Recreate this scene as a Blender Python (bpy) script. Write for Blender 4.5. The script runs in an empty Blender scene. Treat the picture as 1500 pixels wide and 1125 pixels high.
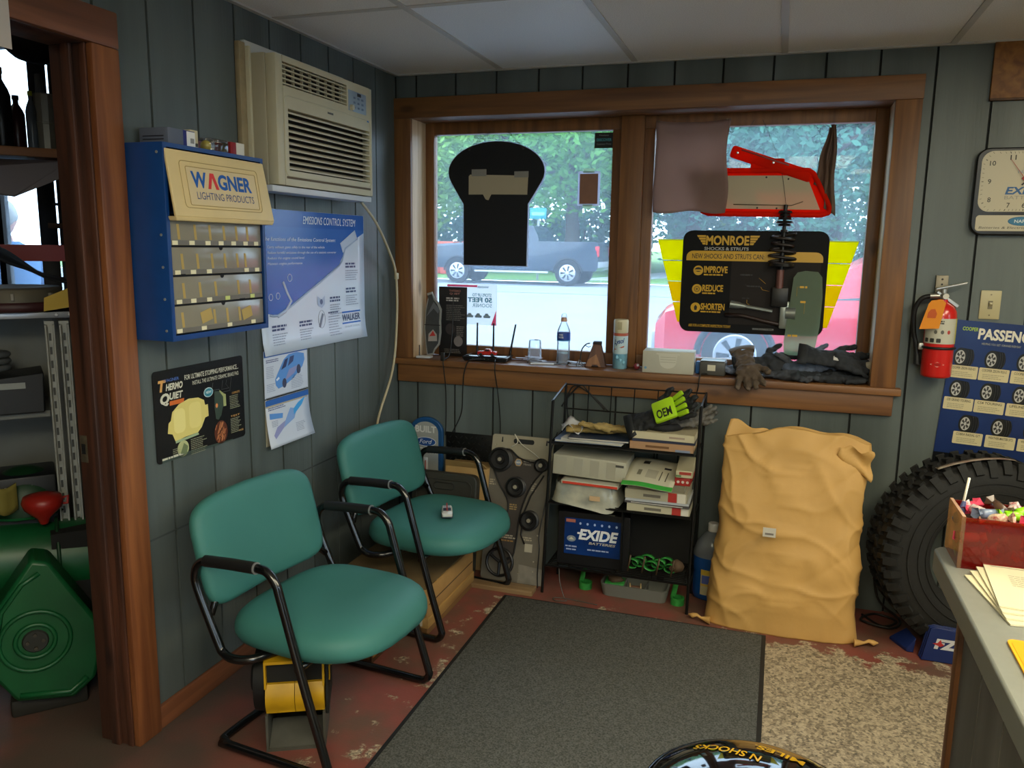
import bpy, bmesh, math, random
from mathutils import Vector, Matrix, noise, Euler

SC = bpy.context.scene
COL = SC.collection
PI = math.pi

# ------------------------------------------------------------------ camera
def make_camera():
    yaw, pit, rol, F = math.radians(18.2404), math.radians(9.7391), math.radians(-0.8673), 1177.72
    f = Vector((-math.sin(yaw) * math.cos(pit), math.cos(yaw) * math.cos(pit), -math.sin(pit)))
    r = Vector((math.cos(yaw), math.sin(yaw), 0))
    d = f.cross(r)
    c, s = math.cos(rol), math.sin(rol)
    r2, d2 = c * r + s * d, -s * r + c * d
    cam = bpy.data.cameras.new('camera')
    o = bpy.data.objects.new('camera', cam)
    COL.objects.link(o)
    m = Matrix((r2, -d2, -f)).transposed().to_4x4()
    m.translation = Vector((1.778, -3.580, 1.524))
    o.matrix_world = m
    cam.sensor_fit = 'HORIZONTAL'
    cam.sensor_width = 36
    cam.lens = F / 1500 * 36
    cam.clip_start = 0.02
    cam.clip_end = 500
    SC.camera = o
make_camera()

# ------------------------------------------------------------------ world, exposure
SC.view_settings.view_transform = 'Standard'
SC.view_settings.look = 'None'
SC.view_settings.gamma = 1
SC.view_settings.exposure = EXPOSURE = 0.0
SC.view_settings.use_curve_mapping = False
W = bpy.data.worlds.new('overcast_sky')
SC.world = W
W.use_nodes = True
bg = W.node_tree.nodes['Background']
bg.inputs[0].default_value = (0.70, 0.85, 1.0, 1)
bg.inputs[1].default_value = 6.0
SC.cycles.max_bounces = 8
SC.cycles.transparent_max_bounces = 16
SC.cycles.caustics_reflective = False
SC.cycles.caustics_refractive = False

LAMP = 18.0          # brightness of the fluorescent panels
LAMP_COL = (1.0, 0.91, 0.66)

# ------------------------------------------------------------------ colour and materials
def lin(c):
    return tuple(x / 12.92 if x <= 0.04045 else ((x + 0.055) / 1.055) ** 2.4 for x in c)
def hexc(h):
    return lin(tuple(int(h[i:i + 2], 16) / 255 for i in (0, 2, 4)))
MATS = {}
def mat(name, h, rough=0.6, metal=0.0, var=0.0, vs=8.0, bump=0.0, bs=60.0, spec=0.5, stretch=(1, 1, 1), h2=None,
        trans=0.0, coat=0.0, sheen=0.0, emit=0.0, ior=1.45, alpha=1.0, detail=4.0):
    """a Principled material with noise-driven colour variation (to h2 or darker) and fine relief"""
    if name in MATS:
        return MATS[name]
    m = bpy.data.materials.new(name)
    m.use_nodes = True
    nt = m.node_tree
    b = nt.nodes['Principled BSDF']
    c = hexc(h) if isinstance(h, str) else h
    b.inputs['Base Color'].default_value = (*c, 1)
    b.inputs['Roughness'].default_value = rough
    b.inputs['Metallic'].default_value = metal
    b.inputs['Specular IOR Level'].default_value = spec
    b.inputs['IOR'].default_value = ior
    b.inputs['Transmission Weight'].default_value = trans
    b.inputs['Coat Weight'].default_value = coat
    b.inputs['Sheen Weight'].default_value = sheen
    b.inputs['Alpha'].default_value = alpha
    if emit:
        b.inputs['Emission Color'].default_value = (*c, 1)
        b.inputs['Emission Strength'].default_value = emit
    if var or bump:
        tc = nt.nodes.new('ShaderNodeTexCoord')
        mp = nt.nodes.new('ShaderNodeMapping')
        mp.inputs['Scale'].default_value = stretch
        nt.links.new(tc.outputs['Object'], mp.inputs[0])
        if var:
            n = nt.nodes.new('ShaderNodeTexNoise')
            n.inputs['Scale'].default_value = vs
            n.inputs['Detail'].default_value = detail
            nt.links.new(mp.outputs[0], n.inputs['Vector'])
            mr = nt.nodes.new('ShaderNodeMapRange')
            mr.inputs[1].default_value, mr.inputs[2].default_value = 0.3, 0.7
            nt.links.new(n.outputs['Fac'], mr.inputs[0])
            mx = nt.nodes.new('ShaderNodeMix')
            mx.data_type = 'RGBA'
            c2 = hexc(h2) if h2 else tuple(x * (1 - var) for x in c)
            mx.inputs[6].default_value = (*c, 1)
            mx.inputs[7].default_value = (*c2, 1)
            nt.links.new(mr.outputs[0], mx.inputs[0])
            nt.links.new(mx.outputs[2], b.inputs['Base Color'])
        if bump:
            n = nt.nodes.new('ShaderNodeTexNoise')
            n.inputs['Scale'].default_value = bs
            n.inputs['Detail'].default_value = 3
            nt.links.new(mp.outputs[0], n.inputs['Vector'])
            bp = nt.nodes.new('ShaderNodeBump')
            bp.inputs['Strength'].default_value = bump
            bp.inputs['Distance'].default_value = 0.004
            nt.links.new(n.outputs['Fac'], bp.inputs['Height'])
            nt.links.new(bp.outputs[0], b.inputs['Normal'])
    MATS[name] = m
    return m

def ink(h, rough=0.5):
    return mat('ink_' + h + ('' if rough == 0.5 else '_%d' % int(rough * 100)), h, rough)

def glass_mat(name, tint, refl=0.06, rough=0.0, haze=0.0, hc=(0.8, 0.85, 0.9)):
    """thin clear sheet: light passes straight, a little is mirrored, haze scatters some"""
    if name in MATS:
        return MATS[name]
    m = bpy.data.materials.new(name)
    m.use_nodes = True
    nt = m.node_tree
    nt.nodes.clear()
    out = nt.nodes.new('ShaderNodeOutputMaterial')
    tr = nt.nodes.new('ShaderNodeBsdfTransparent')
    tr.inputs[0].default_value = (*tint, 1)
    gl = nt.nodes.new('ShaderNodeBsdfGlossy')
    gl.inputs['Roughness'].default_value = rough
    fr = nt.nodes.new('ShaderNodeFresnel')
    fr.inputs['IOR'].default_value = 1.0 + refl * 8
    mx = nt.nodes.new('ShaderNodeMixShader')
    nt.links.new(fr.outputs[0], mx.inputs[0])
    nt.links.new(tr.outputs[0], mx.inputs[1])
    nt.links.new(gl.outputs[0], mx.inputs[2])
    last = mx
    if haze:
        df = nt.nodes.new('ShaderNodeBsdfDiffuse')
        df.inputs[0].default_value = (*hc, 1)
        tl = nt.nodes.new('ShaderNodeBsdfTranslucent')
        tl.inputs[0].default_value = (*hc, 1)
        ad = nt.nodes.new('ShaderNodeMixShader')
        nt.links.new(df.outputs[0], ad.inputs[1]); nt.links.new(tl.outputs[0], ad.inputs[2])
        m2 = nt.nodes.new('ShaderNodeMixShader')
        m2.inputs[0].default_value = haze
        nt.links.new(mx.outputs[0], m2.inputs[1]); nt.links.new(ad.outputs[0], m2.inputs[2])
        last = m2
    nt.links.new(last.outputs[0], out.inputs[0])
    MATS[name] = m
    return m

def wood_mat(name, light, dark, axis='Z', scale=1.0, rough=0.5, knots=True):
    """stained softwood: long grain along the axis, dark streaks and a few knots"""
    if name in MATS:
        return MATS[name]
    m = bpy.data.materials.new(name)
    m.use_nodes = True
    nt = m.node_tree
    b = nt.nodes['Principled BSDF']
    tc = nt.nodes.new('ShaderNodeTexCoord')
    mp = nt.nodes.new('ShaderNodeMapping')
    st = {'X': (0.06, 1, 1), 'Y': (1, 0.06, 1), 'Z': (1, 1, 0.06)}[axis]
    mp.inputs['Scale'].default_value = tuple(s * scale for s in st)
    nt.links.new(tc.outputs['Object'], mp.inputs[0])
    n1 = nt.nodes.new('ShaderNodeTexNoise')
    n1.inputs['Scale'].default_value = 28; n1.inputs['Detail'].default_value = 6; n1.inputs['Distortion'].default_value = 0.6
    nt.links.new(mp.outputs[0], n1.inputs['Vector'])
    r1 = nt.nodes.new('ShaderNodeValToRGB')
    r1.color_ramp.elements[0].position = 0.30; r1.color_ramp.elements[0].color = (*hexc(dark), 1)
    r1.color_ramp.elements[1].position = 0.68; r1.color_ramp.elements[1].color = (*hexc(light), 1)
    nt.links.new(n1.outputs['Fac'], r1.inputs[0])
    last = r1.outputs[0]
    if knots:
        mp2 = nt.nodes.new('ShaderNodeMapping')
        st2 = {'X': (0.45, 1, 1), 'Y': (1, 0.45, 1), 'Z': (1, 1, 0.45)}[axis]
        mp2.inputs['Scale'].default_value = st2
        nt.links.new(tc.outputs['Object'], mp2.inputs[0])
        v = nt.nodes.new('ShaderNodeTexVoronoi')
        v.inputs['Scale'].default_value = 6.0
        nt.links.new(mp2.outputs[0], v.inputs['Vector'])
        rk = nt.nodes.new('ShaderNodeValToRGB')
        rk.color_ramp.elements[0].position = 0.05; rk.color_ramp.elements[0].color = (0.25, 0.2, 0.18, 1)
        rk.color_ramp.elements[1].position = 0.13; rk.color_ramp.elements[1].color = (1, 1, 1, 1)
        nt.links.new(v.outputs['Distance'], rk.inputs[0])
        mu = nt.nodes.new('ShaderNodeMix'); mu.data_type = 'RGBA'; mu.blend_type = 'MULTIPLY'
        mu.inputs[0].default_value = 0.75
        nt.links.new(last, mu.inputs[6]); nt.links.new(rk.outputs[0], mu.inputs[7])
        last = mu.outputs[2]
    nt.links.new(last, b.inputs['Base Color'])
    bp = nt.nodes.new('ShaderNodeBump'); bp.inputs['Strength'].default_value = 0.15; bp.inputs['Distance'].default_value = 0.002
    nt.links.new(n1.outputs['Fac'], bp.inputs['Height']); nt.links.new(bp.outputs[0], b.inputs['Normal'])
    b.inputs['Roughness'].default_value = rough
    MATS[name] = m
    return m

# ------------------------------------------------------------------ mesh builder
class MB:
    def __init__(s):
        s.bm = bmesh.new()
        s.T = Matrix.Identity(4)
    def at(s, loc=(0, 0, 0), rot=(0, 0, 0)):
        s.T = Matrix.Translation(loc) @ Euler(rot).to_matrix().to_4x4()
        return s
    def v(s, p):
        return s.bm.verts.new(s.T @ Vector(p))
    def box(s, x0, x1, y0, y1, z0, z1, bev=0, seg=2):
        m = s.T @ Matrix.Translation(((x0 + x1) / 2, (y0 + y1) / 2, (z0 + z1) / 2)) @ Matrix.Diagonal((abs(x1 - x0), abs(y1 - y0), abs(z1 - z0), 1))
        r = bmesh.ops.create_cube(s.bm, size=1, matrix=m)
        if bev:
            es = {e for v in r['verts'] for e in v.link_edges}
            bmesh.ops.bevel(s.bm, geom=list(es), offset=bev, segments=seg, affect='EDGES', profile=0.5)
        return s
    def hexa(s, p):
        """box from 8 corners: bottom 4 counter-clockwise, then top 4"""
        vs = [s.v(q) for q in p]
        for f in ((3, 2, 1, 0), (4, 5, 6, 7), (0, 1, 5, 4), (1, 2, 6, 5), (2, 3, 7, 6), (3, 0, 4, 7)):
            s.bm.faces.new([vs[i] for i in f])
        return s
    def cyl(s, p0, p1, r0, r1=None, n=16, caps=True):
        p0, p1 = Vector(p0), Vector(p1)
        r1 = r0 if r1 is None else r1
        d = (p1 - p0)
        q = d.to_track_quat('Z', 'Y').to_matrix().to_4x4()
        m = Matrix.Translation(p0) @ q
        s.rings([[m @ Vector((r * math.cos(2 * PI * i / n), r * math.sin(2 * PI * i / n), z)) for i in range(n)] for r, z in ((r0, 0), (r1, d.length))], caps)
        return s
    def rings(s, rings, caps=True, closed=True, loop=False):
        rv = [[s.v(p) for p in r] for r in rings]
        n = len(rv[0])
        k = len(rv)
        for a in range(k if loop else k - 1):
            A, B = rv[a], rv[(a + 1) % k]
            for i in range(n if closed else n - 1):
                j = (i + 1) % n
                s.bm.faces.new((A[i], A[j], B[j], B[i]))
        if caps and not loop:
            s.bm.faces.new(rv[0][::-1])
            s.bm.faces.new(rv[-1])
        return s
    def tube(s, path, r, n=10, closed=False, caps=True):
        P = [Vector(p) for p in path]
        k = len(P)
        rs = r if isinstance(r, (list, tuple)) else [r] * k
        rings = []
        up = None
        for i in range(k):
            if closed:
                t = (P[(i + 1) % k] - P[i - 1])
            else:
                t = P[min(i + 1, k - 1)] - P[max(i - 1, 0)]
            t.normalize()
            if up is None:
                up = Vector((0, 0, 1)) if abs(t.z) < 0.9 else Vector((1, 0, 0))
            up = (up - t * up.dot(t))
            if up.length < 1e-6:
                up = t.orthogonal()
            up.normalize()
            sd = t.cross(up)
            rings.append([P[i] + rs[i] * (math.cos(2 * PI * j / n) * up + math.sin(2 * PI * j / n) * sd) for j in range(n)])
        s.rings(rings, caps, loop=closed)
        return s
    def lathe(s, prof, n=24, caps=True):
        s.rings([[(r * math.cos(2 * PI * i / n), r * math.sin(2 * PI * i / n), z) for i in range(n)] for r, z in prof], caps)
        return s
    def prism(s, out, z0, z1):
        A = [s.v((x, y, z0)) for x, y in out]
        B = [s.v((x, y, z1)) for x, y in out]
        n = len(out)
        s.bm.faces.new(A[::-1]); s.bm.faces.new(B)
        for i in range(n):
            s.bm.faces.new((A[i], A[(i + 1) % n], B[(i + 1) % n], B[i]))
        return s
    def poly(s, pts):
        s.bm.faces.new([s.v(p) for p in pts])
        return s
    def quad(s, x0, x1, y0, y1, z=0):
        return s.poly([(x0, y0, z), (x1, y0, z), (x1, y1, z), (x0, y1, z)])
    def grid(s, fn, nu, nv, closed_u=False):
        V = [[s.v(fn(i / (nu - (0 if closed_u else 1)), j / (nv - 1))) for i in range(nu)] for j in range(nv)]
        for j in range(nv - 1):
            for i in range(nu if closed_u else nu - 1):
                k = (i + 1) % nu
                s.bm.faces.new((V[j][i], V[j][k], V[j + 1][k], V[j + 1][i]))
        return s
    def ball(s, c, rx, ry=None, rz=None, sub=2, jitter=0, seed=0):
        ry = rx if ry is None else ry
        rz = rx if rz is None else rz
        r = bmesh.ops.create_icosphere(s.bm, subdivisions=sub, radius=1)
        for v in r['verts']:
            p = v.co.copy()
            k = 1 + (jitter * noise.noise(p * 1.9 + Vector((seed * 7.3, seed * 3.1, seed))) if jitter else 0)
            v.co = s.T @ (Vector(c) + Vector((p.x * rx, p.y * ry, p.z * rz)) * k)
        return s
    def build(s, name, m, parent=None, smooth=35, solid=0, sub=0, bevel=0):
        bmesh.ops.recalc_face_normals(s.bm, faces=s.bm.faces)
        me = bpy.data.meshes.new(name)
        s.bm.to_mesh(me)
        s.bm.free()
        return obj(name, me, m, parent, smooth, solid, sub, bevel)

def obj(name, me, m, parent=None, smooth=35, solid=0, sub=0, bevel=0):
    if m:
        me.materials.append(m)
    if smooth:
        me.shade_smooth()
        if smooth < 180:
            me.set_sharp_from_angle(angle=math.radians(smooth))
    o = bpy.data.objects.new(name, me)
    COL.objects.link(o)
    if parent:
        o.parent = parent
    if solid:
        k = o.modifiers.new('solid', 'SOLIDIFY'); k.thickness = solid; k.offset = 0
    if bevel:
        k = o.modifiers.new('bevel', 'BEVEL'); k.width = bevel; k.segments = 2; k.limit_method = 'ANGLE'
    if sub:
        k = o.modifiers.new('sub', 'SUBSURF'); k.levels = sub; k.render_levels = sub
    return o

def tag(o, label=None, cat=None, group=None, kind=None):
    if label: o['label'] = label
    if cat: o['category'] = cat
    if group: o['group'] = group
    if kind: o['kind'] = kind
    return o

def thing(name, label, cat, loc=(0, 0, 0), rot=(0, 0, 0), group=None):
    o = bpy.data.objects.new(name, None)
    COL.objects.link(o)
    o.empty_display_size = 0.05
    o.location = loc
    o.rotation_euler = rot if not isinstance(rot, (int, float)) else (0, 0, rot)
    return tag(o, label, cat, group)

BACK = (PI / 2, 0, 0)            # local x right, y up, z out of the back wall
LEFT = (PI / 2, 0, PI / 2)       # the same on the left wall
def on_back(name, label, cat, x, z, w=0.0, group=None, tilt=0.0):
    o = thing(name, label, cat, (x, -w, z), BACK, group)
    if tilt:
        o.rotation_euler = (Euler(BACK).to_matrix() @ Euler((0, 0, tilt)).to_matrix()).to_euler()
    return o
def on_left(name, label, cat, y, z, w=0.0, group=None, tilt=0.0):
    o = thing(name, label, cat, (w, y, z), LEFT, group)
    if tilt:
        o.rotation_euler = (Euler(LEFT).to_matrix() @ Euler((0, 0, tilt)).to_matrix()).to_euler()
    return o

def dup(root, loc=None, rot=None, label=None, group=None):
    r = root.copy()
    COL.objects.link(r)
    if loc is not None: r.location = loc
    if rot is not None: r.rotation_euler = rot if not isinstance(rot, (int, float)) else (0, 0, rot)
    if label: r['label'] = label
    if group: r['group'] = group
    for ch in list(root.children):
        c = ch.copy(); COL.objects.link(c); c.parent = r
        for g in list(ch.children):
            d = g.copy(); COL.objects.link(d); d.parent = c
    return r

def same(o, parent=None, loc=None, rot=None, scale=None):
    """one more piece sharing the mesh of o"""
    c = o.copy(); COL.objects.link(c)
    if parent: c.parent = parent
    if loc is not None: c.location = loc
    if rot is not None: c.rotation_euler = rot
    if scale is not None: c.scale = scale
    return c

def rrect(x0, x1, y0, y1, r, n=5):
    out = []
    for cx, cy, a in ((x1 - r, y1 - r, 0), (x0 + r, y1 - r, PI / 2), (x0 + r, y0 + r, PI), (x1 - r, y0 + r, 3 * PI / 2)):
        for i in range(n + 1):
            t = a + PI / 2 * i / n
            out.append((cx + r * math.cos(t), cy + r * math.sin(t)))
    return out
def ellipse(cx, cy, rx, ry, n=24, a0=0):
    return [(cx + rx * math.cos(a0 + 2 * PI * i / n), cy + ry * math.sin(a0 + 2 * PI * i / n)) for i in range(n)]

def txt(parent, s, x, y, z, w, h, m, name='lettering', bold=0.0, shear=0.0, sp=1.0, mirror=False, rot=0.0):
    """flat print: the words fitted into the box w x h with lower-left corner x, y"""
    cu = bpy.data.curves.new('t', 'FONT')
    cu.body = s
    cu.size = 1
    cu.offset = bold
    cu.shear = shear
    cu.space_character = sp
    cu.resolution_u = 3
    to = bpy.data.objects.new('t', cu)
    me = bpy.data.meshes.new_from_object(to)
    bpy.data.objects.remove(to)
    bpy.data.curves.remove(cu)
    xs = [v.co.x for v in me.vertices]; ys = [v.co.y for v in me.vertices]
    if not xs:
        return None
    x0, x1, y0, y1 = min(xs), max(xs), min(ys), max(ys)
    c, sn = math.cos(rot), math.sin(rot)
    for v in me.vertices:
        a = (v.co.x - x0) / (x1 - x0) * w
        b = (v.co.y - y0) / (y1 - y0) * h
        if mirror: a = w - a
        v.co = (x + a * c - b * sn, y + a * sn + b * c, z)
    if mirror:
        me.flip_normals()
    me.materials.clear()
    me.name = name
    return obj(name, me, m, parent, smooth=0)

def bars(parent, x, y, z, w, n, dy, h, m, name='small_print', seed=1, words=True):
    """rows of print too small to read: short dashes"""
    rnd = random.Random(seed)
    b = MB()
    for i in range(n):
        yy = y - i * dy
        xx = x
        end = x + w * rnd.uniform(0.7, 1.0)
        while xx < end:
            l = min(rnd.uniform(1.2, 4.0) * h, end - xx) if words else end - xx
            b.quad(xx, xx + l, yy - h, yy, z)
            xx += l + h * 0.5
    return tag(b.build(name, m, parent, smooth=0), kind='stuff')

def flat(parent, name, out, z, m):
    """a printed shape lying on a surface"""
    return MB().poly([(x, y, z) for x, y in out]).build(name, m, parent, smooth=0)

def catmull(pts, k=6, closed=False):
    P = [Vector(p) for p in pts]
    n = len(P)
    out = []
    rng = range(n if closed else n - 1)
    for i in rng:
        if closed:
            p0, p1, p2, p3 = P[i - 1], P[i], P[(i + 1) % n], P[(i + 2) % n]
        else:
            p0, p1, p2, p3 = P[max(i - 1, 0)], P[i], P[i + 1], P[min(i + 2, n - 1)]
        for j in range(k):
            t = j / k
            out.append(0.5 * ((2 * p1) + (p2 - p0) * t + (2 * p0 - 5 * p1 + 4 * p2 - p3) * t * t + (3 * p1 - p0 - 3 * p2 + p3) * t ** 3))
    if not closed:
        out.append(P[-1])
    return out

# ================================================================== THE SETTING
H = 2.30
RX, RY = 4.1, -5.3               # right wall and rear wall

def wall_paint(name, hue='464d4a', worn='626a67'):
    m = mat(name, hue, rough=0.42, var=1, vs=5, h2=worn, bump=0.25, bs=90, stretch=(1, 1, 0.08), spec=0.45)
    return m
paint = wall_paint('green_grey_wall_paint')
groove = mat('wall_groove', '151918', 0.8)
plaster = mat('plain_wall', '8d8b80', 0.85, var=0.1)

def floor_mat():
    m = bpy.data.materials.new('worn_painted_concrete')
    m.use_nodes = True
    nt = m.node_tree
    b = nt.nodes['Principled BSDF']
    N = nt.nodes.new
    L = nt.links.new
    tc = N('ShaderNodeTexCoord')
    # aggregate
    v = N('ShaderNodeTexVoronoi'); v.inputs['Scale'].default_value = 100
    L(tc.outputs['Object'], v.inputs['Vector'])
    n2 = N('ShaderNodeTexNoise'); n2.inputs['Scale'].default_value = 130; n2.inputs['Detail'].default_value = 3
    L(tc.outputs['Object'], n2.inputs['Vector'])
    agg = N('ShaderNodeValToRGB')
    e = agg.color_ramp.elements
    e[0].position = 0.36; e[0].color = (*hexc('5d5648'), 1)
    e[1].position = 0.62; e[1].color = (*hexc('b3a184'), 1)
    x = e.new(0.47); x.color = (*hexc('8d7f69'), 1)
    L(n2.outputs['Fac'], agg.inputs[0])
    chips = N('ShaderNodeValToRGB')
    chips.color_ramp.elements[0].position = 0.25; chips.color_ramp.elements[0].color = (*hexc('c8b79a'), 1)
    chips.color_ramp.elements[1].position = 0.8; chips.color_ramp.elements[1].color = (*hexc('3c362f'), 1)
    L(v.outputs['Color'], chips.inputs[0])
    am = N('ShaderNodeMix'); am.data_type = 'RGBA'; am.inputs[0].default_value = 0.5
    L(agg.outputs[0], am.inputs[6]); L(chips.outputs[0], am.inputs[7])
    # old paint, brown to red
    n3 = N('ShaderNodeTexNoise'); n3.inputs['Scale'].default_value = 5; n3.inputs['Detail'].default_value = 5
    L(tc.outputs['Object'], n3.inputs['Vector'])
    pr = N('ShaderNodeValToRGB')
    pr.color_ramp.elements[0].position = 0.35; pr.color_ramp.elements[0].color = (*hexc('63483a'), 1)
    pr.color_ramp.elements[1].position = 0.62; pr.color_ramp.elements[1].color = (*hexc('7e4238'), 1)
    L(n3.outputs['Fac'], pr.inputs[0])
    # how much paint is left: all along the walls, none in the trodden middle
    sx = N('ShaderNodeSeparateXYZ'); L(tc.outputs['Object'], sx.inputs[0])
    d1 = N('ShaderNodeMapRange'); d1.inputs[1].default_value, d1.inputs[2].default_value = -0.62, -0.30   # y near back wall
    L(sx.outputs['Y'], d1.inputs[0])
    d2 = N('ShaderNodeMapRange'); d2.inputs[1].default_value, d2.inputs[2].default_value = 1.35, 0.35     # x near left wall
    L(sx.outputs['X'], d2.inputs[0])
    mxx = N('ShaderNodeMath'); mxx.operation = 'MAXIMUM'
    L(d1.outputs[0], mxx.inputs[0]); L(d2.outputs[0], mxx.inputs[1])
    n4 = N('ShaderNodeTexNoise'); n4.inputs['Scale'].default_value = 9; n4.inputs['Detail'].default_value = 8; n4.inputs['Roughness'].default_value = 0.7
    L(tc.outputs['Object'], n4.inputs['Vector'])
    ad = N('ShaderNodeMath'); ad.operation = 'MULTIPLY_ADD'; ad.inputs[1].default_value = 2.2; ad.inputs[2].default_value = -1.28
    L(n4.outputs['Fac'], ad.inputs[0])
    ad2 = N('ShaderNodeMath'); ad2.operation = 'ADD'
    L(ad.outputs[0], ad2.inputs[0]); L(mxx.outputs[0], ad2.inputs[1])
    st = N('ShaderNodeMapRange'); st.inputs[1].default_value, st.inputs[2].default_value = 0.30, 0.40
    L(ad2.outputs[0], st.inputs[0])
    fm = N('ShaderNodeMix'); fm.data_type = 'RGBA'
    L(st.outputs[0], fm.inputs[0]); L(am.outputs[2], fm.inputs[6]); L(pr.outputs[0], fm.inputs[7])
    # grime towards the workshop door
    n5 = N('ShaderNodeTexNoise'); n5.inputs['Scale'].default_value = 3.2; n5.inputs['Detail'].default_value = 6
    L(tc.outputs['Object'], n5.inputs['Vector'])
    g1 = N('ShaderNodeMapRange'); g1.inputs[1].default_value, g1.inputs[2].default_value = 0.75, 0.05
    L(sx.outputs['X'], g1.inputs[0])
    g2 = N('ShaderNodeMath'); g2.operation = 'MULTIPLY'
    L(g1.outputs[0], g2.inputs[0]); L(n5.outputs['Fac'], g2.inputs[1])
    g3 = N('ShaderNodeMapRange'); g3.inputs[1].default_value, g3.inputs[2].default_value = 0.12, 0.5; g3.inputs[4].default_value = 0.85
    L(g2.outputs[0], g3.inputs[0])
    gm = N('ShaderNodeMix'); gm.data_type = 'RGBA'; gm.inputs[7].default_value = (*hexc('3f3a33'), 1)
    L(g3.outputs[0], gm.inputs[0]); L(fm.outputs[2], gm.inputs[6])
    L(gm.outputs[2], b.inputs['Base Color'])
    b.inputs['Roughness'].default_value = 0.6
    bp = N('ShaderNodeBump'); bp.inputs['Strength'].default_value = 0.25; bp.inputs['Distance'].default_value = 0.003
    L(n2.outputs['Fac'], bp.inputs['Height']); L(bp.outputs[0], b.inputs['Normal'])
    return m
FLOOR = floor_mat()
tag(MB().box(-5, RX, RY, 0.2, -0.1, 0).build('floor', FLOOR, smooth=0), 'worn concrete floor with peeling red-brown paint', kind='structure')

# ---- ceiling: suspended grid with lay-in tiles
tile_m = mat('ceiling_tile', 'e6e2de', 0.9, var=1, vs=260, h2='d0ccc8', bump=0.3, bs=300, detail=2)
tile_lit = mat('daylit_ceiling_tile', 'eef1f6', 0.55, var=1, vs=260, h2='dde2ea', bump=0.3, bs=300, detail=2)  # paler, smoother tile: bounced daylight put into its colour
tee_m = mat('ceiling_tee', 'b8b4ae', 0.5)
TX = [0.0] + [0.526 + 0.6035 * k for k in range(6)] + [RX]
TY = [0.0, -0.99, -2.21, -3.43, -4.65, RY]
ceil = MB().box(-0.15, RX + 0.1, RY - 0.1, 0.2, H + 0.02, H + 0.08).build('ceiling', tile_m, smooth=0)
tag(ceil, 'suspended ceiling of speckled off-white tiles', kind='structure')
LIGHTS = {(3, 3), (4, 2), (4, 4), (5, 1), (2, 3)}
for i in range(len(TX) - 1):
    for j in range(len(TY) - 1):
        if (i, j) in LIGHTS:
            continue
        MB().box(TX[i] + 0.004, TX[i + 1] - 0.004, TY[j + 1] + 0.004, TY[j] - 0.004, H + 0.004, H + 0.019).build('ceiling_tile', tile_lit if (i, j) == (1, 0) else tile_m, ceil, smooth=0)
for x in TX[1:-1]:
    MB().box(x - 0.012, x + 0.012, RY, 0, H, H + 0.005).build('ceiling_tee', tee_m, ceil, smooth=0)
for y in TY[1:-1]:
    MB().box(0, RX, y - 0.012, y + 0.012, H + 0.0005, H + 0.0055).build('ceiling_tee', tee_m, ceil, smooth=0)
MB().box(0, RX, -0.02, 0, H - 0.002, H + 0.004).build('wall_angle', tee_m, ceil, smooth=0)
MB().box(0, 0.02, RY, 0, H - 0.002, H + 0.004).build('wall_angle', tee_m, ceil, smooth=0)
lamp_m = mat('lit_diffuser', (1, 1, 1), 0.5)
b_ = lamp_m.node_tree.nodes['Principled BSDF']
b_.inputs['Emission Color'].default_value = (*LAMP_COL, 1)
b_.inputs['Emission Strength'].default_value = LAMP
def troffer(i, j, label):
    t = thing('ceiling_light', label, 'ceiling light', ((TX[i] + TX[i + 1]) / 2, (TY[j] + TY[j + 1]) / 2, H), group='fluorescent ceiling lights')
    hx, hy = (TX[i + 1] - TX[i]) / 2 - 0.014, (TY[j] - TY[j + 1]) / 2 - 0.014
    fr = MB()
    for a in ((-hx, hx, -hy, -hy + 0.02), (-hx, hx, hy - 0.02, hy), (-hx, -hx + 0.02, -hy + 0.02, hy - 0.02), (hx - 0.02, hx, -hy + 0.02, hy - 0.02)):
        fr.box(*a, 0.002, 0.02)
    fr.build('frame', tee_m, t, smooth=0)
    MB().box(-hx + 0.02, hx - 0.02, -hy + 0.02, hy - 0.02, 0.006, 0.018).build('diffuser', lamp_m, t, smooth=0)
for k, (i, j) in enumerate(sorted(LIGHTS)):
    troffer(i, j, ['fluorescent ceiling panel above the waiting area', 'fluorescent ceiling panel at the back of the office', 'fluorescent ceiling panel over the counter',
                   'fluorescent ceiling panel behind the counter end', 'fluorescent ceiling panel near the right wall'][k])

# ---- left wall of grooved boards (with the doorway to the workshop)
DY0, DY1, DZ = -1.816, -2.72, 2.035        # door opening
wl = MB()
wl.box(-0.12, -0.008, DY0 + 0.02, 0.2, 0, H + 0.1)
wl.box(-0.12, -0.008, DY1 - 0.02, DY0 + 0.02, DZ + 0.02, H + 0.1)
wl.box(-0.12, -0.008, RY, DY1 - 0.02, 0, H + 0.1)
wl = tag(wl.build('wall_left', groove, smooth=0), 'left wall of grooved green-grey painted boards', kind='structure')
gy = [-0.003 - 0.198 * k for k in range(0, 32)]
for k in range(31):
    y1, y0 = gy[k], gy[k + 1]
    if k == 0: y1 = 0.0
    if y0 > DY0 + 0.03:
        z0 = 0
    elif y1 < DY1 - 0.03:
        z0 = 0
    else:
        z0 = DZ + 0.02
    if y1 > DY0 + 0.03 > y0:
        MB().box(-0.010, 0, DY0 + 0.03, y1 - 0.003, 0, DZ + 0.02).build('wall_board', paint, wl, smooth=0)
    MB().box(-0.010, 0, y0 + 0.0045, y1 - 0.0045, z0, H).build('wall_board', paint, wl, smooth=0)
# a dirty rub line at chair-back height
MB().box(-0.001, 0.0006, -1.70, 0, 0.613, 0.619).build('rub_mark', mat('rub_mark', '434a48', 0.7), wl, smooth=0)

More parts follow.
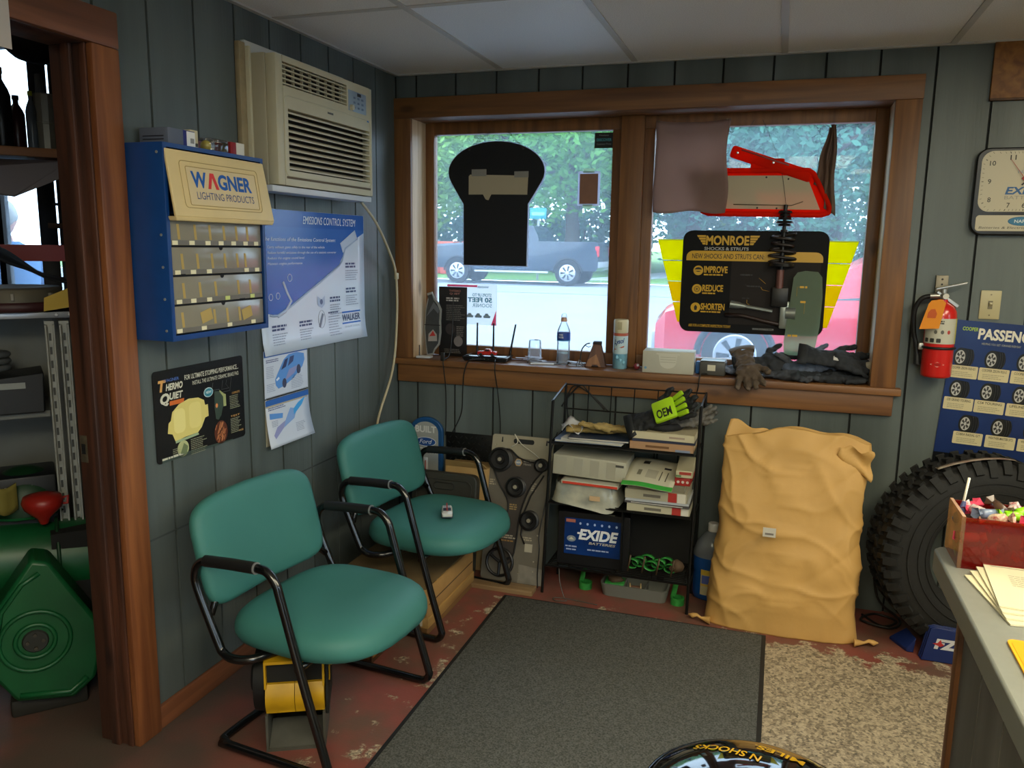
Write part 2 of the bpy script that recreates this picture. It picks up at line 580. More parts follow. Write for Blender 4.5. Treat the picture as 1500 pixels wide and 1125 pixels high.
# ---- back wall of boards, with the window opening
WX0, WX1, WZ0, WZ1 = 0.085, 2.155, 0.945, 2.105
wb = MB()
A0, A1, A3 = WX0 - 0.02, WX1 + 0.02, WZ1 + 0.02
wb.box(-0.12, A0, 0.008, 0.2, 0, H + 0.1); wb.box(A1, RX, 0.008, 0.2, 0, H + 0.1)
wb.box(A0, A1, 0.008, 0.2, 0, WZ0); wb.box(A0, A1, 0.008, 0.2, A3, H + 0.1)
wb = tag(wb.build('wall_back', groove, smooth=0), 'back wall of grooved green-grey painted boards around the window', kind='structure')
gx = [0.0] + [0.106 + 0.1985 * k for k in range(26)]
for k in range(len(gx) - 1):
    a, c = gx[k] + 0.0045, gx[k + 1] - 0.0045
    if c > RX: break
    if a >= WX1 + 0.03:
        MB().box(a, c, 0, 0.01, 0, H).build('wall_board', paint, wb, smooth=0)
    elif c <= WX1 + 0.09 and not (a < WX1 + 0.05 < c and c > WX1 + 0.05):
        MB().box(a, c, 0, 0.01, 0, WZ0 - 0.05).build('wall_board', paint, wb, smooth=0)
        MB().box(a, c, 0, 0.01, WZ1 + 0.05, H).build('wall_board', paint, wb, smooth=0)
    else:
        MB().box(a, WX1 + 0.05, 0, 0.01, 0, WZ0 - 0.05).build('wall_board', paint, wb, smooth=0)
        MB().box(a, WX1 + 0.05, 0, 0.01, WZ1 + 0.05, H).build('wall_board', paint, wb, smooth=0)
        MB().box(WX1 + 0.05, c, 0, 0.01, 0, H).build('wall_board', paint, wb, smooth=0)

SY0, SY1, SZ0, SZ1 = -4.7, -1.3, 0.85, 2.12      # window out of view, added for cool daylight on the left wall
wg = MB()
wg.box(RX, RX + 0.12, RY, SY0, 0, H + 0.1); wg.box(RX, RX + 0.12, SY1, 0.2, 0, H + 0.1); wg.box(RX, RX + 0.12, SY0, SY1, 0, SZ0); wg.box(RX, RX + 0.12, SY0, SY1, SZ1, H + 0.1)
tag(wg.build('wall_right', plaster, smooth=0), 'plain wall behind the counter with an added window', kind='structure')
w3 = MB()
alu = mat('added_frame_aluminium', '35332f', 0.4, 0.8)
gr_ = glass_mat('added_window_glass', (0.93, 0.97, 0.98), 0.05)
for k in range(4):
    y = SY0 + (SY1 - SY0 - 0.06) * k / 3
    w3.box(RX + 0.02, RX + 0.08, y, y + 0.06, SZ0, SZ1)
w3.box(RX + 0.02, RX + 0.08, SY0, SY1, SZ0, SZ0 + 0.06); w3.box(RX + 0.02, RX + 0.08, SY0, SY1, SZ1 - 0.06, SZ1)
w3 = tag(w3.build('added_window', alu, smooth=0), 'wide unseen window added in the right wall for daylight', kind='structure')
for k in range(3):
    y = SY0 + (SY1 - SY0 - 0.06) * k / 3
    MB().box(RX + 0.048, RX + 0.054, y + 0.06, y + (SY1 - SY0 - 0.06) / 3, SZ0 + 0.06, SZ1 - 0.06).build('pane', gr_, w3, smooth=0)
# rear wall; its glazed door behind the camera is added for daylight
wr = MB()
EX0, EX1 = 2.3, 3.4
wr.box(-0.12, EX0, RY - 0.12, RY, 0, H + 0.1); wr.box(EX1, RX + 0.12, RY - 0.12, RY, 0, H + 0.1); wr.box(EX0, EX1, RY - 0.12, RY, 2.1, H + 0.1)
tag(wr.build('wall_rear', plaster, smooth=0), 'plain rear wall with an added glazed door', kind='structure')
gp = glass_mat('window_glass', (0.92, 0.97, 1.0), 0.025, 0.0, 0.13, (0.64, 0.80, 1.0))
d2 = MB()
posts = [EX0 + (EX1 - EX0) * k for k in range(2)]
for k, a in enumerate(posts):
    d2.box(a - (0.03 if k else 0), a + (0.03 if k < 1 else 0), RY - 0.1, RY - 0.03, 0, 2.1)
d2.box(EX0, EX1, RY - 0.1, RY - 0.03, 2.04, 2.1); d2.box(EX0, EX1, RY - 0.1, RY - 0.03, 0, 0.1)
d2 = tag(d2.build('added_door', alu, smooth=0), 'unseen glazed door added in the rear wall for daylight', kind='structure')
for a, c in zip(posts, posts[1:]):
    MB().box(a + 0.03, c - 0.03, RY - 0.068, RY - 0.062, 0.1, 2.04).build('pane', gr_, d2, smooth=0)

# ---- woodwork
woodz = wood_mat('stained_pine_upright', '84582f', '5c3a20', 'Z')
woodx = wood_mat('stained_pine_level', '84582f', '5c3a20', 'X')
woody = wood_mat('stained_pine_side', '7d4c30', '54301d', 'Y')
doorw = wood_mat('door_casing_pine', '8f5730', '5c3019', 'Z')
jambw = wood_mat('dark_jamb_wood', '54301f', '26150f', 'Z', rough=0.6)

bb = tag(MB().box(0, 0.016, -1.72, 0, 0, 0.075, 0.003).build('baseboard_left', woody), 'stained wooden baseboard along the left wall', kind='structure')

# doorway to the workshop
d1 = MB().box(0.0, 0.022, DY0, -1.722, 0, DZ, 0.004).build('door_1', doorw)
tag(d1, 'doorway with stained pine casing leading to the workshop', kind='structure')
MB().box(0.0, 0.023, DY1 - 0.095, -1.722, DZ, 2.13, 0.004).build('head_casing', woody, d1)
MB().box(0.0, 0.022, DY1 - 0.095, DY1, 0, DZ, 0.004).build('side_casing', doorw, d1)
MB().box(-0.125, -0.0005, DY0, DY0 + 0.02, 0, DZ, 0.002).build('side_jamb', jambw, d1)
MB().box(-0.125, -0.0005, DY1 - 0.02, DY1, 0, DZ, 0.002).build('side_jamb', jambw, d1)
MB().box(-0.125, -0.0005, DY1, DY0, DZ, DZ + 0.02, 0.002).build('head_jamb', jambw, d1)
MB().box(-0.075, -0.045, DY0 - 0.012, DY0 + 0.001, 0, DZ, 0.002).build('door_stop', jambw, d1)
MB().box(-0.075, -0.045, DY1, DY1 + 0.012, 0, DZ, 0.002).build('door_stop', jambw, d1)
MB().box(-0.02, 0.0, DY0 - 0.005, DY0 + 0.001, 0, DZ, 0.002).build('casing_bead', jambw, d1)
brass = mat('worn_brass', '8a8069', 0.45, 0.8, var=0.3, vs=60)
sp = MB(); sp.box(-0.120, -0.095, DY0 - 0.002, DY0, 0.885, 0.965, 0.0005)
sp = sp.build('strike_plate', brass, d1)
MB().box(-0.114, -0.101, DY0 - 0.003, DY0 - 0.0015, 0.91, 0.94).build('latch_hole', mat('black_hole', '050505', 0.9), sp, smooth=0)

# ---- window
w1 = MB()
yf0, yf1 = 0.150, 0.195
w1.box(WX0, 0.130, yf0, yf1, 0.975, WZ1, 0.003); w1.box(2.105, WX1, yf0, yf1, 0.975, WZ1, 0.003)
w1.box(0.130, 2.105, yf0, yf1, 2.05, WZ1, 0.003); w1.box(0.130, 2.105, yf0, yf1, 0.975, 1.032, 0.003)
w1.box(1.012, 1.204, yf0, yf1, 1.032, 2.05, 0.003)
w1 = tag(w1.build('window_1', woodz), 'wide two-pane window in stained pine frame', kind='structure')
MB().box(1.056, 1.160, 0.118, yf0 + 0.002, 0.975, WZ1, 0.003).build('mullion', woodz, w1)
MB().box(0.0, WX0, -0.022, 0.0, 0.975, WZ1, 0.003).build('side_casing', woodz, w1)
MB().box(WX1, 2.251, -0.022, 0.0, 0.975, WZ1, 0.003).build('side_casing', woodz, w1)
MB().box(0.0, 2.253, -0.023, 0.0, WZ1, 2.197, 0.003).build('head_casing', woodx, w1)
MB().box(-0.0, 2.272, -0.042, 0.155, 0.945, 0.975, 0.004).build('sill', woodx, w1)
MB().box(0.010, 2.247, -0.022, 0.0, 0.858, 0.945, 0.003).build('apron', woodx, w1)
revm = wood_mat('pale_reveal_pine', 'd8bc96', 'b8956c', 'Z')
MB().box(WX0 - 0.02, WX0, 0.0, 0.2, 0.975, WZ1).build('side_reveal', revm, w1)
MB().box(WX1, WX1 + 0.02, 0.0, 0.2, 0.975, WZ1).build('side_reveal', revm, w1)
MB().box(WX0, WX1, 0.0, 0.2, WZ1, WZ1 + 0.02).build('head_reveal', woodx, w1)
MB().box(0.128, 1.014, 0.168, 0.173, 1.03, 2.052).build('pane', gp, w1, smooth=0)
MB().box(1.202, 2.107, 0.168, 0.173, 1.03, 2.052).build('pane', gp, w1, smooth=0)

# ================================================================== THINGS ON THE LEFT WALL
WHITE = ink('e8e6e0')
BLACK = ink('101112')
def lamp_cabinet():
    t = on_left('lamp_cabinet', 'blue metal bulb cabinet with beige WAGNER LIGHTING PRODUCTS header on the left wall', 'cabinet', -1.72, 1.24, 0.001)
    blue = mat('blue_enamel', '17427f', 0.35, var=0.12, vs=20, spec=0.5)
    U, V, D = 0.455, 0.552, 0.145
    b = MB()
    b.box(0, 0.004, 0, V, 0, D, 0.001); b.box(U - 0.004, U, 0, V, 0, D, 0.001)
    b.box(0.004, U - 0.004, 0, 0.004, 0, D); b.box(0.004, U - 0.004, V - 0.004, V, 0, D)
    b.box(0.004, U - 0.004, 0.004, V - 0.004, 0, 0.004)
    b.box(0.004, 0.014, 0.004, V - 0.004, D - 0.006, D); b.box(U - 0.014, U - 0.004, 0.004, V - 0.004, D - 0.006, D)
    b.box(0.014, U - 0.014, 0.004, 0.016, D - 0.006, D); b.box(0.014, U - 0.014, V - 0.012, V - 0.004, D - 0.006, D)
    b.build('body', blue, t)
    riv = mat('rivet_zinc', 'b9bcb8', 0.4, 0.7)
    for i, v in enumerate((0.03, 0.12, 0.21, 0.30, 0.525)):
        MB().cyl((-0.0015, v, 0.125), (0.001, v, 0.125), 0.004, 0.004, 10).build('rivet', riv, t)
    # awning header, bulging forward towards its lower edge
    be = mat('aged_ivory_plastic', 'e3c98f', 0.4, var=0.10, vs=9)
    h = thing('x', '', 'x'); bpy.data.objects.remove(h)
    zt, zb = D + 0.002, D + 0.030
    vt, vb = 0.536, 0.352
    m = MB()
    m.hexa([(0.006, vb, zb - 0.008), (U + 0.010, vb, zb - 0.008), (U + 0.010, vb, zb), (0.006, vb, zb),
            (0.006, vt, zt - 0.008), (U - 0.004, vt, zt - 0.008), (U - 0.004, vt, zt), (0.006, vt, zt)])
    m.hexa([(0.012, vb - 0.012, zb - 0.03), (U + 0.006, vb - 0.012, zb - 0.03), (U + 0.006, vb - 0.012, zb - 0.004), (0.012, vb - 0.012, zb - 0.004),
            (0.006, vb, zb - 0.03), (U + 0.010, vb, zb - 0.03), (U + 0.010, vb, zb), (0.006, vb, zb)])
    hd = m.build('header_sign', be, t, bevel=0.002)
    ang = math.atan2(zt - zb, vt - vb)
    # print carried by the sloping face: one flat carrier each, tipped with it
    def slope(o):
        for v in o.data.vertices:
            k = (v.co.y - vb) / (vt - vb)
            v.co.z = zb + (zt - zb) * k + v.co.z
        return o
    rim = MB()
    for (x0, x1, y0, y1, r) in ((0.052, 0.408, 0.378, 0.508, 0.012), (0.075, 0.395, 0.386, 0.494, 0.005)):
        P = rrect(x0, x1, y0, y1, r, 4)
        rim.tube([(x, y, 0.0006) for x, y in P], 0.0011, 5, closed=True)
    slope(rim.build('moulding', mat('ivory_rim', 'b2965c', 0.5), hd, 60))
    slope(flat(hd, 'label_panel', rrect(0.077, 0.393, 0.388, 0.492, 0.004), 0.0005, mat('ivory_panel', 'dcc596', 0.45)))
    wb_, wr_, wn = ink('1f5aa8'), ink('d8393a'), ink('3a4a7a')
    slope(txt(hd, 'W', 0.092, 0.436, 0.0012, 0.066, 0.046, wb_, bold=0.035))
    a = MB()   # the bar-less A
    a.prism([(0.160, 0.436), (0.172, 0.436), (0.184, 0.470), (0.196, 0.436), (0.209, 0.436), (0.192, 0.482), (0.176, 0.482)], 0.0008, 0.0014)
    slope(a.build('lettering', wr_, hd, 0))
    slope(txt(hd, 'GNER', 0.208, 0.436, 0.0012, 0.160, 0.046, wb_, bold=0.035))
    slope(txt(hd, 'LIGHTING PRODUCTS', 0.106, 0.404, 0.0012, 0.265, 0.021, wn))
    # four clear drawers with card dividers and paper tabs
    tray = mat('smoky_drawer_plastic', '8c8676', 0.18, var=0.08, vs=14, spec=0.6)
    dark = mat('drawer_shadow_gap', '15161a', 0.8)
    card = mat('manila_divider', 'b59a5a', 0.8)
    tab = ink('e9dfb8')
    MB().box(0.014, U - 0.014, 0.016, 0.36, 0.008, 0.1285).build('drawer_bay', dark, t, smooth=0)
    rows = [(0.272, 0.350), (0.188, 0.266), (0.104, 0.182), (0.020, 0.098)]
    tabs = [[0.025, 0.095, 0.165, 0.225, 0.285, 0.345, 0.400], [0.03, 0.095, 0.165, 0.345, 0.400], [0.030, 0.090, 0.160, 0.245, 0.370], [0.025, 0.130, 0.250, 0.370]]
    divs = [[0.05, 0.12, 0.185, 0.25, 0.31, 0.365], [0.06, 0.125, 0.19, 0.25, 0.31, 0.35], [0.06, 0.13, 0.2, 0.31, 0.37], [0.05, 0.19, 0.25, 0.31]]
    for k, (a0, a1) in enumerate(rows):
        d = MB().box(0.017, U - 0.017, a0, a1, 0.13, 0.138, 0.001).build('drawer', tray, t)
        n = MB(); n.prism([(0.235 + 0.009 * math.cos(q), a1 + 0.0005 + 0.009 * math.sin(q)) for q in [PI + PI * i / 8 for i in range(9)]], 0.1375, 0.1386)
        n.build('finger_notch', dark, d, 0)
        if k in (1, 2):
            n = MB(); px_ = 0.06 if k == 1 else 0.33
            n.prism([(px_ + 0.014 * math.cos(q), a0 + 0.007 * math.sin(q)) for q in [PI * i / 8 for i in range(9)]], 0.1375, 0.1386)
            n.build('finger_notch', dark, d, 0)
        MB().box(0.019, U - 0.019, a0 + 0.002, a0 + 0.014, 0.138, 0.1388).build('label_rail', mat('label_rail', '6f6a60', 0.4), d, smooth=0)
        for x in divs[k]:
            MB().hexa([(x, a0 + 0.016, 0.138), (x + 0.010, a0 + 0.016, 0.138), (x + 0.010, a0 + 0.016, 0.1384), (x, a0 + 0.016, 0.1384),
                       (x - 0.004, a1 - 0.018, 0.138), (x + 0.006, a1 - 0.018, 0.138), (x + 0.006, a1 - 0.018, 0.1384), (x - 0.004, a1 - 0.018, 0.1384)]).build('divider', card, d, 0)
        for x in tabs[k]:
            MB().box(x, x + 0.022, a0 + 0.001, a0 + 0.013, 0.1388, 0.1398).build('paper_tab', tab if not (k == 2 and x > 0.2) else ink('c9d07a'), d, smooth=0)
    for x0, y0 in ((0.135, 0.040), (0.33, 0.035)):
        MB().at((x0, y0, 0.1388), (0, 0, 0.25)).box(0, 0.05, 0, 0.035, 0, 0.0006).build('loose_card', card, t, smooth=0)
lamp_cabinet()

zc = 1.792 + 0.0006
def cabinet_top():
    t = thing('bulb_carton', 'grey and navy bulb carton with white barcode label on the blue cabinet', 'box', (0.02, -1.665, zc))
    MB().box(0, 0.10, 0, 0.062, 0, 0.046, 0.001).build('carton', mat('grey_carton', '5d6370', 0.6), t)
    MB().box(-0.0006, 0.1006, 0.062, 0.11, 0, 0.0465, 0.001).build('navy_end', mat('navy_carton', '232a6c', 0.5), t)
    lb = MB().box(0.1006, 0.1012, 0.075, 0.11, 0.003, 0.044).build('barcode_label', WHITE, t, smooth=0)
    b = MB()
    for i in range(9):
        b.box(0.1012, 0.1015, 0.090 + i * 0.0018, 0.0908 + i * 0.0018, 0.012, 0.026)
    b.build('barcode', BLACK, lb, 0)
    MB().at((0.03, -0.0004, 0.014), BACK).quad(0, 0.001, 0, 0.001).bm.free()
    q = MB()
    for i in range(2):
        q.box(0.012, 0.085, -0.0008, -0.0002, 0.012 + i * 0.009, 0.0155 + i * 0.009)
    q.build('small_print', ink('2c2f3a'), t, 0)
    t = thing('bulb_box', 'small cream bulb box standing behind the navy carton on the blue cabinet', 'box', (0.045, -1.55, zc))
    MB().box(0, 0.055, 0, 0.034, 0, 0.055, 0.001).build('carton', mat('cream_carton', 'cfc39a', 0.6), t)
    MB().box(-0.0004, 0.0556, 0.002, 0.032, 0.008, 0.018).build('stripe', ink('46443c'), t, smooth=0)
    t = thing('blister_pack', 'clear blister pack holding a yellow bulb on the blue cabinet', 'bulb pack', (0.06, -1.49, zc))
    MB().ball((0.03, 0.02, 0.0185), 0.017, 0.017, 0.017, 2).build('bulb', mat('amber_bulb', 'c9b648', 0.15, coat=0.5), t, 180)
    MB().box(0.0, 0.062, 0.0, 0.09, 0.0, 0.04, 0.008, 3).build('blister', glass_mat('clear_blister', (0.93, 0.93, 0.95), 0.07, 0.05, 0.08), t)
    t = thing('red_bulb_box', 'red and white bulb box at the right end of the blue cabinet top', 'box', (0.055, -1.385, zc))
    MB().box(0, 0.06, 0, 0.028, 0, 0.04, 0.001).build('carton', mat('red_carton', '8e1d22', 0.5), t)
    MB().box(-0.0004, 0.0605, 0.028, 0.068, 0, 0.0405, 0.001).build('white_end', mat('white_carton', 'd9d3c2', 0.6), t)
cabinet_top()

def air_conditioner():
    t = on_left('air_conditioner', 'yellowed window air conditioner with louvred front high on the left wall', 'air conditioner', -1.15, 1.718, 0.0)
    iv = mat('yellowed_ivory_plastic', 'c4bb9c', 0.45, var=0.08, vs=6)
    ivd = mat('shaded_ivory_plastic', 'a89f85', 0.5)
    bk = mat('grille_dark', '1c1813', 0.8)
    U, V, D = 0.68, 0.435, 0.125
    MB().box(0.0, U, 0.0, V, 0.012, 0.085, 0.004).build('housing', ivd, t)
    # bezel with openings
    f = MB()
    gx0, gx1, gy0, gy1 = 0.045, 0.475, 0.335, 0.412
    lx0, lx1, ly0, ly1 = 0.070, 0.655, 0.055, 0.262
    f.box(0.003, gx0, 0.003, V - 0.003, 0.085, D, 0.003); f.box(lx1, U - 0.003, 0.003, V - 0.003, 0.085, D, 0.003)
    f.box(gx0, lx1, gy1, V - 0.003, 0.085, D); f.box(gx0, lx1, ly1, gy0, 0.085, D); f.box(gx0, lx1, 0.003, ly0, 0.085, D)
    f.box(gx0, lx0, ly0, ly1, 0.085, D); f.box(gx1, lx1, gy0, gy1, 0.085, D)
    f.build('bezel', iv, t)
    MB().box(gx0, lx1, ly0, gy1, 0.086, 0.092).build('cavity', bk, t, smooth=0)
    p = MB(); P = rrect(0.048, 0.662, 0.036, 0.305, 0.02, 4)
    p.tube([(x, y, D) for x, y in P], 0.0025, 6, closed=True)
    p.build('panel_edge', iv, t, 180)
    MB().box(0.052, 0.658, 0.026, 0.034, D - 0.002, D + 0.0006).build('bottom_slot', mat('slot_brown', '5b4c38', 0.7), t, smooth=0)
    for i in range(10):
        y = ly0 + (i + 0.5) * (ly1 - ly0) / 10
        MB().hexa([(lx0, y - 0.006, D - 0.001), (lx1, y - 0.006, D - 0.001), (lx1, y + 0.0035, D - 0.022), (lx0, y + 0.0035, D - 0.022),
                   (lx0, y - 0.0005, D + 0.001), (lx1, y - 0.0005, D + 0.001), (lx1, y + 0.008, D - 0.020), (lx0, y + 0.008, D - 0.020)]).build('louver', iv, t, 0)
    for i in range(5):
        y = gy0 + (i + 0.5) * (gy1 - gy0) / 5
        MB().box(gx0, gx1, y - 0.0022, y + 0.0022, D - 0.012, D - 0.002).build('grille_bar', iv, t, smooth=0)
    for i in range(8):
        x = gx0 + (i + 0.5) * (gx1 - gx0) / 8
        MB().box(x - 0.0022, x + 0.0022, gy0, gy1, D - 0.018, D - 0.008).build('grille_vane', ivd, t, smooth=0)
    c = MB().box(0.485, 0.628, 0.322, 0.400, D - 0.001, D + 0.0012, 0.0005).build('control_panel', mat('control_panel_blue', '8f9fae', 0.35), t)
    for i in range(3):
        for j in range(3):
            MB().box(0.525 + i * 0.032, 0.541 + i * 0.032, 0.335 + j * 0.018, 0.343 + j * 0.018, D + 0.001, D + 0.003, 0.0008).build('button', mat('button_grey', '6d7f95', 0.4), c)
    MB().box(0.555, 0.585, 0.384, 0.396, D + 0.001, D + 0.0016).build('display', ink('20242b'), c, smooth=0)
    MB().cyl((0.505, 0.334, D), (0.505, 0.334, D + 0.012), 0.012, 0.010, 16).build('knob', iv, t)
    MB().box(0.33, 0.37, 0.284, 0.291, D, D + 0.0008).build('badge', ink('4a463a'), t, smooth=0)
    MB().box(0.635, 0.650, 0.297, 0.307, D, D + 0.0008).build('sticker', ink('3f78b8'), t, smooth=0)
    # mounting boards round the wall hole
    MB().box(-0.045, -0.012, 0.012, V + 0.03, 0.001, 0.020, 0.002).build('mounting_board', mat('raw_trim_board', '9c8a68', 0.7, var=0.2, vs=30), t)
    MB().box(-0.012, 0.0, -0.005, V + 0.02, 0.001, 0.034, 0.002).build('mounting_board', iv, t)
    MB().box(-0.012, U - 0.04, V, V + 0.040, 0.001, 0.016, 0.001).build('top_plate', mat('plate_white', 'c8c6bc', 0.5), t)
    MB().box(-0.03, U - 0.01, -0.022, -0.001, 0.03, 0.122, 0.002).build('drip_rail', mat('rail_white', 'c9ccd0', 0.35), t)
    for x in (0.27, 0.012):
        MB().cyl((x, V + 0.02 if x > 0.1 else 0.13, 0.015), (x, V + 0.02 if x > 0.1 else 0.13, 0.019), 0.004, 0.004, 8).build('screw', bk, t)
    # power cord hanging down the corner
    pts = [(0.10, 0.53, 0.0), (0.085, 0.62, -0.03)]
    W_ = catmull([(0.085, -0.50, 1.695), (0.075, -0.36, 1.62), (0.055, -0.20, 1.50), (0.045, -0.105, 1.38), (0.045, -0.10, 1.16), (0.045, -0.15, 0.93), (0.03, -0.27, 0.72), (0.02, -0.30, 0.55), (0.02, -0.32, 0.35)], 8)
    cm = MB().tube([(p.y + 1.15, p.z - 1.718, p.x) for p in W_], 0.006, 8)
    cm.build('power_cord', mat('ivory_cord', 'b9ac8c', 0.5), t, 180)
    MB().box(1.15 - 0.107, 1.15 - 0.09, 1.36 - 1.718, 1.39 - 1.718, 0.036, 0.054, 0.004).build('cord_clip', iv, t)
air_conditioner()

def emissions_poster():
    t = on_left('emissions_poster', 'large blue and white EMISSIONS CONTROL SYSTEM poster below the air conditioner', 'poster', -1.105, 1.112, 0.003)
    U, V = 0.75, 0.533
    pw = mat('glossy_poster_white', 'cfd9e8', 0.22, spec=0.6)
    def curl(x, y):
        return 0.010 * max(0, (x / U - 0.75) / 0.25) ** 2 + 0.012 * max(0, (0.2 - y / V) / 0.2) ** 2
    MB().grid(lambda a, b: (a * U, b * V, curl(a * U, b * V)), 16, 12).build('sheet', pw, t, 180, solid=0.0006)
    def lay(o, dz=0.0008):
        for v in o.data.vertices:
            v.co.z = curl(v.co.x, v.co.y) + dz + v.co.z
        return o
    bl = mat('poster_blue', '2a63b8', 0.22, spec=0.6); bd = mat('poster_deep_blue', '1d58b0', 0.22, spec=0.6)
    def strip(name, fn0, fn1, x0, x1, m, dz, n=24):
        return lay(MB().grid(lambda a, b: (x0 + a * (x1 - x0), fn0(x0 + a * (x1 - x0)) + b * (fn1(x0 + a * (x1 - x0)) - fn0(x0 + a * (x1 - x0))), 0), n, 4).build(name, m, t, 0), dz)
    def diag(x):
        k = x / U
        pts = [(0, 0.30), (0.12, 0.27), (0.25, 0.33), (0.55, 0.50), (0.76, 0.62), (0.80, 0.74), (1.0, 0.86)]
        for (a, b), (c, d) in zip(pts, pts[1:]):
            if k <= c:
                return V * (b + (d - b) * (k - a) / (c - a))
        return V * 0.86
    strip('blue_field', diag, lambda x: V * 0.88, 0.002, U - 0.002, bl, 0.0009)
    strip('header_band', lambda x: V * 0.88, lambda x: V - 0.001, 0.002, U - 0.002, bd, 0.0009)
    W1 = ink('e6ecf4', 0.3); G1 = ink('8791a5', 0.3); D1 = ink('33456e', 0.3)
    lay(txt(t, 'EMISSIONS CONTROL SYSTEM', 0.285, V * 0.908, 0.0013, 0.40, 0.030, W1, shear=0.2))
    lay(txt(t, 'The functions of the Emissions Control System:', 0.025, V * 0.775, 0.0013, 0.50, 0.018, W1, shear=0.2))
    for i, s in enumerate(('Carry exhaust gases safely to the rear of the vehicle', 'Reduce harmful emissions through the use of a catalytic converter', 'Reduce the engine sound level', 'Maintain engine performance')):
        lay(txt(t, s, 0.048, V * (0.728 - 0.038 * i), 0.0013, (0.39, 0.48, 0.24, 0.225)[i], 0.012, W1, shear=0.15))
        lay(flat(t, 'bullet', ellipse(0.034, V * (0.728 - 0.038 * i) + 0.005, 0.004, 0.004, 8), 0.0013, W1))
    # the exhaust pipe drawing with its muffler
    pipe = MB().tube([(x, diag(x) - 0.004, 0.0012) for x in [U * k / 30 for k in range(2, 29)]], 0.0045, 5)
    lay(pipe.build('exhaust_drawing', ink('9fb0cc', 0.3), t, 180), 0.0)
    m = MB().at((0.63, V * 0.79, 0.0018), (0, 0, 0.45)); m.box(-0.065, 0.065, -0.022, 0.022, 0, 0.001)
    lay(m.build('muffler_drawing', ink('b6c2d6', 0.3), t, 0), 0)
    k = MB()
    k.tube([(0.14, V * 0.50, 0.001), (0.165, V * 0.42, 0.001), (0.19, V * 0.36, 0.001), (0.15, V * 0.29, 0.001), (0.10, V * 0.26, 0.001)], 0.006, 5)
    lay(k.build('manifold_drawing', ink('b9c0d6', 0.3), t, 180), 0)
    for cx, cy, r in ((0.185, 0.40, 0.014), (0.105, 0.27, 0.012), (0.06, 0.265, 0.012)):
        lay(MB().tube([(x, y, 0.0018) for x, y in ellipse(cx, cy * V / 0.533 * 0.5 + 0.08, r, r, 14)], 0.0012, 4, closed=True).build('ring_drawing', W1, t, 180), 0)
    for x, y in ((0.06, 0.20), (0.24, 0.205), (0.47, 0.36), (0.60, 0.62), (0.60, 0.42)):
        lay(bars(t, x, V * y, 0.0013, 0.10, 2, 0.013, 0.008, D1, 'caption', seed=int(x * 100)))
        lay(bars(t, x, V * y - 0.032, 0.0013, 0.10, 5, 0.0095, 0.004, G1, seed=int(y * 100)))
    lay(bars(t, 0.455, V * 0.245, 0.0013, 0.10, 1, 0.013, 0.007, D1, 'caption', seed=4)); lay(bars(t, 0.455, V * 0.21, 0.0013, 0.10, 8, 0.011, 0.004, G1, seed=5))
    lay(MB().tube([(x, y, 0.0012) for x, y in ellipse(0.405, 0.105, 0.026, 0.036, 20)], 0.001, 4, closed=True).build('ring_drawing', G1, t, 180), 0)
    s_ = MB().at((0.40, 0.10, 0.0015), (0, 0, 1.1)); s_.box(-0.03, 0.03, -0.006, 0.006, 0, 0.001); lay(s_.build('sensor_drawing', ink('6c7488', 0.3), t, 0), 0)
    lay(flat(t, 'gasket_drawing', [(0.375, 0.165), (0.405, 0.150), (0.43, 0.165), (0.43, 0.20), (0.405, 0.185), (0.375, 0.20)], 0.0013, ink('a4b2cc', 0.3)))
    lay(flat(t, 'gasket_drawing', ellipse(0.403, 0.176, 0.011, 0.011), 0.0016, ink('4a5a80', 0.3)))
    # maker's mark
    lay(txt(t, 'WALKER', 0.565, 0.082, 0.0013, 0.145, 0.030, D1, bold=0.03))
    lay(flat(t, 'logo_bar', [(0.565, 0.117), (0.712, 0.117), (0.712, 0.124), (0.565, 0.124)], 0.0013, bl))
    lay(flat(t, 'logo_bar', [(0.565, 0.070), (0.712, 0.070), (0.712, 0.077), (0.565, 0.077)], 0.0013, bl))
    lay(txt(t, 'EXHAUST SYSTEMS', 0.585, 0.053, 0.0013, 0.115, 0.008, G1))
emissions_poster()

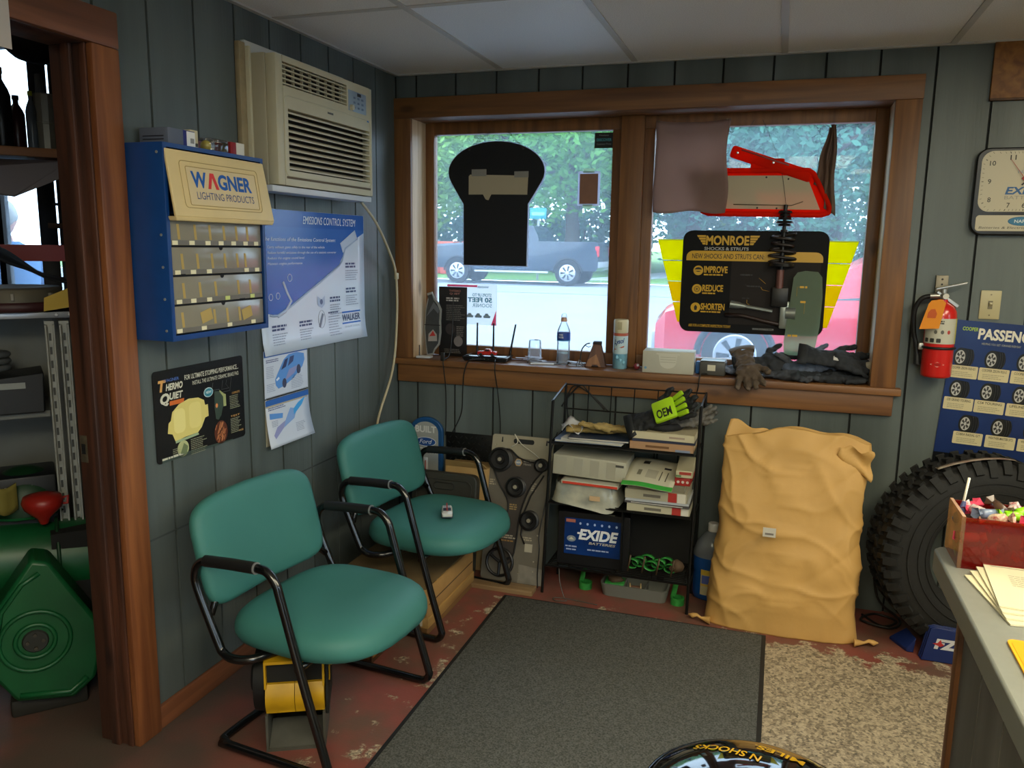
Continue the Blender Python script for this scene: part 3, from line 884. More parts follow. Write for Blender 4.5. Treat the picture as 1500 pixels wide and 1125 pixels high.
def brake_poster():
    t = on_left('brake_pad_poster', 'black THERMO QUIET brake pad poster with rounded corners low on the left wall', 'poster', -1.655, 0.845, 0.002)
    U, V = 0.43, 0.288
    MB().prism(rrect(0, U, 0, V, 0.012), 0, 0.0025).build('board', mat('poster_black', '16181b', 0.25, spec=0.6), t)
    z = 0.003
    Y = ink('e0cd78', 0.3); O = ink('d8a25c', 0.3); Wt = ink('cfcab4', 0.3); R = ink('c0502c', 0.3); G = ink('8a8a72', 0.3)
    txt(t, 'WAGNER', 0.042, 0.250, z, 0.070, 0.010, ink('4a64a0', 0.3), bold=0.02)
    txt(t, 'T', 0.020, 0.222, z, 0.034, 0.036, O, bold=0.05, shear=0.2)
    txt(t, 'HERMO', 0.052, 0.222, z, 0.075, 0.022, Wt, bold=0.04, shear=0.2)
    txt(t, 'Q', 0.026, 0.176, z, 0.040, 0.040, Wt, bold=0.05, shear=0.2)
    txt(t, 'UIET', 0.066, 0.192, z, 0.060, 0.022, Wt, bold=0.04, shear=0.2)
    flat(t, 'stripe', [(0.065, 0.174), (0.128, 0.174), (0.130, 0.188), (0.066, 0.188)], z, ink('cf6a30', 0.3))
    txt(t, 'FOR ULTIMATE STOPPING PERFORMANCE...', 0.137, 0.244, z, 0.268, 0.016, Wt, bold=0.01)
    txt(t, 'INSTALL THE ULTIMATE CERAMIC BRAKE PAD.', 0.172, 0.223, z, 0.235, 0.013, Wt)
    pad = [(0.050, 0.088), (0.056, 0.120), (0.066, 0.126), (0.074, 0.152), (0.105, 0.172), (0.150, 0.182), (0.195, 0.178), (0.222, 0.165), (0.226, 0.148), (0.240, 0.148),
           (0.241, 0.108), (0.224, 0.106), (0.205, 0.078), (0.186, 0.064), (0.125, 0.062), (0.082, 0.056), (0.070, 0.082)]
    flat(t, 'pad_picture', pad, z, Y)
    flat(t, 'pad_picture', rrect(0.078, 0.130, 0.080, 0.158, 0.018), z + 0.0005, ink('ecdc8c', 0.3))
    flat(t, 'pad_picture', rrect(0.148, 0.205, 0.082, 0.166, 0.018), z + 0.0005, ink('e8d684', 0.3))
    flat(t, 'pad_edge', [(0.082, 0.050), (0.190, 0.056), (0.186, 0.064), (0.082, 0.058)], z + 0.0003, ink('9fb08a', 0.3))
    pts2 = [(0.275, 0.185), (0.30, 0.182), (0.318, 0.165), (0.330, 0.164), (0.332, 0.128), (0.315, 0.125), (0.305, 0.098), (0.290, 0.085), (0.277, 0.09), (0.272, 0.13)]
    flat(t, 'pad_picture', pts2, z, ink('3c4a40', 0.3))
    flat(t, 'pad_edge', [(0.300, 0.186), (0.322, 0.170), (0.332, 0.166), (0.332, 0.126), (0.318, 0.126), (0.318, 0.160), (0.300, 0.180)], z + 0.0004, ink('a6aa70', 0.3))
    flat(t, 'spark', ellipse(0.283, 0.135, 0.006, 0.008, 10), z + 0.0006, ink('e08a50', 0.3))
    flat(t, 'badge', ellipse(0.245, 0.187, 0.023, 0.016), z + 0.0004, ink('cfe0dc', 0.3)); flat(t, 'badge', ellipse(0.245, 0.187, 0.020, 0.0135), z + 0.0008, ink('2c7f92', 0.3))
    txt(t, 'NEW!', 0.232, 0.183, z + 0.0012, 0.027, 0.009, ink('e6efe6', 0.3), bold=0.02)
    rings = MB()
    flat(t, 'inset_picture', ellipse(0.300, 0.040, 0.034, 0.040), z, ink('5c2f1f', 0.3))
    rnd = random.Random(3); q = MB()
    for i in range(26):
        x = 0.300 + rnd.uniform(-0.026, 0.022); y = 0.040 + rnd.uniform(-0.026, 0.03)
        q.at((x, y, z + 0.0005), (0, 0, 1.1)).quad(-0.009, 0.009, -0.0016, 0.0016)
    q.build('fibre_print', ink('d0885c', 0.3), t, 0)
    flat(t, 'inset_picture', ellipse(0.114, 0.027, 0.026, 0.026), z, ink('b9bb86', 0.3)); flat(t, 'inset_picture', [(0.100, 0.012), (0.128, 0.006), (0.136, 0.030), (0.118, 0.044)], z + 0.0005, ink('6e7a56', 0.3))
    for x, y, w, n in ((0.352, 0.155, 0.058, 8), (0.352, 0.075, 0.058, 9), (0.150, 0.048, 0.078, 9), (0.068, 0.034, 0.034, 4)):
        bars(t, x, y, z, w, n, 0.006, 0.0028, G, seed=n)
    txt(t, 'COMPLETE', 0.365, 0.160, z, 0.042, 0.007, O); txt(t, 'TEST', 0.353, 0.080, z, 0.05, 0.006, O)
    flat(t, 'stripe', [(0.02, -0.0), (0.36, 0.0), (0.36, 0.003), (0.02, 0.016)], z, ink('3d4a44', 0.3))
    bars(t, 0.020, 0.014, z + 0.0004, 0.11, 1, 0.006, 0.006, Wt, seed=2)
    txt(t, 'WAGNER', 0.395, 0.022, z, 0.024, 0.007, O)
    lg = MB()   # ghosted big letter outlines
    for pts in ([(0.23, 0.205), (0.225, 0.19), (0.25, 0.19)], [(0.27, 0.215), (0.263, 0.19), (0.30, 0.188)], [(0.32, 0.215), (0.312, 0.185), (0.35, 0.185), (0.335, 0.20), (0.34, 0.215)], [(0.365, 0.22), (0.355, 0.175), (0.28, 0.175)]):
        lg.tube([(x, y, z) for x, y in pts], 0.0007, 4)
    lg.build('ghost_lettering', ink('4e504c', 0.3), t, 180)
brake_poster()

def calendar():
    t = on_left('wall_calendar', 'spiral-bound wall calendar with blue car drawings under the emissions poster', 'calendar', -1.105, 0.765, 0.002)
    U, Vm, V = 0.285, 0.185, 0.365
    pg = mat('calendar_paper', 'c6ccd8', 0.4); bl = ink('2f62ac', 0.4); pu = ink('8f92bd', 0.4); lb = ink('5a8fcf', 0.4); gr = ink('9aa2b4', 0.4); dk = ink('49507a', 0.4)
    def bend(y):
        k = max(0, (Vm - y) / Vm)
        return 0.004 + 0.020 * k ** 2.2
    for i in range(4):
        MB().box(0.001, U - 0.008, 0.006 + i * 0.003, Vm - 0.004, 0.0005 + i * 0.0012, 0.0012 + i * 0.0012).build('back_page', mat('page_edge', 'a89f86', 0.6), t, smooth=0)
    up = MB().box(0, U, Vm + 0.004, V, 0.003, 0.0045).build('upper_page', pg, t, smooth=0)
    lo = MB().grid(lambda a, b: (a * U + 0.012 * (1 - b) ** 2 * a, b * (Vm - 0.002), bend(b * Vm)), 6, 16).build('lower_page', pg, t, 180, solid=0.0008)
    z = 0.0052
    flat(up, 'blue_band', [(0, V - 0.024), (U, V - 0.024), (U, V), (0, V)], z, bl)
    txt(up, 'EMISSIONS CONTROL', 0.08, V - 0.018, z + 0.0004, 0.11, 0.008, ink('d7dde8'))
    bars(up, 0.012, V - 0.034, z, 0.10, 2, 0.007, 0.0035, dk, seed=3)
    for y, w, n, x in ((V - 0.060, 0.06, 7, 0.012), (V - 0.125, 0.06, 5, 0.012), (V - 0.115, 0.09, 8, 0.17)):
        bars(up, x, y, z, w, n, 0.0065, 0.003, gr, seed=n)
    # car drawn three-quarter from the front
    def P(pts): return [(0.065 + x * 0.20, V - 0.150 + y * 0.125) for x, y in pts]
    flat(up, 'car_picture', P([(0.02, 0.12), (0.10, 0.0), (0.28, 0.04), (0.62, 0.22), (0.92, 0.52), (1.0, 0.72), (0.98, 0.92), (0.74, 1.0), (0.46, 0.98), (0.30, 0.86), (0.10, 0.50), (0.0, 0.30)]), z, lb)
    flat(up, 'car_picture', P([(0.20, 0.55), (0.36, 0.62), (0.44, 0.88), (0.33, 0.84)]), z + 0.0005, ink('2c3660'))
    flat(up, 'car_picture', P([(0.42, 0.62), (0.60, 0.74), (0.64, 0.92), (0.50, 0.90)]), z + 0.0005, ink('3a4570'))
    flat(up, 'car_picture', P([(0.30, 0.18), (0.62, 0.36), (0.80, 0.60), (0.46, 0.52)]), z + 0.0005, pu)
    for cx, cy in ((0.29, 0.13), (0.78, 0.46)):
        flat(up, 'car_picture', P(ellipse(cx, cy, 0.07, 0.15, 14)), z + 0.0009, ink('3c3f58'))
    flat(up, 'car_picture', P([(0.03, 0.30), (0.12, 0.36), (0.14, 0.30), (0.05, 0.24)]), z + 0.0005, ink('d8e4f4'))
    def lay(o):
        for v in o.data.vertices:
            v.co.z = bend(v.co.y) + 0.0010 + (v.co.z - z)
        return o
    def cut(pts, m, dz=0):
        b = MB(); n = len(pts)
        f = b.bm.faces.new([b.v((x, y, z + dz)) for x, y in pts])
        bmesh.ops.triangulate(b.bm, faces=b.bm.faces[:])
        for _ in range(2): bmesh.ops.subdivide_edges(b.bm, edges=b.bm.edges[:], cuts=1, use_grid_fill=True)
        return lay(b.build('engine_picture', m, lo, 0))
    lay(MB().grid(lambda a, b: (a * U, Vm - 0.026 + b * 0.022, z), 4, 4).build('blue_band', bl, lo, 0))
    lay(bars(lo, 0.014, Vm - 0.034, z, 0.13, 2, 0.007, 0.0035, dk, seed=8))
    cut([(0.02, 0.130), (0.105, 0.118), (0.10, 0.100), (0.02, 0.108)], lb); cut([(0.04, 0.03), (0.10, 0.062), (0.118, 0.088), (0.060, 0.072), (0.032, 0.045)], pu)
    cut([(0.10, 0.062), (0.175, 0.085), (0.20, 0.118), (0.155, 0.130), (0.118, 0.090)], ink('7f9fd0'), 0.0003); cut([(0.175, 0.098), (0.235, 0.130), (0.262, 0.158), (0.21, 0.142), (0.175, 0.122)], ink('3f9ad8'), 0.0006)
    lay(bars(lo, 0.18, 0.065, z, 0.07, 6, 0.006, 0.003, gr, seed=12)); lay(bars(lo, 0.03, 0.098, z, 0.05, 4, 0.006, 0.003, gr, seed=13))
    sp = MB()
    for i in range(34):
        x = 0.008 + i * (U - 0.016) / 33
        sp.tube([(x, Vm + 0.001 + 0.006 * math.cos(q), 0.004 + 0.0045 * math.sin(q)) for q in [2 * PI * j / 8 for j in range(8)]], 0.0008, 4, closed=True)
    sp.build('spiral_binding', BLACK, t, 180)
    MB().cyl((U / 2 - 0.01, V - 0.008, 0.004), (U / 2 - 0.01, V - 0.008, 0.008), 0.003, 0.003, 8).build('nail', brass, t)
calendar()

# white notice at the door head
t = on_left('door_notice', 'white notice card fixed over the workshop door head at the upper left', 'notice', -2.32, 1.962, 0.0245)
MB().box(0, 0.262, 0, 0.34, 0, 0.002).build('card', mat('notice_card', 'b7aea4', 0.7), t, smooth=0)
MB().box(0.02, 0.10, 0.05, 0.052, 0.002, 0.0022).build('print_line', ink('6a6560'), t, smooth=0)

# ================================================================== IN AND BEFORE THE WINDOW
def paper_mat(name, h, through=0.45, rough=0.7):
    """thin sheet that lets daylight shine through"""
    if name in MATS: return MATS[name]
    m = bpy.data.materials.new(name); m.use_nodes = True
    nt = m.node_tree; nt.nodes.clear()
    out = nt.nodes.new('ShaderNodeOutputMaterial')
    c = (*hexc(h), 1)
    d = nt.nodes.new('ShaderNodeBsdfDiffuse'); d.inputs[0].default_value = c
    t = nt.nodes.new('ShaderNodeBsdfTranslucent'); t.inputs[0].default_value = c
    tc = nt.nodes.new('ShaderNodeTexCoord'); n = nt.nodes.new('ShaderNodeTexNoise'); n.inputs['Scale'].default_value = 40
    nt.links.new(tc.outputs['Object'], n.inputs['Vector'])
    mr = nt.nodes.new('ShaderNodeMapRange'); mr.inputs[3].default_value = through * 0.8; mr.inputs[4].default_value = min(1, through * 1.2)
    nt.links.new(n.outputs['Fac'], mr.inputs[0])
    x = nt.nodes.new('ShaderNodeMixShader')
    nt.links.new(mr.outputs[0], x.inputs[0])
    nt.links.new(d.outputs[0], x.inputs[1]); nt.links.new(t.outputs[0], x.inputs[2]); nt.links.new(x.outputs[0], out.inputs[0])
    MATS[name] = m
    return m
SZ = 0.975 + 0.0005
wire = mat('dark_wire', '2b2622', 0.5)

def bulb_sign():
    t = on_back('hanging_sign', 'black mushroom-shaped cardboard sign hanging by a chain in the left pane', 'sign', 0.46, 1.43, -0.125)
    def outline(g=0.0):
        P = [(-0.160 - g, -g), (0.160 + g, -g), (0.162 + g, 0.290), (0.185 + g, 0.325)]
        for i in range(0, 25):
            a = -0.35 + (PI + 0.70) * i / 24
            P.append(((0.241 + g) * math.cos(a), 0.440 + (0.139 + g) * math.sin(a)))
        P += [(-0.185 - g, 0.325), (-0.162 - g, 0.290)]
        return P
    MB().prism(outline(), 0, 0.004).build('board', mat('black_card', '0d0e10', 0.75), t)
    MB().prism(outline(0.0035), -0.014, -0.0005).build('front_board', paper_mat('white_card', 'd4dcec', 0.4), t)
    env = mat('cream_paper', 'a89c80', 0.75)
    MB().prism([(-0.135, 0.335), (-0.062, 0.335), (-0.048, 0.312), (-0.034, 0.308), (-0.020, 0.335), (0.160, 0.333), (0.163, 0.418), (0.150, 0.420), (-0.128, 0.428), (-0.135, 0.42)], 0.0045, 0.0065).build('paper_pocket', env, t, 0)
    tp = mat('masking_tape', '87857c', 0.6)
    MB().box(-0.120, -0.045, 0.420, 0.452, 0.0066, 0.0072).build('tape', tp, t, smooth=0)
    MB().box(0.095, 0.165, 0.412, 0.440, 0.0066, 0.0072).build('tape', tp, t, smooth=0)
    for s, x1 in ((-1, -0.03), (1, 0.06)):
        a, b = Vector((s * 0.135, 0.548, 0.004)), Vector((x1, 0.622, 0.004))
        ch = MB(); n = 14
        for i in range(n):
            p = a.lerp(b, (i + 0.5) / n)
            ch.tube([p + Vector((0.0045 * math.cos(q), 0.0045 * math.sin(q) * (1 if i % 2 else 0.3), 0.002 * math.sin(q) * (0 if i % 2 else 1))) for q in [2 * PI * j / 6 for j in range(6)]], 0.0009, 4, closed=True)
        ch.build('chain', wire, t, 180)
        MB().cyl((s * 0.135, 0.545, 0.0), (s * 0.135, 0.545, 0.008), 0.006, 0.006, 10).build('grommet', wire, t)
bulb_sign()

t = on_back('taped_card', 'brown card in a white border taped to the left pane', 'card', 0.853, 1.712, -0.162)
MB().prism(rrect(0, 0.105, 0, 0.158, 0.008), 0, 0.0015).build('border', paper_mat('white_backing', 'dfe4f2', 0.5), t, 0)
MB().box(0.009, 0.095, 0.010, 0.146, 0.0016, 0.0024).build('card', mat('brown_card', '8a6450', 0.75, var=0.08, vs=40), t, smooth=0)
MB().box(0.024, 0.078, 0.150, 0.170, 0.0024, 0.0028).build('tape', paper_mat('clear_tape', 'c5d8c4', 0.7), t, smooth=0)
MB().box(0.026, 0.072, -0.012, 0.008, 0.0024, 0.0028).build('tape', MATS['clear_tape'], t, smooth=0)

t = on_back('window_decal', 'small black DISCOVER card decal in the top corner of the left pane', 'decal', 0.925, 1.972, -0.166)
MB().box(0, 0.088, 0, 0.068, 0, 0.0008).build('film', ink('10141a'), t, smooth=0)
txt(t, 'DISCOVER', 0.009, 0.030, 0.0012, 0.070, 0.013, ink('3f8f9c'), bold=0.03)
txt(t, 'Fleetpay', 0.022, 0.052, 0.0012, 0.044, 0.008, ink('8c9498')); txt(t, 'Customer Prices', 0.010, 0.014, 0.0012, 0.068, 0.008, ink('7c8488'))

t = on_back('window_poster', 'white STOPS 50 FEET SOONER poster seen reversed from behind through the left pane', 'poster', 0.20, 1.135, -0.158)
U, V = 0.262, 0.200
MB().grid(lambda a, b: (a * U, b * V, 0.004 * math.sin(a * 5)), 8, 4).build('sheet', paper_mat('poster_backlit', 'f0f2f2', 0.6), t, 180)
MB().poly([(U - 0.028, 0.0, 0.006), (U - 0.002, 0.0, 0.006), (U - 0.002, 0.075, 0.006)]).build('red_corner', paper_mat('red_backlit', 'e0506a', 0.6), t, 0)
MB().quad(0.0, 0.16, V - 0.014, V - 0.004, 0.006).build('red_strip', MATS['red_backlit'], t, 0)
gb = ink('6f9aa8')
txt(t, 'STOPS UP TO', 0.135, 0.140, 0.0065, 0.100, 0.016, gb, bold=0.02, mirror=True)
txt(t, '50 FEET', 0.110, 0.112, 0.0065, 0.128, 0.024, ink('3f7f94'), bold=0.03, mirror=True)
txt(t, 'SOONER', 0.135, 0.088, 0.0065, 0.102, 0.018, gb, mirror=True)
txt(t, 'WAGNER', 0.160, 0.182, 0.0065, 0.060, 0.010, ink('4a78a0'), bold=0.02, mirror=True)
for k in range(4):
    x = 0.060 + k * 0.045
    flat(t, 'car_print', [(x, 0.036), (x + 0.034, 0.036), (x + 0.036, 0.046), (x + 0.028, 0.048), (x + 0.022, 0.058), (x + 0.010, 0.058), (x + 0.004, 0.048), (x - 0.002, 0.046)], 0.0065, ink('8fa6b4'))

def brown_rag():
    t = on_back('hanging_rag', 'thin brown rag pinned square over the left end of the right pane', 'rag', 1.216, 1.682, -0.092)
    U, V = 0.312, 0.392
    m = MB()
    m.grid(lambda a, b: (a * U + 0.008 * math.sin(b * 7) * (1 if a > 0.5 else -0.3), b * V - 0.012 * math.sin(PI * a) * (b > 0.9) - 0.006 * math.sin(9 * a) * (b < 0.1),
                         0.004 * math.sin(a * 11 + b * 3) + 0.005 * math.sin(b * 13 - a * 4) + 0.006 * noise.noise(Vector((a * 5, b * 6, 0)))), 22, 26)
    m.build('cloth', paper_mat('brown_rag_cloth', 'a88f86', 0.6), t, 180, solid=0.0012)
    for x in (0.012, 0.30):
        MB().cyl((x, V - 0.004, -0.02), (x, V - 0.004, 0.010), 0.003, 0.003, 8).build('pushpin', brass, t)
brown_rag()
def strip_rag():
    t = on_back('twisted_rag', 'twisted dark brown rag hanging in folds right of the red sign', 'rag', 1.935, 1.70, -0.130)
    for k, (x0, x1, z0, z1, ph) in enumerate(((-0.055, 0.0, 0.10, 0.33, 0.0), (-0.02, 0.028, 0.0, 0.34, 1.3))):
        m = MB()
        m.grid(lambda a, b: ((x0 + (x1 - x0) * a) * (0.35 + 0.65 * (1 - b)) + 0.01 * (b if k == 0 else 1) + 0.004 * math.sin(b * 9 + ph), z0 + (z1 - z0) * b - 0.03 * a * (1 - b),
                             0.010 * math.sin(a * 9 + ph + b * 2) + 0.004 * k), 14, 14)
        m.build('fold', paper_mat('dark_rag_cloth', '7a6558', 0.35), t, 180, solid=0.002)
    MB().cyl((0.01, 0.338, -0.02), (0.01, 0.338, 0.012), 0.003, 0.003, 8).build('pushpin', brass, t)
strip_rag()

def red_sign():
    t = on_back('red_sign', 'red plastic sign back with cream panel and raised arm hung in the right pane', 'sign', 1.36, 1.672, -0.125)
    red = paper_mat('red_sign_plastic', 'ee2c16', 0.5)
    P = [(0.075, 0.006), (0.560, 0.0), (0.590, 0.010), (0.594, 0.030), (0.520, 0.170), (0.498, 0.185), (0.010, 0.190)]
    MB().prism(P, -0.022, -0.002).build('tray', red, t, bevel=0.004)
    rim = [Vector(P[i]).lerp(Vector(P[(i + 1) % len(P)]), k) for i in range(len(P)) for k in (0.04, 0.5, 0.96)]
    MB().tube([(p.x, p.y, 0.0) for p in rim], 0.011, 8, closed=True).build('rim', red, t, 180)
    MB().prism([(0.090, 0.028), (0.555, 0.022), (0.492, 0.164), (0.032, 0.168)], -0.002, 0.001).build('panel', paper_mat('cream_panel', 'cfc6aa', 0.35), t, 0)
    MB().tube([(0.20, 0.045, 0.002), (0.44, 0.040, 0.002), (0.485, 0.056, 0.002)], 0.0022, 5).build('panel_crease', mat('crease_tan', '6e654e', 0.6), t, 180)
    MB().at((0.188, 0.272, 0), (0, 0, -0.33)).box(-0.01, 0.345, -0.030, 0.022, -0.018, 0.008, 0.012, 3).build('arm', red, t)
    MB().at((0.19, 0.276, 0.006), (0, 0, -0.33)).box(0.03, 0.24, 0.004, 0.011, 0, 0.003, 0.001).build('arm_groove', mat('dark_red', '8a2018', 0.4), t)
    MB().box(0.262, 0.40, 0.180, 0.236, -0.018, 0.004, 0.008, 3).build('arm_base', red, t)
    for x, y in ((0.125, 0.160), (0.33, 0.158), (0.42, 0.150), (0.30, 0.03), (0.38, 0.028), (0.13, 0.035)):
        MB().cyl((x, y, 0), (x, y, 0.004), 0.004, 0.004, 8).build('screw', wire, t)
    MB().ball((0.205, 0.262, 0.006), 0.007, 0.007, 0.004, 1).build('screw', mat('chrome_screw', 'd8d8d8', 0.2, 1.0), t)
    MB().ball((0.355, 0.218, 0.006), 0.007, 0.007, 0.004, 1).build('screw', MATS['chrome_screw'], t)
    for pts in (((0.12, 0.16, 0.004), (0.20, 0.28, 0.004), (0.265, 0.395, 0.004)), ((0.42, 0.03, 0.004), (0.38, 0.22, 0.004), (0.30, 0.395, 0.004))):
        MB().tube(catmull(pts, 6), 0.0008, 4).build('hanging_wire', wire, t, 180)
red_sign()

def wing_sign():
    t = on_back('winged_sign', 'bright yellow striped wing sign seen through the right pane behind the black board', 'sign', 1.236, 1.19, -0.158)
    ye = paper_mat('yellow_translucent', 'f2e80c', 0.8)
    ye2 = paper_mat('yellow_orange_translucent', 'f2d210', 0.8)
    n = 4; Htot = 0.372
    for k in range(n):
        y1 = Htot - k * Htot / n; y0 = y1 - Htot / n + 0.0035
        a = lambda y: 0.105 * (1 - y / Htot); b = lambda y: 0.845 - 0.10 * (1 - y / Htot)
        MB().prism([(a(y0), y0), (b(y0), y0), (b(y1), y1), (a(y1), y1)], 0, 0.003).build('stripe', ye if k < 2 else ye2, t, 0)
    MB().prism([(0.0, 0.372), (0.845, 0.372), (0.845, 0.376), (0.0, 0.376)], -0.001, 0.004).build('top_edge', paper_mat('pale_edge', 'e8f0a0', 0.6), t, 0)
wing_sign()

def shock_board():
    t = on_back('shock_absorber_board', 'black and gold MONROE SHOCKS & STRUTS display board before the right pane', 'display board', 1.352, 1.155, -0.130)
    U, V = 0.612, 0.450
    MB().prism(rrect(0, U, 0, V, 0.042, 7), -0.006, 0.0).build('board', mat('board_black', '0b0b0c', 0.6, spec=0.2), t)
    z = 0.0006
    ye = ink('c79a1e', 0.35); gy = ink('9c9c98', 0.35); dk = mat('board_brown', '231e1c', 0.6, spec=0.2)
    flat(t, 'dark_panel', [(0.215, 0.04), (0.585, 0.04), (0.585, 0.318), (0.215, 0.318)], z, dk)
    band = [(0.018, 0.318), (0.592, 0.318)] + [(0.592 - 0.03 + 0.03 * math.cos(a), 0.333 + 0.028 * math.sin(a)) for a in [PI / 2 * i / 5 for i in range(6)]] + [(0.048 + 0.03 * math.cos(a), 0.333 + 0.028 * math.sin(a)) for a in [PI / 2 + PI / 2 * i / 5 for i in range(6)]]
    flat(t, 'gold_band', band, z + 0.0004, ye)
    txt(t, 'MONROE', 0.100, 0.386, z, 0.184, 0.042, ye, bold=0.035)
    for s in (0, 1):
        m = MB()
        for k in range(4):
            y1 = 0.429 - k * 0.0108; y0 = y1 - 0.0085
            x0, x1 = 0.060 + k * 0.0075, 0.098
            if s: x0, x1 = 0.288, 0.328 - k * 0.0075
            m.poly([(x0 + (0.004 if not s else 0), y0, z), (x1 - (0.004 if s else 0), y0, z), (x1, y1, z), (x0, y1, z)])
        m.build('wing_print', ye, t, 0)
    txt(t, 'SHOCKS & STRUTS', 0.094, 0.364, z, 0.190, 0.014, gy, bold=0.03)
    txt(t, 'NEW SHOCKS AND STRUTS CAN:', 0.043, 0.327, z + 0.0008, 0.308, 0.022, ink('3a2a08', 0.35), bold=0.012)
    for k, (wd, w) in enumerate((('IMPROVE', 0.102), ('REDUCE', 0.090), ('SHORTEN', 0.104))):
        y = 0.264 - k * 0.0825
        txt(t, wd, 0.098 - 0.003 * k, y, z, w, 0.030, ye, bold=0.03)
        bars(t, 0.098 - 0.003 * k, y - 0.005, z, w * 0.85, 1, 0.01, 0.006, ye, 'caption', seed=k)
        cx, cy = 0.073 - 0.002 * k, y + 0.010
        flat(t, 'icon', ellipse(cx, cy, 0.0215, 0.0215), z, ye)
        if k == 0:
            flat(t, 'icon_mark', ellipse(cx, cy + 0.004, 0.015, 0.010), z + 0.0005, ink('15130f')); flat(t, 'icon_mark', [(cx - 0.015, cy - 0.002), (cx + 0.015, cy - 0.002), (cx + 0.013, cy + 0.004), (cx - 0.013, cy + 0.004)], z + 0.0009, ye)
        elif k == 1:
            for r, c in ((0.013, '6b5410'), (0.0095, 'c79a1e'), (0.005, '6b5410')):
                flat(t, 'icon_mark', ellipse(cx, cy, r, r), z + 0.0014 - r * 0.05, ink(c))
        else:
            flat(t, 'icon_mark', [(cx - 0.005, cy - 0.012), (cx + 0.005, cy - 0.012), (cx + 0.008, cy + 0.002), (cx, cy + 0.012), (cx - 0.007, cy + 0.002)], z + 0.0006, ink('15130f'))
    txt(t, 'ASK FOR A COMPLETE INSPECTION TODAY', 0.042, 0.022, z, 0.185, 0.012, ye, bold=0.01)
    txt(t, 'WWW.MONROE.COM', 0.320, 0.018, z, 0.090, 0.009, gy)
    for x, y, w in ((0.255, 0.262, 0.075), (0.285, 0.213, 0.065), (0.268, 0.160, 0.035)):
        bars(t, x, y, z + 0.0003, w, 1, 0.01, 0.006, ink('171413', 0.35), 'caption', seed=int(x * 1000))
    for p in (((0.335, 0.247), (0.365, 0.222)), ((0.345, 0.208), (0.352, 0.196), (0.382, 0.190)), ((0.29, 0.150), (0.29, 0.135), (0.302, 0.128))):
        MB().tube([(x, y, z) for x, y in p], 0.0008, 4).build('leader_line', ye, t, 180)
    # die-cut strut assembly standing off the board
    s = MB(); cx = 0.425
    pts = []
    for i in range(5 * 12 + 1):
        a = 2 * PI * i / 12
        r = 0.048 + 0.006 * math.sin(i / 9)
        pts.append((cx + r * math.cos(a), 0.305 + 0.215 * i / 60 * 0.62, 0.020 + 0.016 * math.sin(a)))
    s.tube(pts, 0.0062, 7)
    blk = mat('strut_black', '121110', 0.4, spec=0.5)
    s.build('coil_spring', mat('spring_dark', '2a2320', 0.4), t, 180)
    d = MB()
    d.cyl((cx, 0.275, 0.018), (cx, 0.56, 0.018), 0.010, 0.008, 12)
    for yy, r0 in ((0.445, 0.018), (0.470, 0.030), (0.482, 0.040), (0.497, 0.030), (0.512, 0.024), (0.525, 0.030)):
        d.cyl((cx, yy, 0.018), (cx, yy + 0.010, 0.018), r0, r0 * 0.85, 16)
    d.cyl((cx, 0.300, 0.018), (cx, 0.312, 0.018), 0.055, 0.05, 18)
    d.box(cx - 0.034, cx + 0.036, 0.125, 0.210, 0.001, 0.03, 0.006)
    d.build('damper', blk, t)
    MB().cyl((cx - 0.003, 0.205, 0.018), (cx - 0.003, 0.285, 0.018), 0.016, 0.016, 14).build('damper_tube', mat('tube_brown', '6e4a42', 0.35, 0.4), t)
    steel = mat('dull_steel', '8e948e', 0.35, 0.7)
    ax = MB(); ax.cyl((0.285, 0.122, 0.014), (0.40, 0.105, 0.014), 0.008, 0.008, 10); ax.cyl((0.22, 0.130, 0.014), (0.262, 0.125, 0.014), 0.017, 0.015, 12); ax.cyl((0.262, 0.125, 0.014), (0.285, 0.122, 0.014), 0.013, 0.010, 12)
    ax.build('drive_shaft', steel, t)
    ar = MB(); ar.tube([(0.20, 0.082, 0.010), (0.28, 0.080, 0.010), (0.36, 0.062, 0.010), (0.47, 0.040, 0.010)], 0.009, 8); ar.tube([(0.33, 0.065, 0.012), (0.40, 0.056, 0.012), (0.48, 0.045, 0.012)], 0.006, 8)
    ar.build('control_arm', mat('arm_dark', '302420', 0.4, 0.3), t, 180)
    hb = MB(); hb.cyl((0.455, 0.10, 0.014), (0.495, 0.10, 0.014), 0.026, 0.030, 16); hb.box(0.43, 0.47, 0.03, 0.15, 0.004, 0.022, 0.006)
    hb.build('knuckle', steel, t)
    ds = MB(); ds.at((0.502, 0.100, 0.014)).prism(ellipse(0, 0, 0.013, 0.078, 24), -0.004, 0.006)
    ds.build('brake_disc', mat('disc_dark', '39393a', 0.35, 0.6), t)
    # see-through tyre outline hanging in front of the right edge
    ty = MB().prism([(0.452 + x * 0.145, -0.082 + y * 0.365) for x, y in [(0.06, 0.02), (0.20, 0.0), (0.78, 0.0), (0.90, 0.02), (1.0, 0.35), (1.02, 0.70), (0.97, 0.93), (0.85, 0.99), (0.5, 1.0), (0.28, 0.98), (0.18, 0.92), (0.10, 0.5), (0.02, 0.15)]], 0.026, 0.028)
    ty.build('tyre_cutout', glass_mat('green_acetate', (0.62, 0.74, 0.60), 0.02, 0.1, 0.42, (0.42, 0.52, 0.40)), t, 0)
    for x, y, w in ((0.506, 0.218, 0.030), (0.512, 0.155, 0.028), (0.470, 0.008, 0.050)):
        bars(t, x, y, 0.0286, w, 1, 0.01, 0.009, ye, 'caption', seed=int(y * 999))
    for p in (((0.495, 0.175), (0.495, 0.214), (0.506, 0.214)), ((0.530, 0.10), (0.530, 0.146))):
        MB().tube([(x, y, 0.0286) for x, y in p], 0.0007, 4).build('leader_line', ye, t, 180)
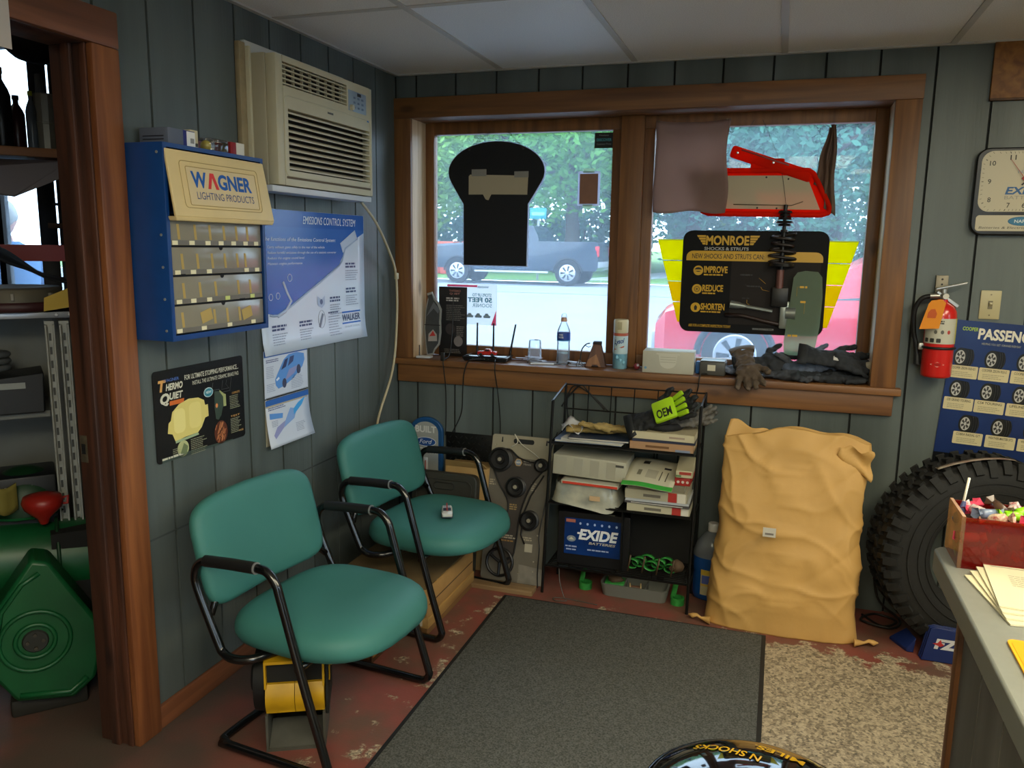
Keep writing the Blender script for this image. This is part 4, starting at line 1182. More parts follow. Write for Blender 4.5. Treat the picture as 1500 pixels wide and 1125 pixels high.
    for x in (0.30, 0.52):
        MB().tube([(x, 0.447, -0.003), (x + 0.02, 0.70, -0.002), (x + 0.02, 0.90, -0.002)], 0.0006, 4).build('hanging_wire', wire, t, 180)
shock_board()

# ------------------------------------------------------------------ on the sill
def brake_display():
    t = thing('brake_pad_booklet', 'dark grey brake pad leaflet board standing at the left end of the sill', 'leaflet', (0.165, 0.128, SZ), 0.0)
    p = MB().box(0, 0.150, 0, 0.004, 0, 0.345, 0.001).build('board', mat('leaflet_black', '1d1c1c', 0.4), t)
    f = lambda o: o
    class _: pass
    def front(o):
        for v in o.data.vertices:
            v.co = (v.co.x, -0.0006 - v.co.z, v.co.y)
        return o
    front(txt(t, 'THERMO', 0.055, 0.320, 0, 0.062, 0.011, ink('9a6a60'), bold=0.03)); front(txt(t, 'QUIET', 0.058, 0.305, 0, 0.055, 0.011, ink('a07068'), bold=0.03))
    front(bars(t, 0.04, 0.292, 0, 0.09, 2, 0.011, 0.007, ink('bcb6b0'), 'caption', seed=3)); front(bars(t, 0.04, 0.255, 0, 0.10, 9, 0.009, 0.004, ink('6a6662'), seed=5))
    front(flat(t, 'inset_picture', ellipse(0.062, 0.135, 0.026, 0.028), 0, ink('3a3332'))); front(flat(t, 'inset_picture', ellipse(0.105, 0.075, 0.024, 0.026), 0, ink('77706c')))
    front(bars(t, 0.095, 0.150, 0, 0.045, 6, 0.009, 0.004, ink('77706a'), seed=6)); front(bars(t, 0.03, 0.035, 0, 0.10, 3, 0.008, 0.004, ink('66615c'), seed=7))
    t = thing('brake_pad_cutout', 'grey silver-edged cut-out of a curved brake pad leaning by the leaflet', 'cut-out', (0.112, 0.085, SZ), 0.0)
    P = [(0.012, 0.0), (0.042, 0.006), (0.052, 0.030), (0.078, 0.060), (0.086, 0.120), (0.084, 0.175), (0.088, 0.235), (0.072, 0.268), (0.050, 0.290), (0.038, 0.320), (0.012, 0.312), (0.018, 0.292), (0.004, 0.230), (-0.004, 0.14), (0.004, 0.05)]
    Q = [(0.043 + (x - 0.043) * 0.84, 0.16 + (y - 0.16) * 0.93) for x, y in P]
    m = MB().at((0, 0, 0), BACK); m.prism(P, 0, 0.010); m.build('edge', mat('silver_edge', 'a2a29c', 0.4, 0.3), t)
    m = MB().at((0, 0, 0), BACK); m.prism(Q, 0.010, 0.014); m.build('pad_face', mat('pad_grey', '3e4142', 0.5, var=0.2, vs=30), t)
    m = MB().at((0, 0, 0), BACK); m.prism([(0.012, 0.20), (0.05, 0.27), (0.080, 0.235), (0.074, 0.215), (0.05, 0.24)], 0.014, 0.017); m.build('chamfer', mat('pad_light', '62666a', 0.5), t)
    m = MB().at((0, 0, 0), BACK); m.box(0.0, 0.084, 0.155, 0.159, 0.0135, 0.0145); m.build('slot', BLACK, t, 0)
    m = MB().at((0, 0, 0), BACK); m.prism([(0.02, 0.075), (0.068, 0.078), (0.066, 0.112), (0.046, 0.135), (0.022, 0.112)], 0.014, 0.0148); m.build('sticker', ink('9b9690'), t, 0)
    m = MB().at((0, 0, 0), BACK); m.prism([(0.026, 0.10), (0.060, 0.104), (0.046, 0.128)], 0.0148, 0.0154); m.build('sticker_print', ink('b0332e'), t, 0)
    t = thing('pencil_stub', 'short dark pencil standing in a white tray at the far left of the sill', 'pencil', (0.10, 0.01, SZ))
    MB().box(0.0, 0.075, -0.02, 0.025, 0, 0.010, 0.003).build('tray', ink('c4c6c6'), t)
    MB().cyl((0.012, 0.0, 0.010), (0.012, 0.0, 0.062), 0.0035, 0.003, 7).build('pencil', ink('3b3633'), t)
brake_display()

def router():
    t = thing('router', 'flat black wireless router with three upright antennas on the sill', 'router', (0.455, 0.062, SZ), 0.02)
    bk = mat('router_black', '17181a', 0.3, spec=0.5)
    MB().hexa([(-0.105, -0.062, 0.0), (0.105, -0.062, 0.0), (0.098, 0.062, 0.0), (-0.098, 0.062, 0.0), (-0.115, -0.066, 0.022), (0.115, -0.066, 0.022), (0.108, 0.066, 0.024), (-0.108, 0.066, 0.024)]).build('case', bk, t, bevel=0.004)
    MB().box(-0.10, 0.10, -0.055, 0.058, 0.0232, 0.0245, 0.001).build('top_panel', mat('router_sheen', '22262b', 0.12), t)
    for x, lean in ((-0.085, 0.0), (0.0, 0.0), (0.088, 0.025)):
        MB().tube([(x, 0.072, 0.010), (x, 0.074, 0.035), (x + lean, 0.076, 0.172)], [0.0055, 0.0055, 0.0042], 8).build('antenna', bk, t, 60)
    for i in range(5):
        MB().box(-0.06 + i * 0.02, -0.055 + i * 0.02, -0.0668, -0.0655, 0.012, 0.014).build('status_light', ink('5f8f6a'), t, smooth=0)
    t = thing('toy_truck', 'tiny red toy pickup truck parked on the router', 'toy truck', (0.462, 0.025, SZ + 0.0250), 0.1)
    rd = mat('toy_red', 'b3201c', 0.25, coat=0.4)
    m = MB().at((0, 0, 0), BACK)
    m.prism([(-0.045, 0.008), (0.047, 0.008), (0.047, 0.020), (0.044, 0.023), (0.022, 0.024), (0.014, 0.035), (-0.008, 0.035), (-0.012, 0.024), (-0.045, 0.023)], -0.017, 0.017)
    m.build('body', rd, t, bevel=0.0015)
    m = MB().at((0, 0, 0), BACK); m.prism([(-0.008, 0.025), (0.018, 0.025), (0.012, 0.033), (-0.006, 0.033)], -0.0175, 0.0175); m.build('window_band', ink('20242a', 0.3), t, 0)
    w = None
    for x in (-0.028, 0.028):
        for y in (-0.015, 0.015):
            MB().cyl((x, y - 0.004, 0.008), (x, y + 0.004, 0.008), 0.008, 0.008, 12).build('wheel', ink('151515'), t)
router()

def water_bottle():
    t = thing('water_bottle', 'clear half-full water bottle with blue label standing on the sill', 'bottle', (0.826, 0.075, SZ))
    cl = glass_mat('clear_plastic', (0.98, 0.99, 1.0), 0.03, 0.02, 0.14, (0.85, 0.92, 1.0))
    prof = [(0.0005, 0.003), (0.026, 0.0), (0.031, 0.006), (0.0315, 0.03), (0.030, 0.036), (0.0315, 0.042), (0.030, 0.048), (0.031, 0.08), (0.029, 0.10), (0.0315, 0.115), (0.0315, 0.150), (0.029, 0.165), (0.020, 0.185), (0.013, 0.200), (0.0125, 0.208)]
    MB().lathe(prof, 24, caps=False).build('bottle', cl, t, 60)
    MB().lathe([(0.029, 0.004), (0.0300, 0.03), (0.0288, 0.036), (0.0300, 0.042), (0.0290, 0.055)], 24).build('water', glass_mat('water', (0.95, 0.98, 1.0), 0.04, 0.0, 0.06), t, 60)
    lb = MB().lathe([(0.0320, 0.113), (0.0320, 0.152)], 24, caps=False).build('label', mat('bottle_label', '1c3f94', 0.4), t, 60)
    MB().lathe([(0.0322, 0.113), (0.0322, 0.1175)], 24, caps=False).build('label_stripe', ink('2d7fb0'), lb, 60)
    for i, (s, w) in enumerate((('PURE', 0.020), ('WATER', 0.026))):
        o = txt(lb, s, 0, 0, 0, w, 0.009, ink('d8dde2'), bold=0.03)
        for v in o.data.vertices:
            a = -PI / 2 - 0.15 + (v.co.x - w / 2) / 0.0324
            v.co = (0.0324 * math.cos(a), 0.0324 * math.sin(a), 0.138 - i * 0.012 + v.co.y)
    MB().lathe([(0.0145, 0.203), (0.0150, 0.206), (0.0150, 0.214), (0.0110, 0.222), (0.0085, 0.224)], 20).build('cap', mat('peach_cap', 'c79a80', 0.4), t)
    MB().lathe([(0.0135, 0.214), (0.0135, 0.228), (0.010, 0.240), (0.003, 0.243)], 20).build('dust_cover', cl, t)
water_bottle()

def plastic_cup():
    t = thing('plastic_cup', 'upturned clear plastic cup beside the water bottle', 'cup', (0.690, 0.060, SZ))
    MB().lathe([(0.036, 0.0), (0.037, 0.003), (0.034, 0.006), (0.029, 0.105), (0.027, 0.110), (0.002, 0.110)], 24, caps=False).build('wall', glass_mat('cup_plastic', (0.98, 0.98, 1.0), 0.03, 0.03, 0.12, (0.85, 0.92, 1.0)), t, 60)
    MB().box(-0.002, 0.016, -0.008, 0.004, 0.1105, 0.1135, 0.001).build('chip', ink('2a2623'), t)
plastic_cup()
def sill_clutter():
    rnd = random.Random(5)
    t = thing('receipt_heap', 'loose white receipts and scraps lying behind the plastic cup', 'paper scraps', (0.655, 0.095, SZ))
    for i in range(7):
        MB().at((rnd.uniform(-0.03, 0.05), rnd.uniform(-0.03, 0.03), 0.0006 + i * 0.0045), (rnd.uniform(-0.05, 0.05), 0.06 * (-1) ** i, rnd.uniform(-0.7, 0.7))).box(-0.035, 0.045, -0.012, 0.012, 0, 0.0006).build('receipt', ink('c9ccd2'), t, smooth=0)
    t = thing('receipt_heap', 'loose white receipts lying between the water bottle and the wooden wedge', 'paper scraps', (0.905, 0.072, SZ))
    for i in range(5):
        MB().at((rnd.uniform(-0.03, 0.03), rnd.uniform(-0.02, 0.02), 0.0006 + i * 0.0045), (rnd.uniform(-0.05, 0.05), 0.06 * (-1) ** i, rnd.uniform(-0.7, 0.7))).box(-0.03, 0.03, -0.012, 0.012, 0, 0.0006).build('receipt', ink('c9ccd2'), t, smooth=0)
    for (x, y, a, lab, c) in ((0.745, 0.02, 0.25, 'white pen lying on the sill beside the plastic cup', 'd0d4da'), (0.748, 0.045, 0.12, 'grey pen lying behind the white pen on the sill', '9a9fa8')):
        t = thing('pen', lab, 'pen', (x, y, SZ + 0.0046), a)
        MB().cyl((-0.06, 0, 0), (0.05, 0, 0), 0.0045, 0.0045, 10).build('barrel', ink(c), t)
        MB().cyl((0.05, 0, 0), (0.064, 0, 0), 0.0042, 0.001, 10).build('tip', ink('5a5f68'), t)
    t = thing('wire_stand', 'bent black wire rising from a clear cap beside the wooden wedge', 'wire', (0.915, 0.035, SZ))
    MB().tube(catmull([(0, 0, 0.008), (0.004, 0, 0.04), (0.010, 0, 0.08), (0.028, 0, 0.105), (0.048, 0, 0.112)], 5), 0.0028, 6).build('wire', wire, t, 180)
    MB().tube(catmull([(0.024, 0, 0.102), (0.040, 0, 0.094), (0.052, 0, 0.098)], 4), 0.0016, 5).build('prong', wire, t, 180)
    MB().lathe([(0.016, 0), (0.016, 0.012), (0.006, 0.03)], 14).build('clear_cap', MATS['cup_plastic'], t)
sill_clutter()

t = thing('wooden_wedge', 'dark-topped triangular wooden wedge standing beside the aerosol can', 'wooden wedge', (0.985, 0.065, SZ), 0.15)
m = MB().at((0, 0, 0), BACK); m.prism([(-0.050, 0), (-0.018, 0.0), (-0.012, 0.010), (0.010, 0.010), (0.016, 0), (0.050, 0), (0.024, 0.105), (-0.012, 0.108)], -0.03, 0.03)
m.build('wedge', wood_mat('wedge_wood', '6a4632', '3a2620', 'Z'), t, bevel=0.003)
m = MB().at((0, 0, 0), BACK); m.prism([(-0.044, 0.004), (-0.018, 0.004), (-0.012, 0.014), (0.010, 0.014), (0.016, 0.004), (0.026, 0.004), (0.004, 0.062), (-0.034, 0.035)], 0.0302, 0.0312); m.build('bare_face', wood_mat('bare_wedge', '9a6c48', '6e4a32', 'Z'), t, 0)
m = MB().at((0, 0, 0), BACK); m.box(-0.014, 0.026, 0.100, 0.118, -0.024, 0.026, 0.004); m.build('burnt_top', mat('burnt_wood', '2a211e', 0.8), t)

def spray_can():
    t = thing('aerosol_can', 'pale blue disinfectant aerosol can with cream cap on the sill', 'spray can', (1.100, 0.060, SZ))
    MB().lathe([(0.030, 0.0), (0.033, 0.003), (0.033, 0.155), (0.031, 0.162), (0.029, 0.164)], 28).build('can', mat('can_blue', '6aa6c4', 0.3, var=1, vs=12, h2='8fc0cc', metal=0.2), t, 50)
    MB().lathe([(0.0335, 0.070), (0.0335, 0.155)], 28, caps=False).build('label_field', mat('can_pale', 'b9cdd0', 0.3), t, 50)
    MB().lathe([(0.0338, 0.152), (0.0338, 0.165)], 28, caps=False).build('red_band', ink('b0583f'), t, 50)
    MB().lathe([(0.031, 0.165), (0.0335, 0.168), (0.0335, 0.218), (0.031, 0.226), (0.012, 0.227)], 28).build('cap', mat('cream_cap', 'cfc6a4', 0.4), t, 50)
    MB().box(-0.010, 0.010, -0.0345, -0.030, 0.180, 0.216, 0.002).build('cap_notch', mat('cap_shade', 'a99f7c', 0.5), t)
    o = txt(t, 'Lysol', 0, 0, 0, 0.048, 0.030, ink('274a86'), bold=0.03, shear=0.25)
    for v in o.data.vertices:
        a = -PI / 2 + (v.co.x - 0.024) / 0.034
        v.co = (0.0342 * math.cos(a), 0.0342 * math.sin(a), 0.105 + v.co.y + v.co.x * 0.2)
    o = flat(t, 'label_swash', [(0.0, 0.0), (0.012, 0.003), (0.024, 0.006), (0.036, 0.010), (0.048, 0.014), (0.048, 0.020), (0.036, 0.016), (0.024, 0.012), (0.012, 0.009), (0.0, 0.006)], 0, ink('b0583f'))
    for v in o.data.vertices:
        a = -PI / 2 + (v.co.x - 0.024) / 0.034
        v.co = (0.0343 * math.cos(a), 0.0343 * math.sin(a), 0.088 + v.co.y)
    for k in range(3):
        MB().ball((0.020 - 0.014 * k, -0.0265 - 0.004 * k, 0.03 + 0.012 * k), 0.008, 0.006, 0.010, 1).build('label_bubble', ink('8cc4d8'), t, 180)
spray_can()

t = thing('jar_lid', 'little red and white ball ornament left of the tissue box', 'ornament', (1.180, 0.05, SZ))
MB().ball((0, 0, 0.015), 0.015, 0.015, 0.015, 2).build('ball', ink('8a3038'), t, 180)
MB().ball((0.006, -0.008, 0.021), 0.008, 0.007, 0.007, 1).build('white_spot', ink('d0c8c8'), t, 180)

def tissue_box():
    t = thing('glove_box', 'cream cardboard dispenser box with half-oval tear flap on the sill', 'box', (1.326, 0.048, SZ), 0.03)
    c = mat('cream_box', 'b7b4a2', 0.6, var=0.05, vs=15)
    MB().box(-0.112, 0.112, -0.058, 0.058, 0, 0.098, 0.002).build('carton', c, t)
    m = MB().at((0, -0.0582, 0), BACK); m.prism([(-0.052, 0.090), (0.050, 0.090), (0.050, 0.084), (0.040, 0.082), (0.036, 0.055)] + [(0.036 * math.cos(a), 0.050 - 0.028 * math.sin(a)) for a in [PI * i / 10 for i in range(11)]] + [(-0.038, 0.055), (-0.042, 0.082), (-0.052, 0.084)], 0, 0.0012)
    m.build('tear_flap', mat('flap_cream', 'c6c3b2', 0.6), t, 0)
    for k in range(3):
        m = MB().at((0, -0.0596, 0), BACK); m.box(-0.034, 0.034, 0.050 + k * 0.011, 0.0515 + k * 0.011, 0, 0.0006); m.build('flap_crease', mat('crease_cream', '98957f', 0.6), t, 0)
    m = MB().at((0, -0.0584, 0), BACK); m.prism(ellipse(-0.098, 0.022, 0.006, 0.006, 10), 0, 0.0006); m.build('print_mark', ink('6f9ab8'), t, 0)
tissue_box()

t = thing('clock_radio', 'small grey electronic box with white label next to the dispenser box', 'electronic box', (1.520, 0.05, SZ), -0.03)
MB().box(-0.055, 0.055, -0.045, 0.045, 0, 0.062, 0.006, 3).build('case', mat('grey_case', '4b4a46', 0.35), t)
MB().box(-0.052, 0.052, -0.042, 0.042, 0.0622, 0.066, 0.003).build('lid', mat('pale_lid', '8c949a', 0.3), t)
MB().box(-0.020, 0.014, -0.0466, -0.0452, 0.022, 0.048).build('label', ink('cfc8b0'), t, smooth=0)
t = thing('blue_pouch', 'little blue packet tucked between dispenser box and grey box', 'packet', (1.453, 0.06, SZ))
MB().box(-0.010, 0.010, -0.02, 0.02, 0, 0.055, 0.006).build('packet', ink('2a5f9c'), t)

# ------------------------------------------------------------------ gloves
def glove_mesh(curl=0.5, seed=0, spread=0.10):
    """palm, four unequal fingers, thumb and cuff; lies palm down along +x, grown together by a voxel remesh"""
    rnd = random.Random(seed)
    m = MB()
    m.ball((0.045, 0, 0.014), 0.055, 0.045, 0.022, 2, 0.25, seed)
    m.ball((0.0, 0, 0.013), 0.05, 0.038, 0.016, 2)
    m.rings([[(x, ry * math.cos(2 * PI * i / 14), 0.014 + rz * math.sin(2 * PI * i / 14)) for i in range(14)] for x, ry, rz in ((0.0, 0.036, 0.014), (-0.05, 0.037, 0.015), (-0.085, 0.043, 0.017))])
    for k, (y, l) in enumerate(((-0.034, 0.062), (-0.012, 0.078), (0.012, 0.082), (0.034, 0.072))):
        a = (k - 1.5) * spread + rnd.uniform(-0.1, 0.1)
        c = curl * rnd.uniform(0.5, 1.2)
        p = Vector((0.075, y, 0.012)); pts = [p]
        d = 0.0
        for s in range(3):
            d += c * 0.25
            p = p + Vector((math.cos(a) * math.cos(d), math.sin(a) * math.cos(d), math.sin(d) * (0.9 if s else 0.5))) * l / 3
            pts.append(p.copy())
        m.tube(pts, [0.0125, 0.012, 0.0115, 0.009], 8)
        m.ball(pts[-1], 0.0095, sub=1)
    pts = [(0.02, 0.03, 0.010), (0.045, 0.058, 0.012), (0.068, 0.070, 0.016 + 0.01 * curl), (0.085, 0.072, 0.022 + 0.01 * curl)]
    m.tube(pts, [0.016, 0.014, 0.0125, 0.010], 8); m.ball(pts[-1], 0.010, sub=1)
    return m
def glove(label, loc, rot, m, cuffm=None, curl=0.5, seed=0, group=None, marks=None, scale=1.0):
    t = thing('work_glove', label, 'glove', loc, rot, group)
    t.scale = (scale,) * 3
    g = glove_mesh(curl, seed).build('hand', m, t, 180)
    r = g.modifiers.new('remesh', 'REMESH'); r.mode = 'VOXEL'; r.voxel_size = 0.0045; r.use_smooth_shade = True
    s = g.modifiers.new('smooth', 'SMOOTH'); s.iterations = 3
    if 'crumple' not in bpy.data.textures:
        tx = bpy.data.textures.new('crumple', 'CLOUDS'); tx.noise_scale = 0.022; tx.noise_depth = 2
    d = g.modifiers.new('crumple', 'DISPLACE'); d.texture = bpy.data.textures['crumple']; d.texture_coords = 'GLOBAL'; d.strength = 0.016; d.mid_level = 0.5
    MB().rings([[(x, ry * math.cos(2 * PI * i / 16), 0.015 + rz * math.sin(2 * PI * i / 16)) for i in range(16)] for x, ry, rz in ((-0.08, 0.0435, 0.0175), (-0.095, 0.046, 0.014), (-0.112, 0.047, 0.010))], caps=False).build('cuff', cuffm or m, t, 60, solid=0.004)
    if marks:
        MB().box(0.01, 0.055, -0.018, 0.0, 0.028, 0.032, 0.001).build('patch', marks, t)
    return t
gk = mat('glove_black', '292c31', 0.8, var=0.4, vs=30, bump=0.4, bs=120)
gd = mat('glove_dark_grey', '484c54', 0.85, var=0.3, vs=30, bump=0.4, bs=120)
gb_ = mat('glove_brown', '5c4e40', 0.85, var=0.3, vs=25, bump=0.4, bs=120)
gl_ = mat('glove_pale_blue', '6c7890', 0.85, var=0.3, vs=25, bump=0.3)
GG = 'work gloves heaped on the sill'
glove('brown work glove flopped over the front edge of the sill', (1.660, 0.030, SZ + 0.042), (0.25, 0.45, -1.35), gb_, curl=0.1, seed=1, group=GG, scale=1.15)
glove('pale blue-grey glove at the left end of the heap, beside the grey box', (1.640, 0.070, SZ + 0.004), (0.1, -0.1, 2.9), gl_, curl=0.6, seed=2, group=GG, scale=0.9)
glove('black glove folded over the brown glove on the sill', (1.725, 0.080, SZ + 0.048), (0.9, -0.15, 0.25), gk, curl=-0.5, seed=3, group=GG, scale=1.1)
glove('dark grey glove lying flat between the two glove heaps', (1.80, 0.040, SZ + 0.004), (0.1, 0.0, -0.25), gd, curl=0.3, seed=4, group=GG, scale=1.05)
glove('charcoal glove behind the flat grey glove against the pane', (1.865, 0.098, SZ + 0.030), (0.8, -0.1, 2.95), gd, curl=-0.3, seed=5, group=GG)
glove('black glove at the bottom of the right heap', (1.97, 0.030, SZ + 0.004), (0.1, 0, 0.1), gk, curl=0.2, seed=6, group=GG, scale=1.15)
glove('slate glove leaning up in the right heap next to the casing', (1.925, 0.085, SZ + 0.052), (0.9, -0.3, 0.15), mat('glove_slate', '5c6678', 0.85, var=0.3, vs=25, bump=0.4, bs=120), curl=-0.3, seed=7, group=GG, scale=1.05)
glove('black and tan glove with white patch topping the right heap', (1.995, 0.055, SZ + 0.088), (0.75, 0.12, 0.05), gk, curl=-0.4, seed=8, group=GG, marks=ink('c9c9c6'), scale=1.15)
glove('black glove stuffed against the right reveal with cream cuff', (2.075, 0.075, SZ + 0.030), (0.9, 0.2, 2.9), gk, cuffm=mat('cream_cuff', 'b7ad98', 0.8), curl=0.2, seed=9, group=GG)

# ================================================================== FLOOR MAT AND CHAIRS
def carpet_mat():
    m = mat('carpet_pile', '6a6a65', 0.95, var=1, vs=180, h2='42433f', bump=0.8, bs=350, detail=3, spec=0.1)
    return m
t = thing('entrance_mat', 'large dark grey carpet mat with black rubber border on the floor', 'mat', (0.712, -2.75, 0.0005))
MB().box(0, 1.105, 0, 2.343, 0, 0.004, 0.001).build('rubber_border', mat('rubber_black', '1a1b1b', 0.7), t)
MB().box(0.016, 1.089, 0.016, 2.327, 0.0041, 0.009, 0.002).build('carpet', carpet_mat(), t)

green = mat('teal_vinyl', '3c766e', 0.55, var=1, vs=2.5, h2='366c66', bump=0.12, bs=500, spec=0.4)
blackm = mat('black_enamel', '0c0d0e', 0.22, spec=0.6, coat=0.3)
def make_chair(label):
    t = thing('office_chair', label, 'chair', group='teal waiting chairs')
    Wd = 0.288
    side = [(-0.40, 0.0138), (-0.20, 0.0138), (-0.05, 0.0138), (-0.018, 0.020), (-0.002, 0.042), (-0.008, 0.07), (-0.066, 0.25), (-0.148, 0.525), (-0.162, 0.568), (-0.188, 0.598), (-0.225, 0.607),
            (-0.33, 0.602), (-0.42, 0.594), (-0.452, 0.580), (-0.468, 0.550), (-0.462, 0.500), (-0.392, 0.345), (-0.372, 0.315), (-0.335, 0.304), (-0.22, 0.312), (-0.05, 0.326)]
    for s in (-1, 1):
        pts = catmull([(x, s * Wd, z) for x, z in side[:-2]] + [(-0.285, s * (Wd - 0.02), 0.304), (-0.25, s * (Wd - 0.07), 0.309), (-0.20, s * 0.12, 0.314)], 4)
        MB().tube(pts, 0.0135, 12).build('side_frame', blackm, t, 180)
        MB().tube([(-0.425, s * Wd, 0.5945), (-0.33, s * Wd, 0.602), (-0.235, s * Wd, 0.6065)], 0.0175, 14).build('arm_grip', mat('arm_grip_black', '131415', 0.5), t, 60)
        MB().tube([(-0.235, s * Wd, 0.6065), (-0.231, s * Wd, 0.6067)], 0.0178, 14).build('grip_highlight', mat('grip_highlight', 'a0a0a0', 0.3, 0.6), t, 60)  # pale ring put at the sleeve end for its highlight
        MB().tube([(-0.425, s * (Wd - 0.012), 0.42), (-0.452, s * 0.20, 0.50)], 0.011, 8).build('back_bracket', blackm, t, 180)
        MB().tube([(-0.10, s * Wd, 0.322), (-0.10, s * 0.18, 0.325)], 0.010, 8).build('seat_bracket', blackm, t, 180)
    MB().tube(catmull([(-0.36, -Wd, 0.0138), (-0.398, -Wd + 0.012, 0.0138), (-0.41, -Wd + 0.05, 0.0138), (-0.41, 0, 0.0138), (-0.41, Wd - 0.05, 0.0138), (-0.398, Wd - 0.012, 0.0138), (-0.36, Wd, 0.0138)], 4), 0.0132, 12).build('rear_bar', blackm, t, 180)
    # seat cushion
    def plan(a, k):
        c, s = math.cos(a), math.sin(a)
        e = 2 / 2.5 if c > 0 else 2 / 4.5
        x = math.copysign(abs(c) ** e, c); y = math.copysign(abs(s) ** (2 / 3.2), s)
        lx = 0.265 if c > 0 else 0.250
        wy = 0.272 + 0.006 * x
        return -0.180 + x * lx * k, y * wy * k
    N = 48
    rings = []
    for k, z in ((0.70, 0.326), (0.90, 0.329), (0.965, 0.338), (1.0, 0.360), (0.998, 0.378), (0.975, 0.396), (0.92, 0.410), (0.82, 0.418), (0.6, 0.424), (0.35, 0.426), (0.08, 0.426)):
        r = []
        for i in range(N):
            a = 2 * PI * i / N
            x, y = plan(a, k)
            drop = 0.020 * max(0, (x + 0.02) / 0.105) ** 2 if z > 0.35 else 0
            dish = -0.006 * math.exp(-((x + 0.2) ** 2 + y * y) / 0.03) if z > 0.415 else 0
            r.append((x, y, z - drop + dish))
        rings.append(r)
    MB().rings(rings).build('seat', green, t, 180)
    # back cushion, a bowed rounded pad
    rings = []
    for w_, k in ((-0.024, 0.86), (-0.020, 0.955), (-0.008, 0.995), (0.006, 1.0), (0.018, 0.975), (0.026, 0.91), (0.030, 0.72), (0.031, 0.4), (0.031, 0.05)):
        r = []
        for i in range(N):
            a = 2 * PI * i / N
            c, s = math.cos(a), math.sin(a)
            y = math.copysign(abs(c) ** 0.36, c) * 0.274 * k
            v = math.copysign(abs(s) ** 0.36, s) * 0.162 * k
            v += 0.012 * (1 - (y / 0.26) ** 2)
            bow = 0.014 * (y / 0.26) ** 2
            r.append((-0.484 - v * 0.26 + w_ + bow, y, 0.578 + v + w_ * 0.26))
        rings.append(r)
    MB().rings(rings).build('backrest', green, t, 180)
    return t
ch = make_chair('teal cushioned armchair nearest the camera, with a yellow blower under it')
ch.location = (0.675, -1.483, 0.0); ch.rotation_euler = (0, 0, math.radians(-6))
dup(ch, (0.669, -0.623, 0.0), math.radians(-8), 'teal cushioned armchair farther back, with a toy car on its seat')

t = thing('toy_car', 'small white and silver toy car left on the farther teal chair seat', 'toy car', (0.535, -0.640, 0.4250), -1.15)
bw = mat('toy_white', 'c4c2ba', 0.3, coat=0.3)
m = MB(); m.rings([[(x, y * w_, z) for y, z in ((-1, 0.008), (-1, 0.020), (-0.75, h_), (0.75, h_), (1, 0.020), (1, 0.008))] for x, w_, h_ in ((-0.052, 0.019, 0.022), (-0.046, 0.022, 0.026), (-0.02, 0.023, 0.034), (0.010, 0.023, 0.034), (0.028, 0.022, 0.025), (0.047, 0.021, 0.021), (0.052, 0.017, 0.018))])
m.build('body', bw, t, 30)
MB().box(-0.054, 0.054, -0.0225, 0.0225, 0.004, 0.010, 0.002).build('chassis', ink('24303c'), t)
MB().box(-0.018, 0.008, -0.013, 0.013, 0.0335, 0.0352).build('roof_panel', ink('9aa0a6'), t, smooth=0)
MB().hexa([(0.010, -0.016, 0.031), (0.024, -0.016, 0.0262), (0.024, 0.016, 0.0262), (0.010, 0.016, 0.031), (0.010, -0.016, 0.0345), (0.026, -0.016, 0.028), (0.026, 0.016, 0.028), (0.010, 0.016, 0.0345)]).build('windscreen', ink('2c3440', 0.3), t, 0)
MB().box(-0.05, 0.05, -0.003, 0.003, 0.0345, 0.0358).build('red_stripe', ink('9c3a34'), t, smooth=0)
for x in (-0.032, 0.030):
    for y in (-0.020, 0.020):
        MB().cyl((x, y - 0.004, 0.0095), (x, y + 0.004, 0.0095), 0.0095, 0.0095, 14).build('wheel', ink('161718'), t)

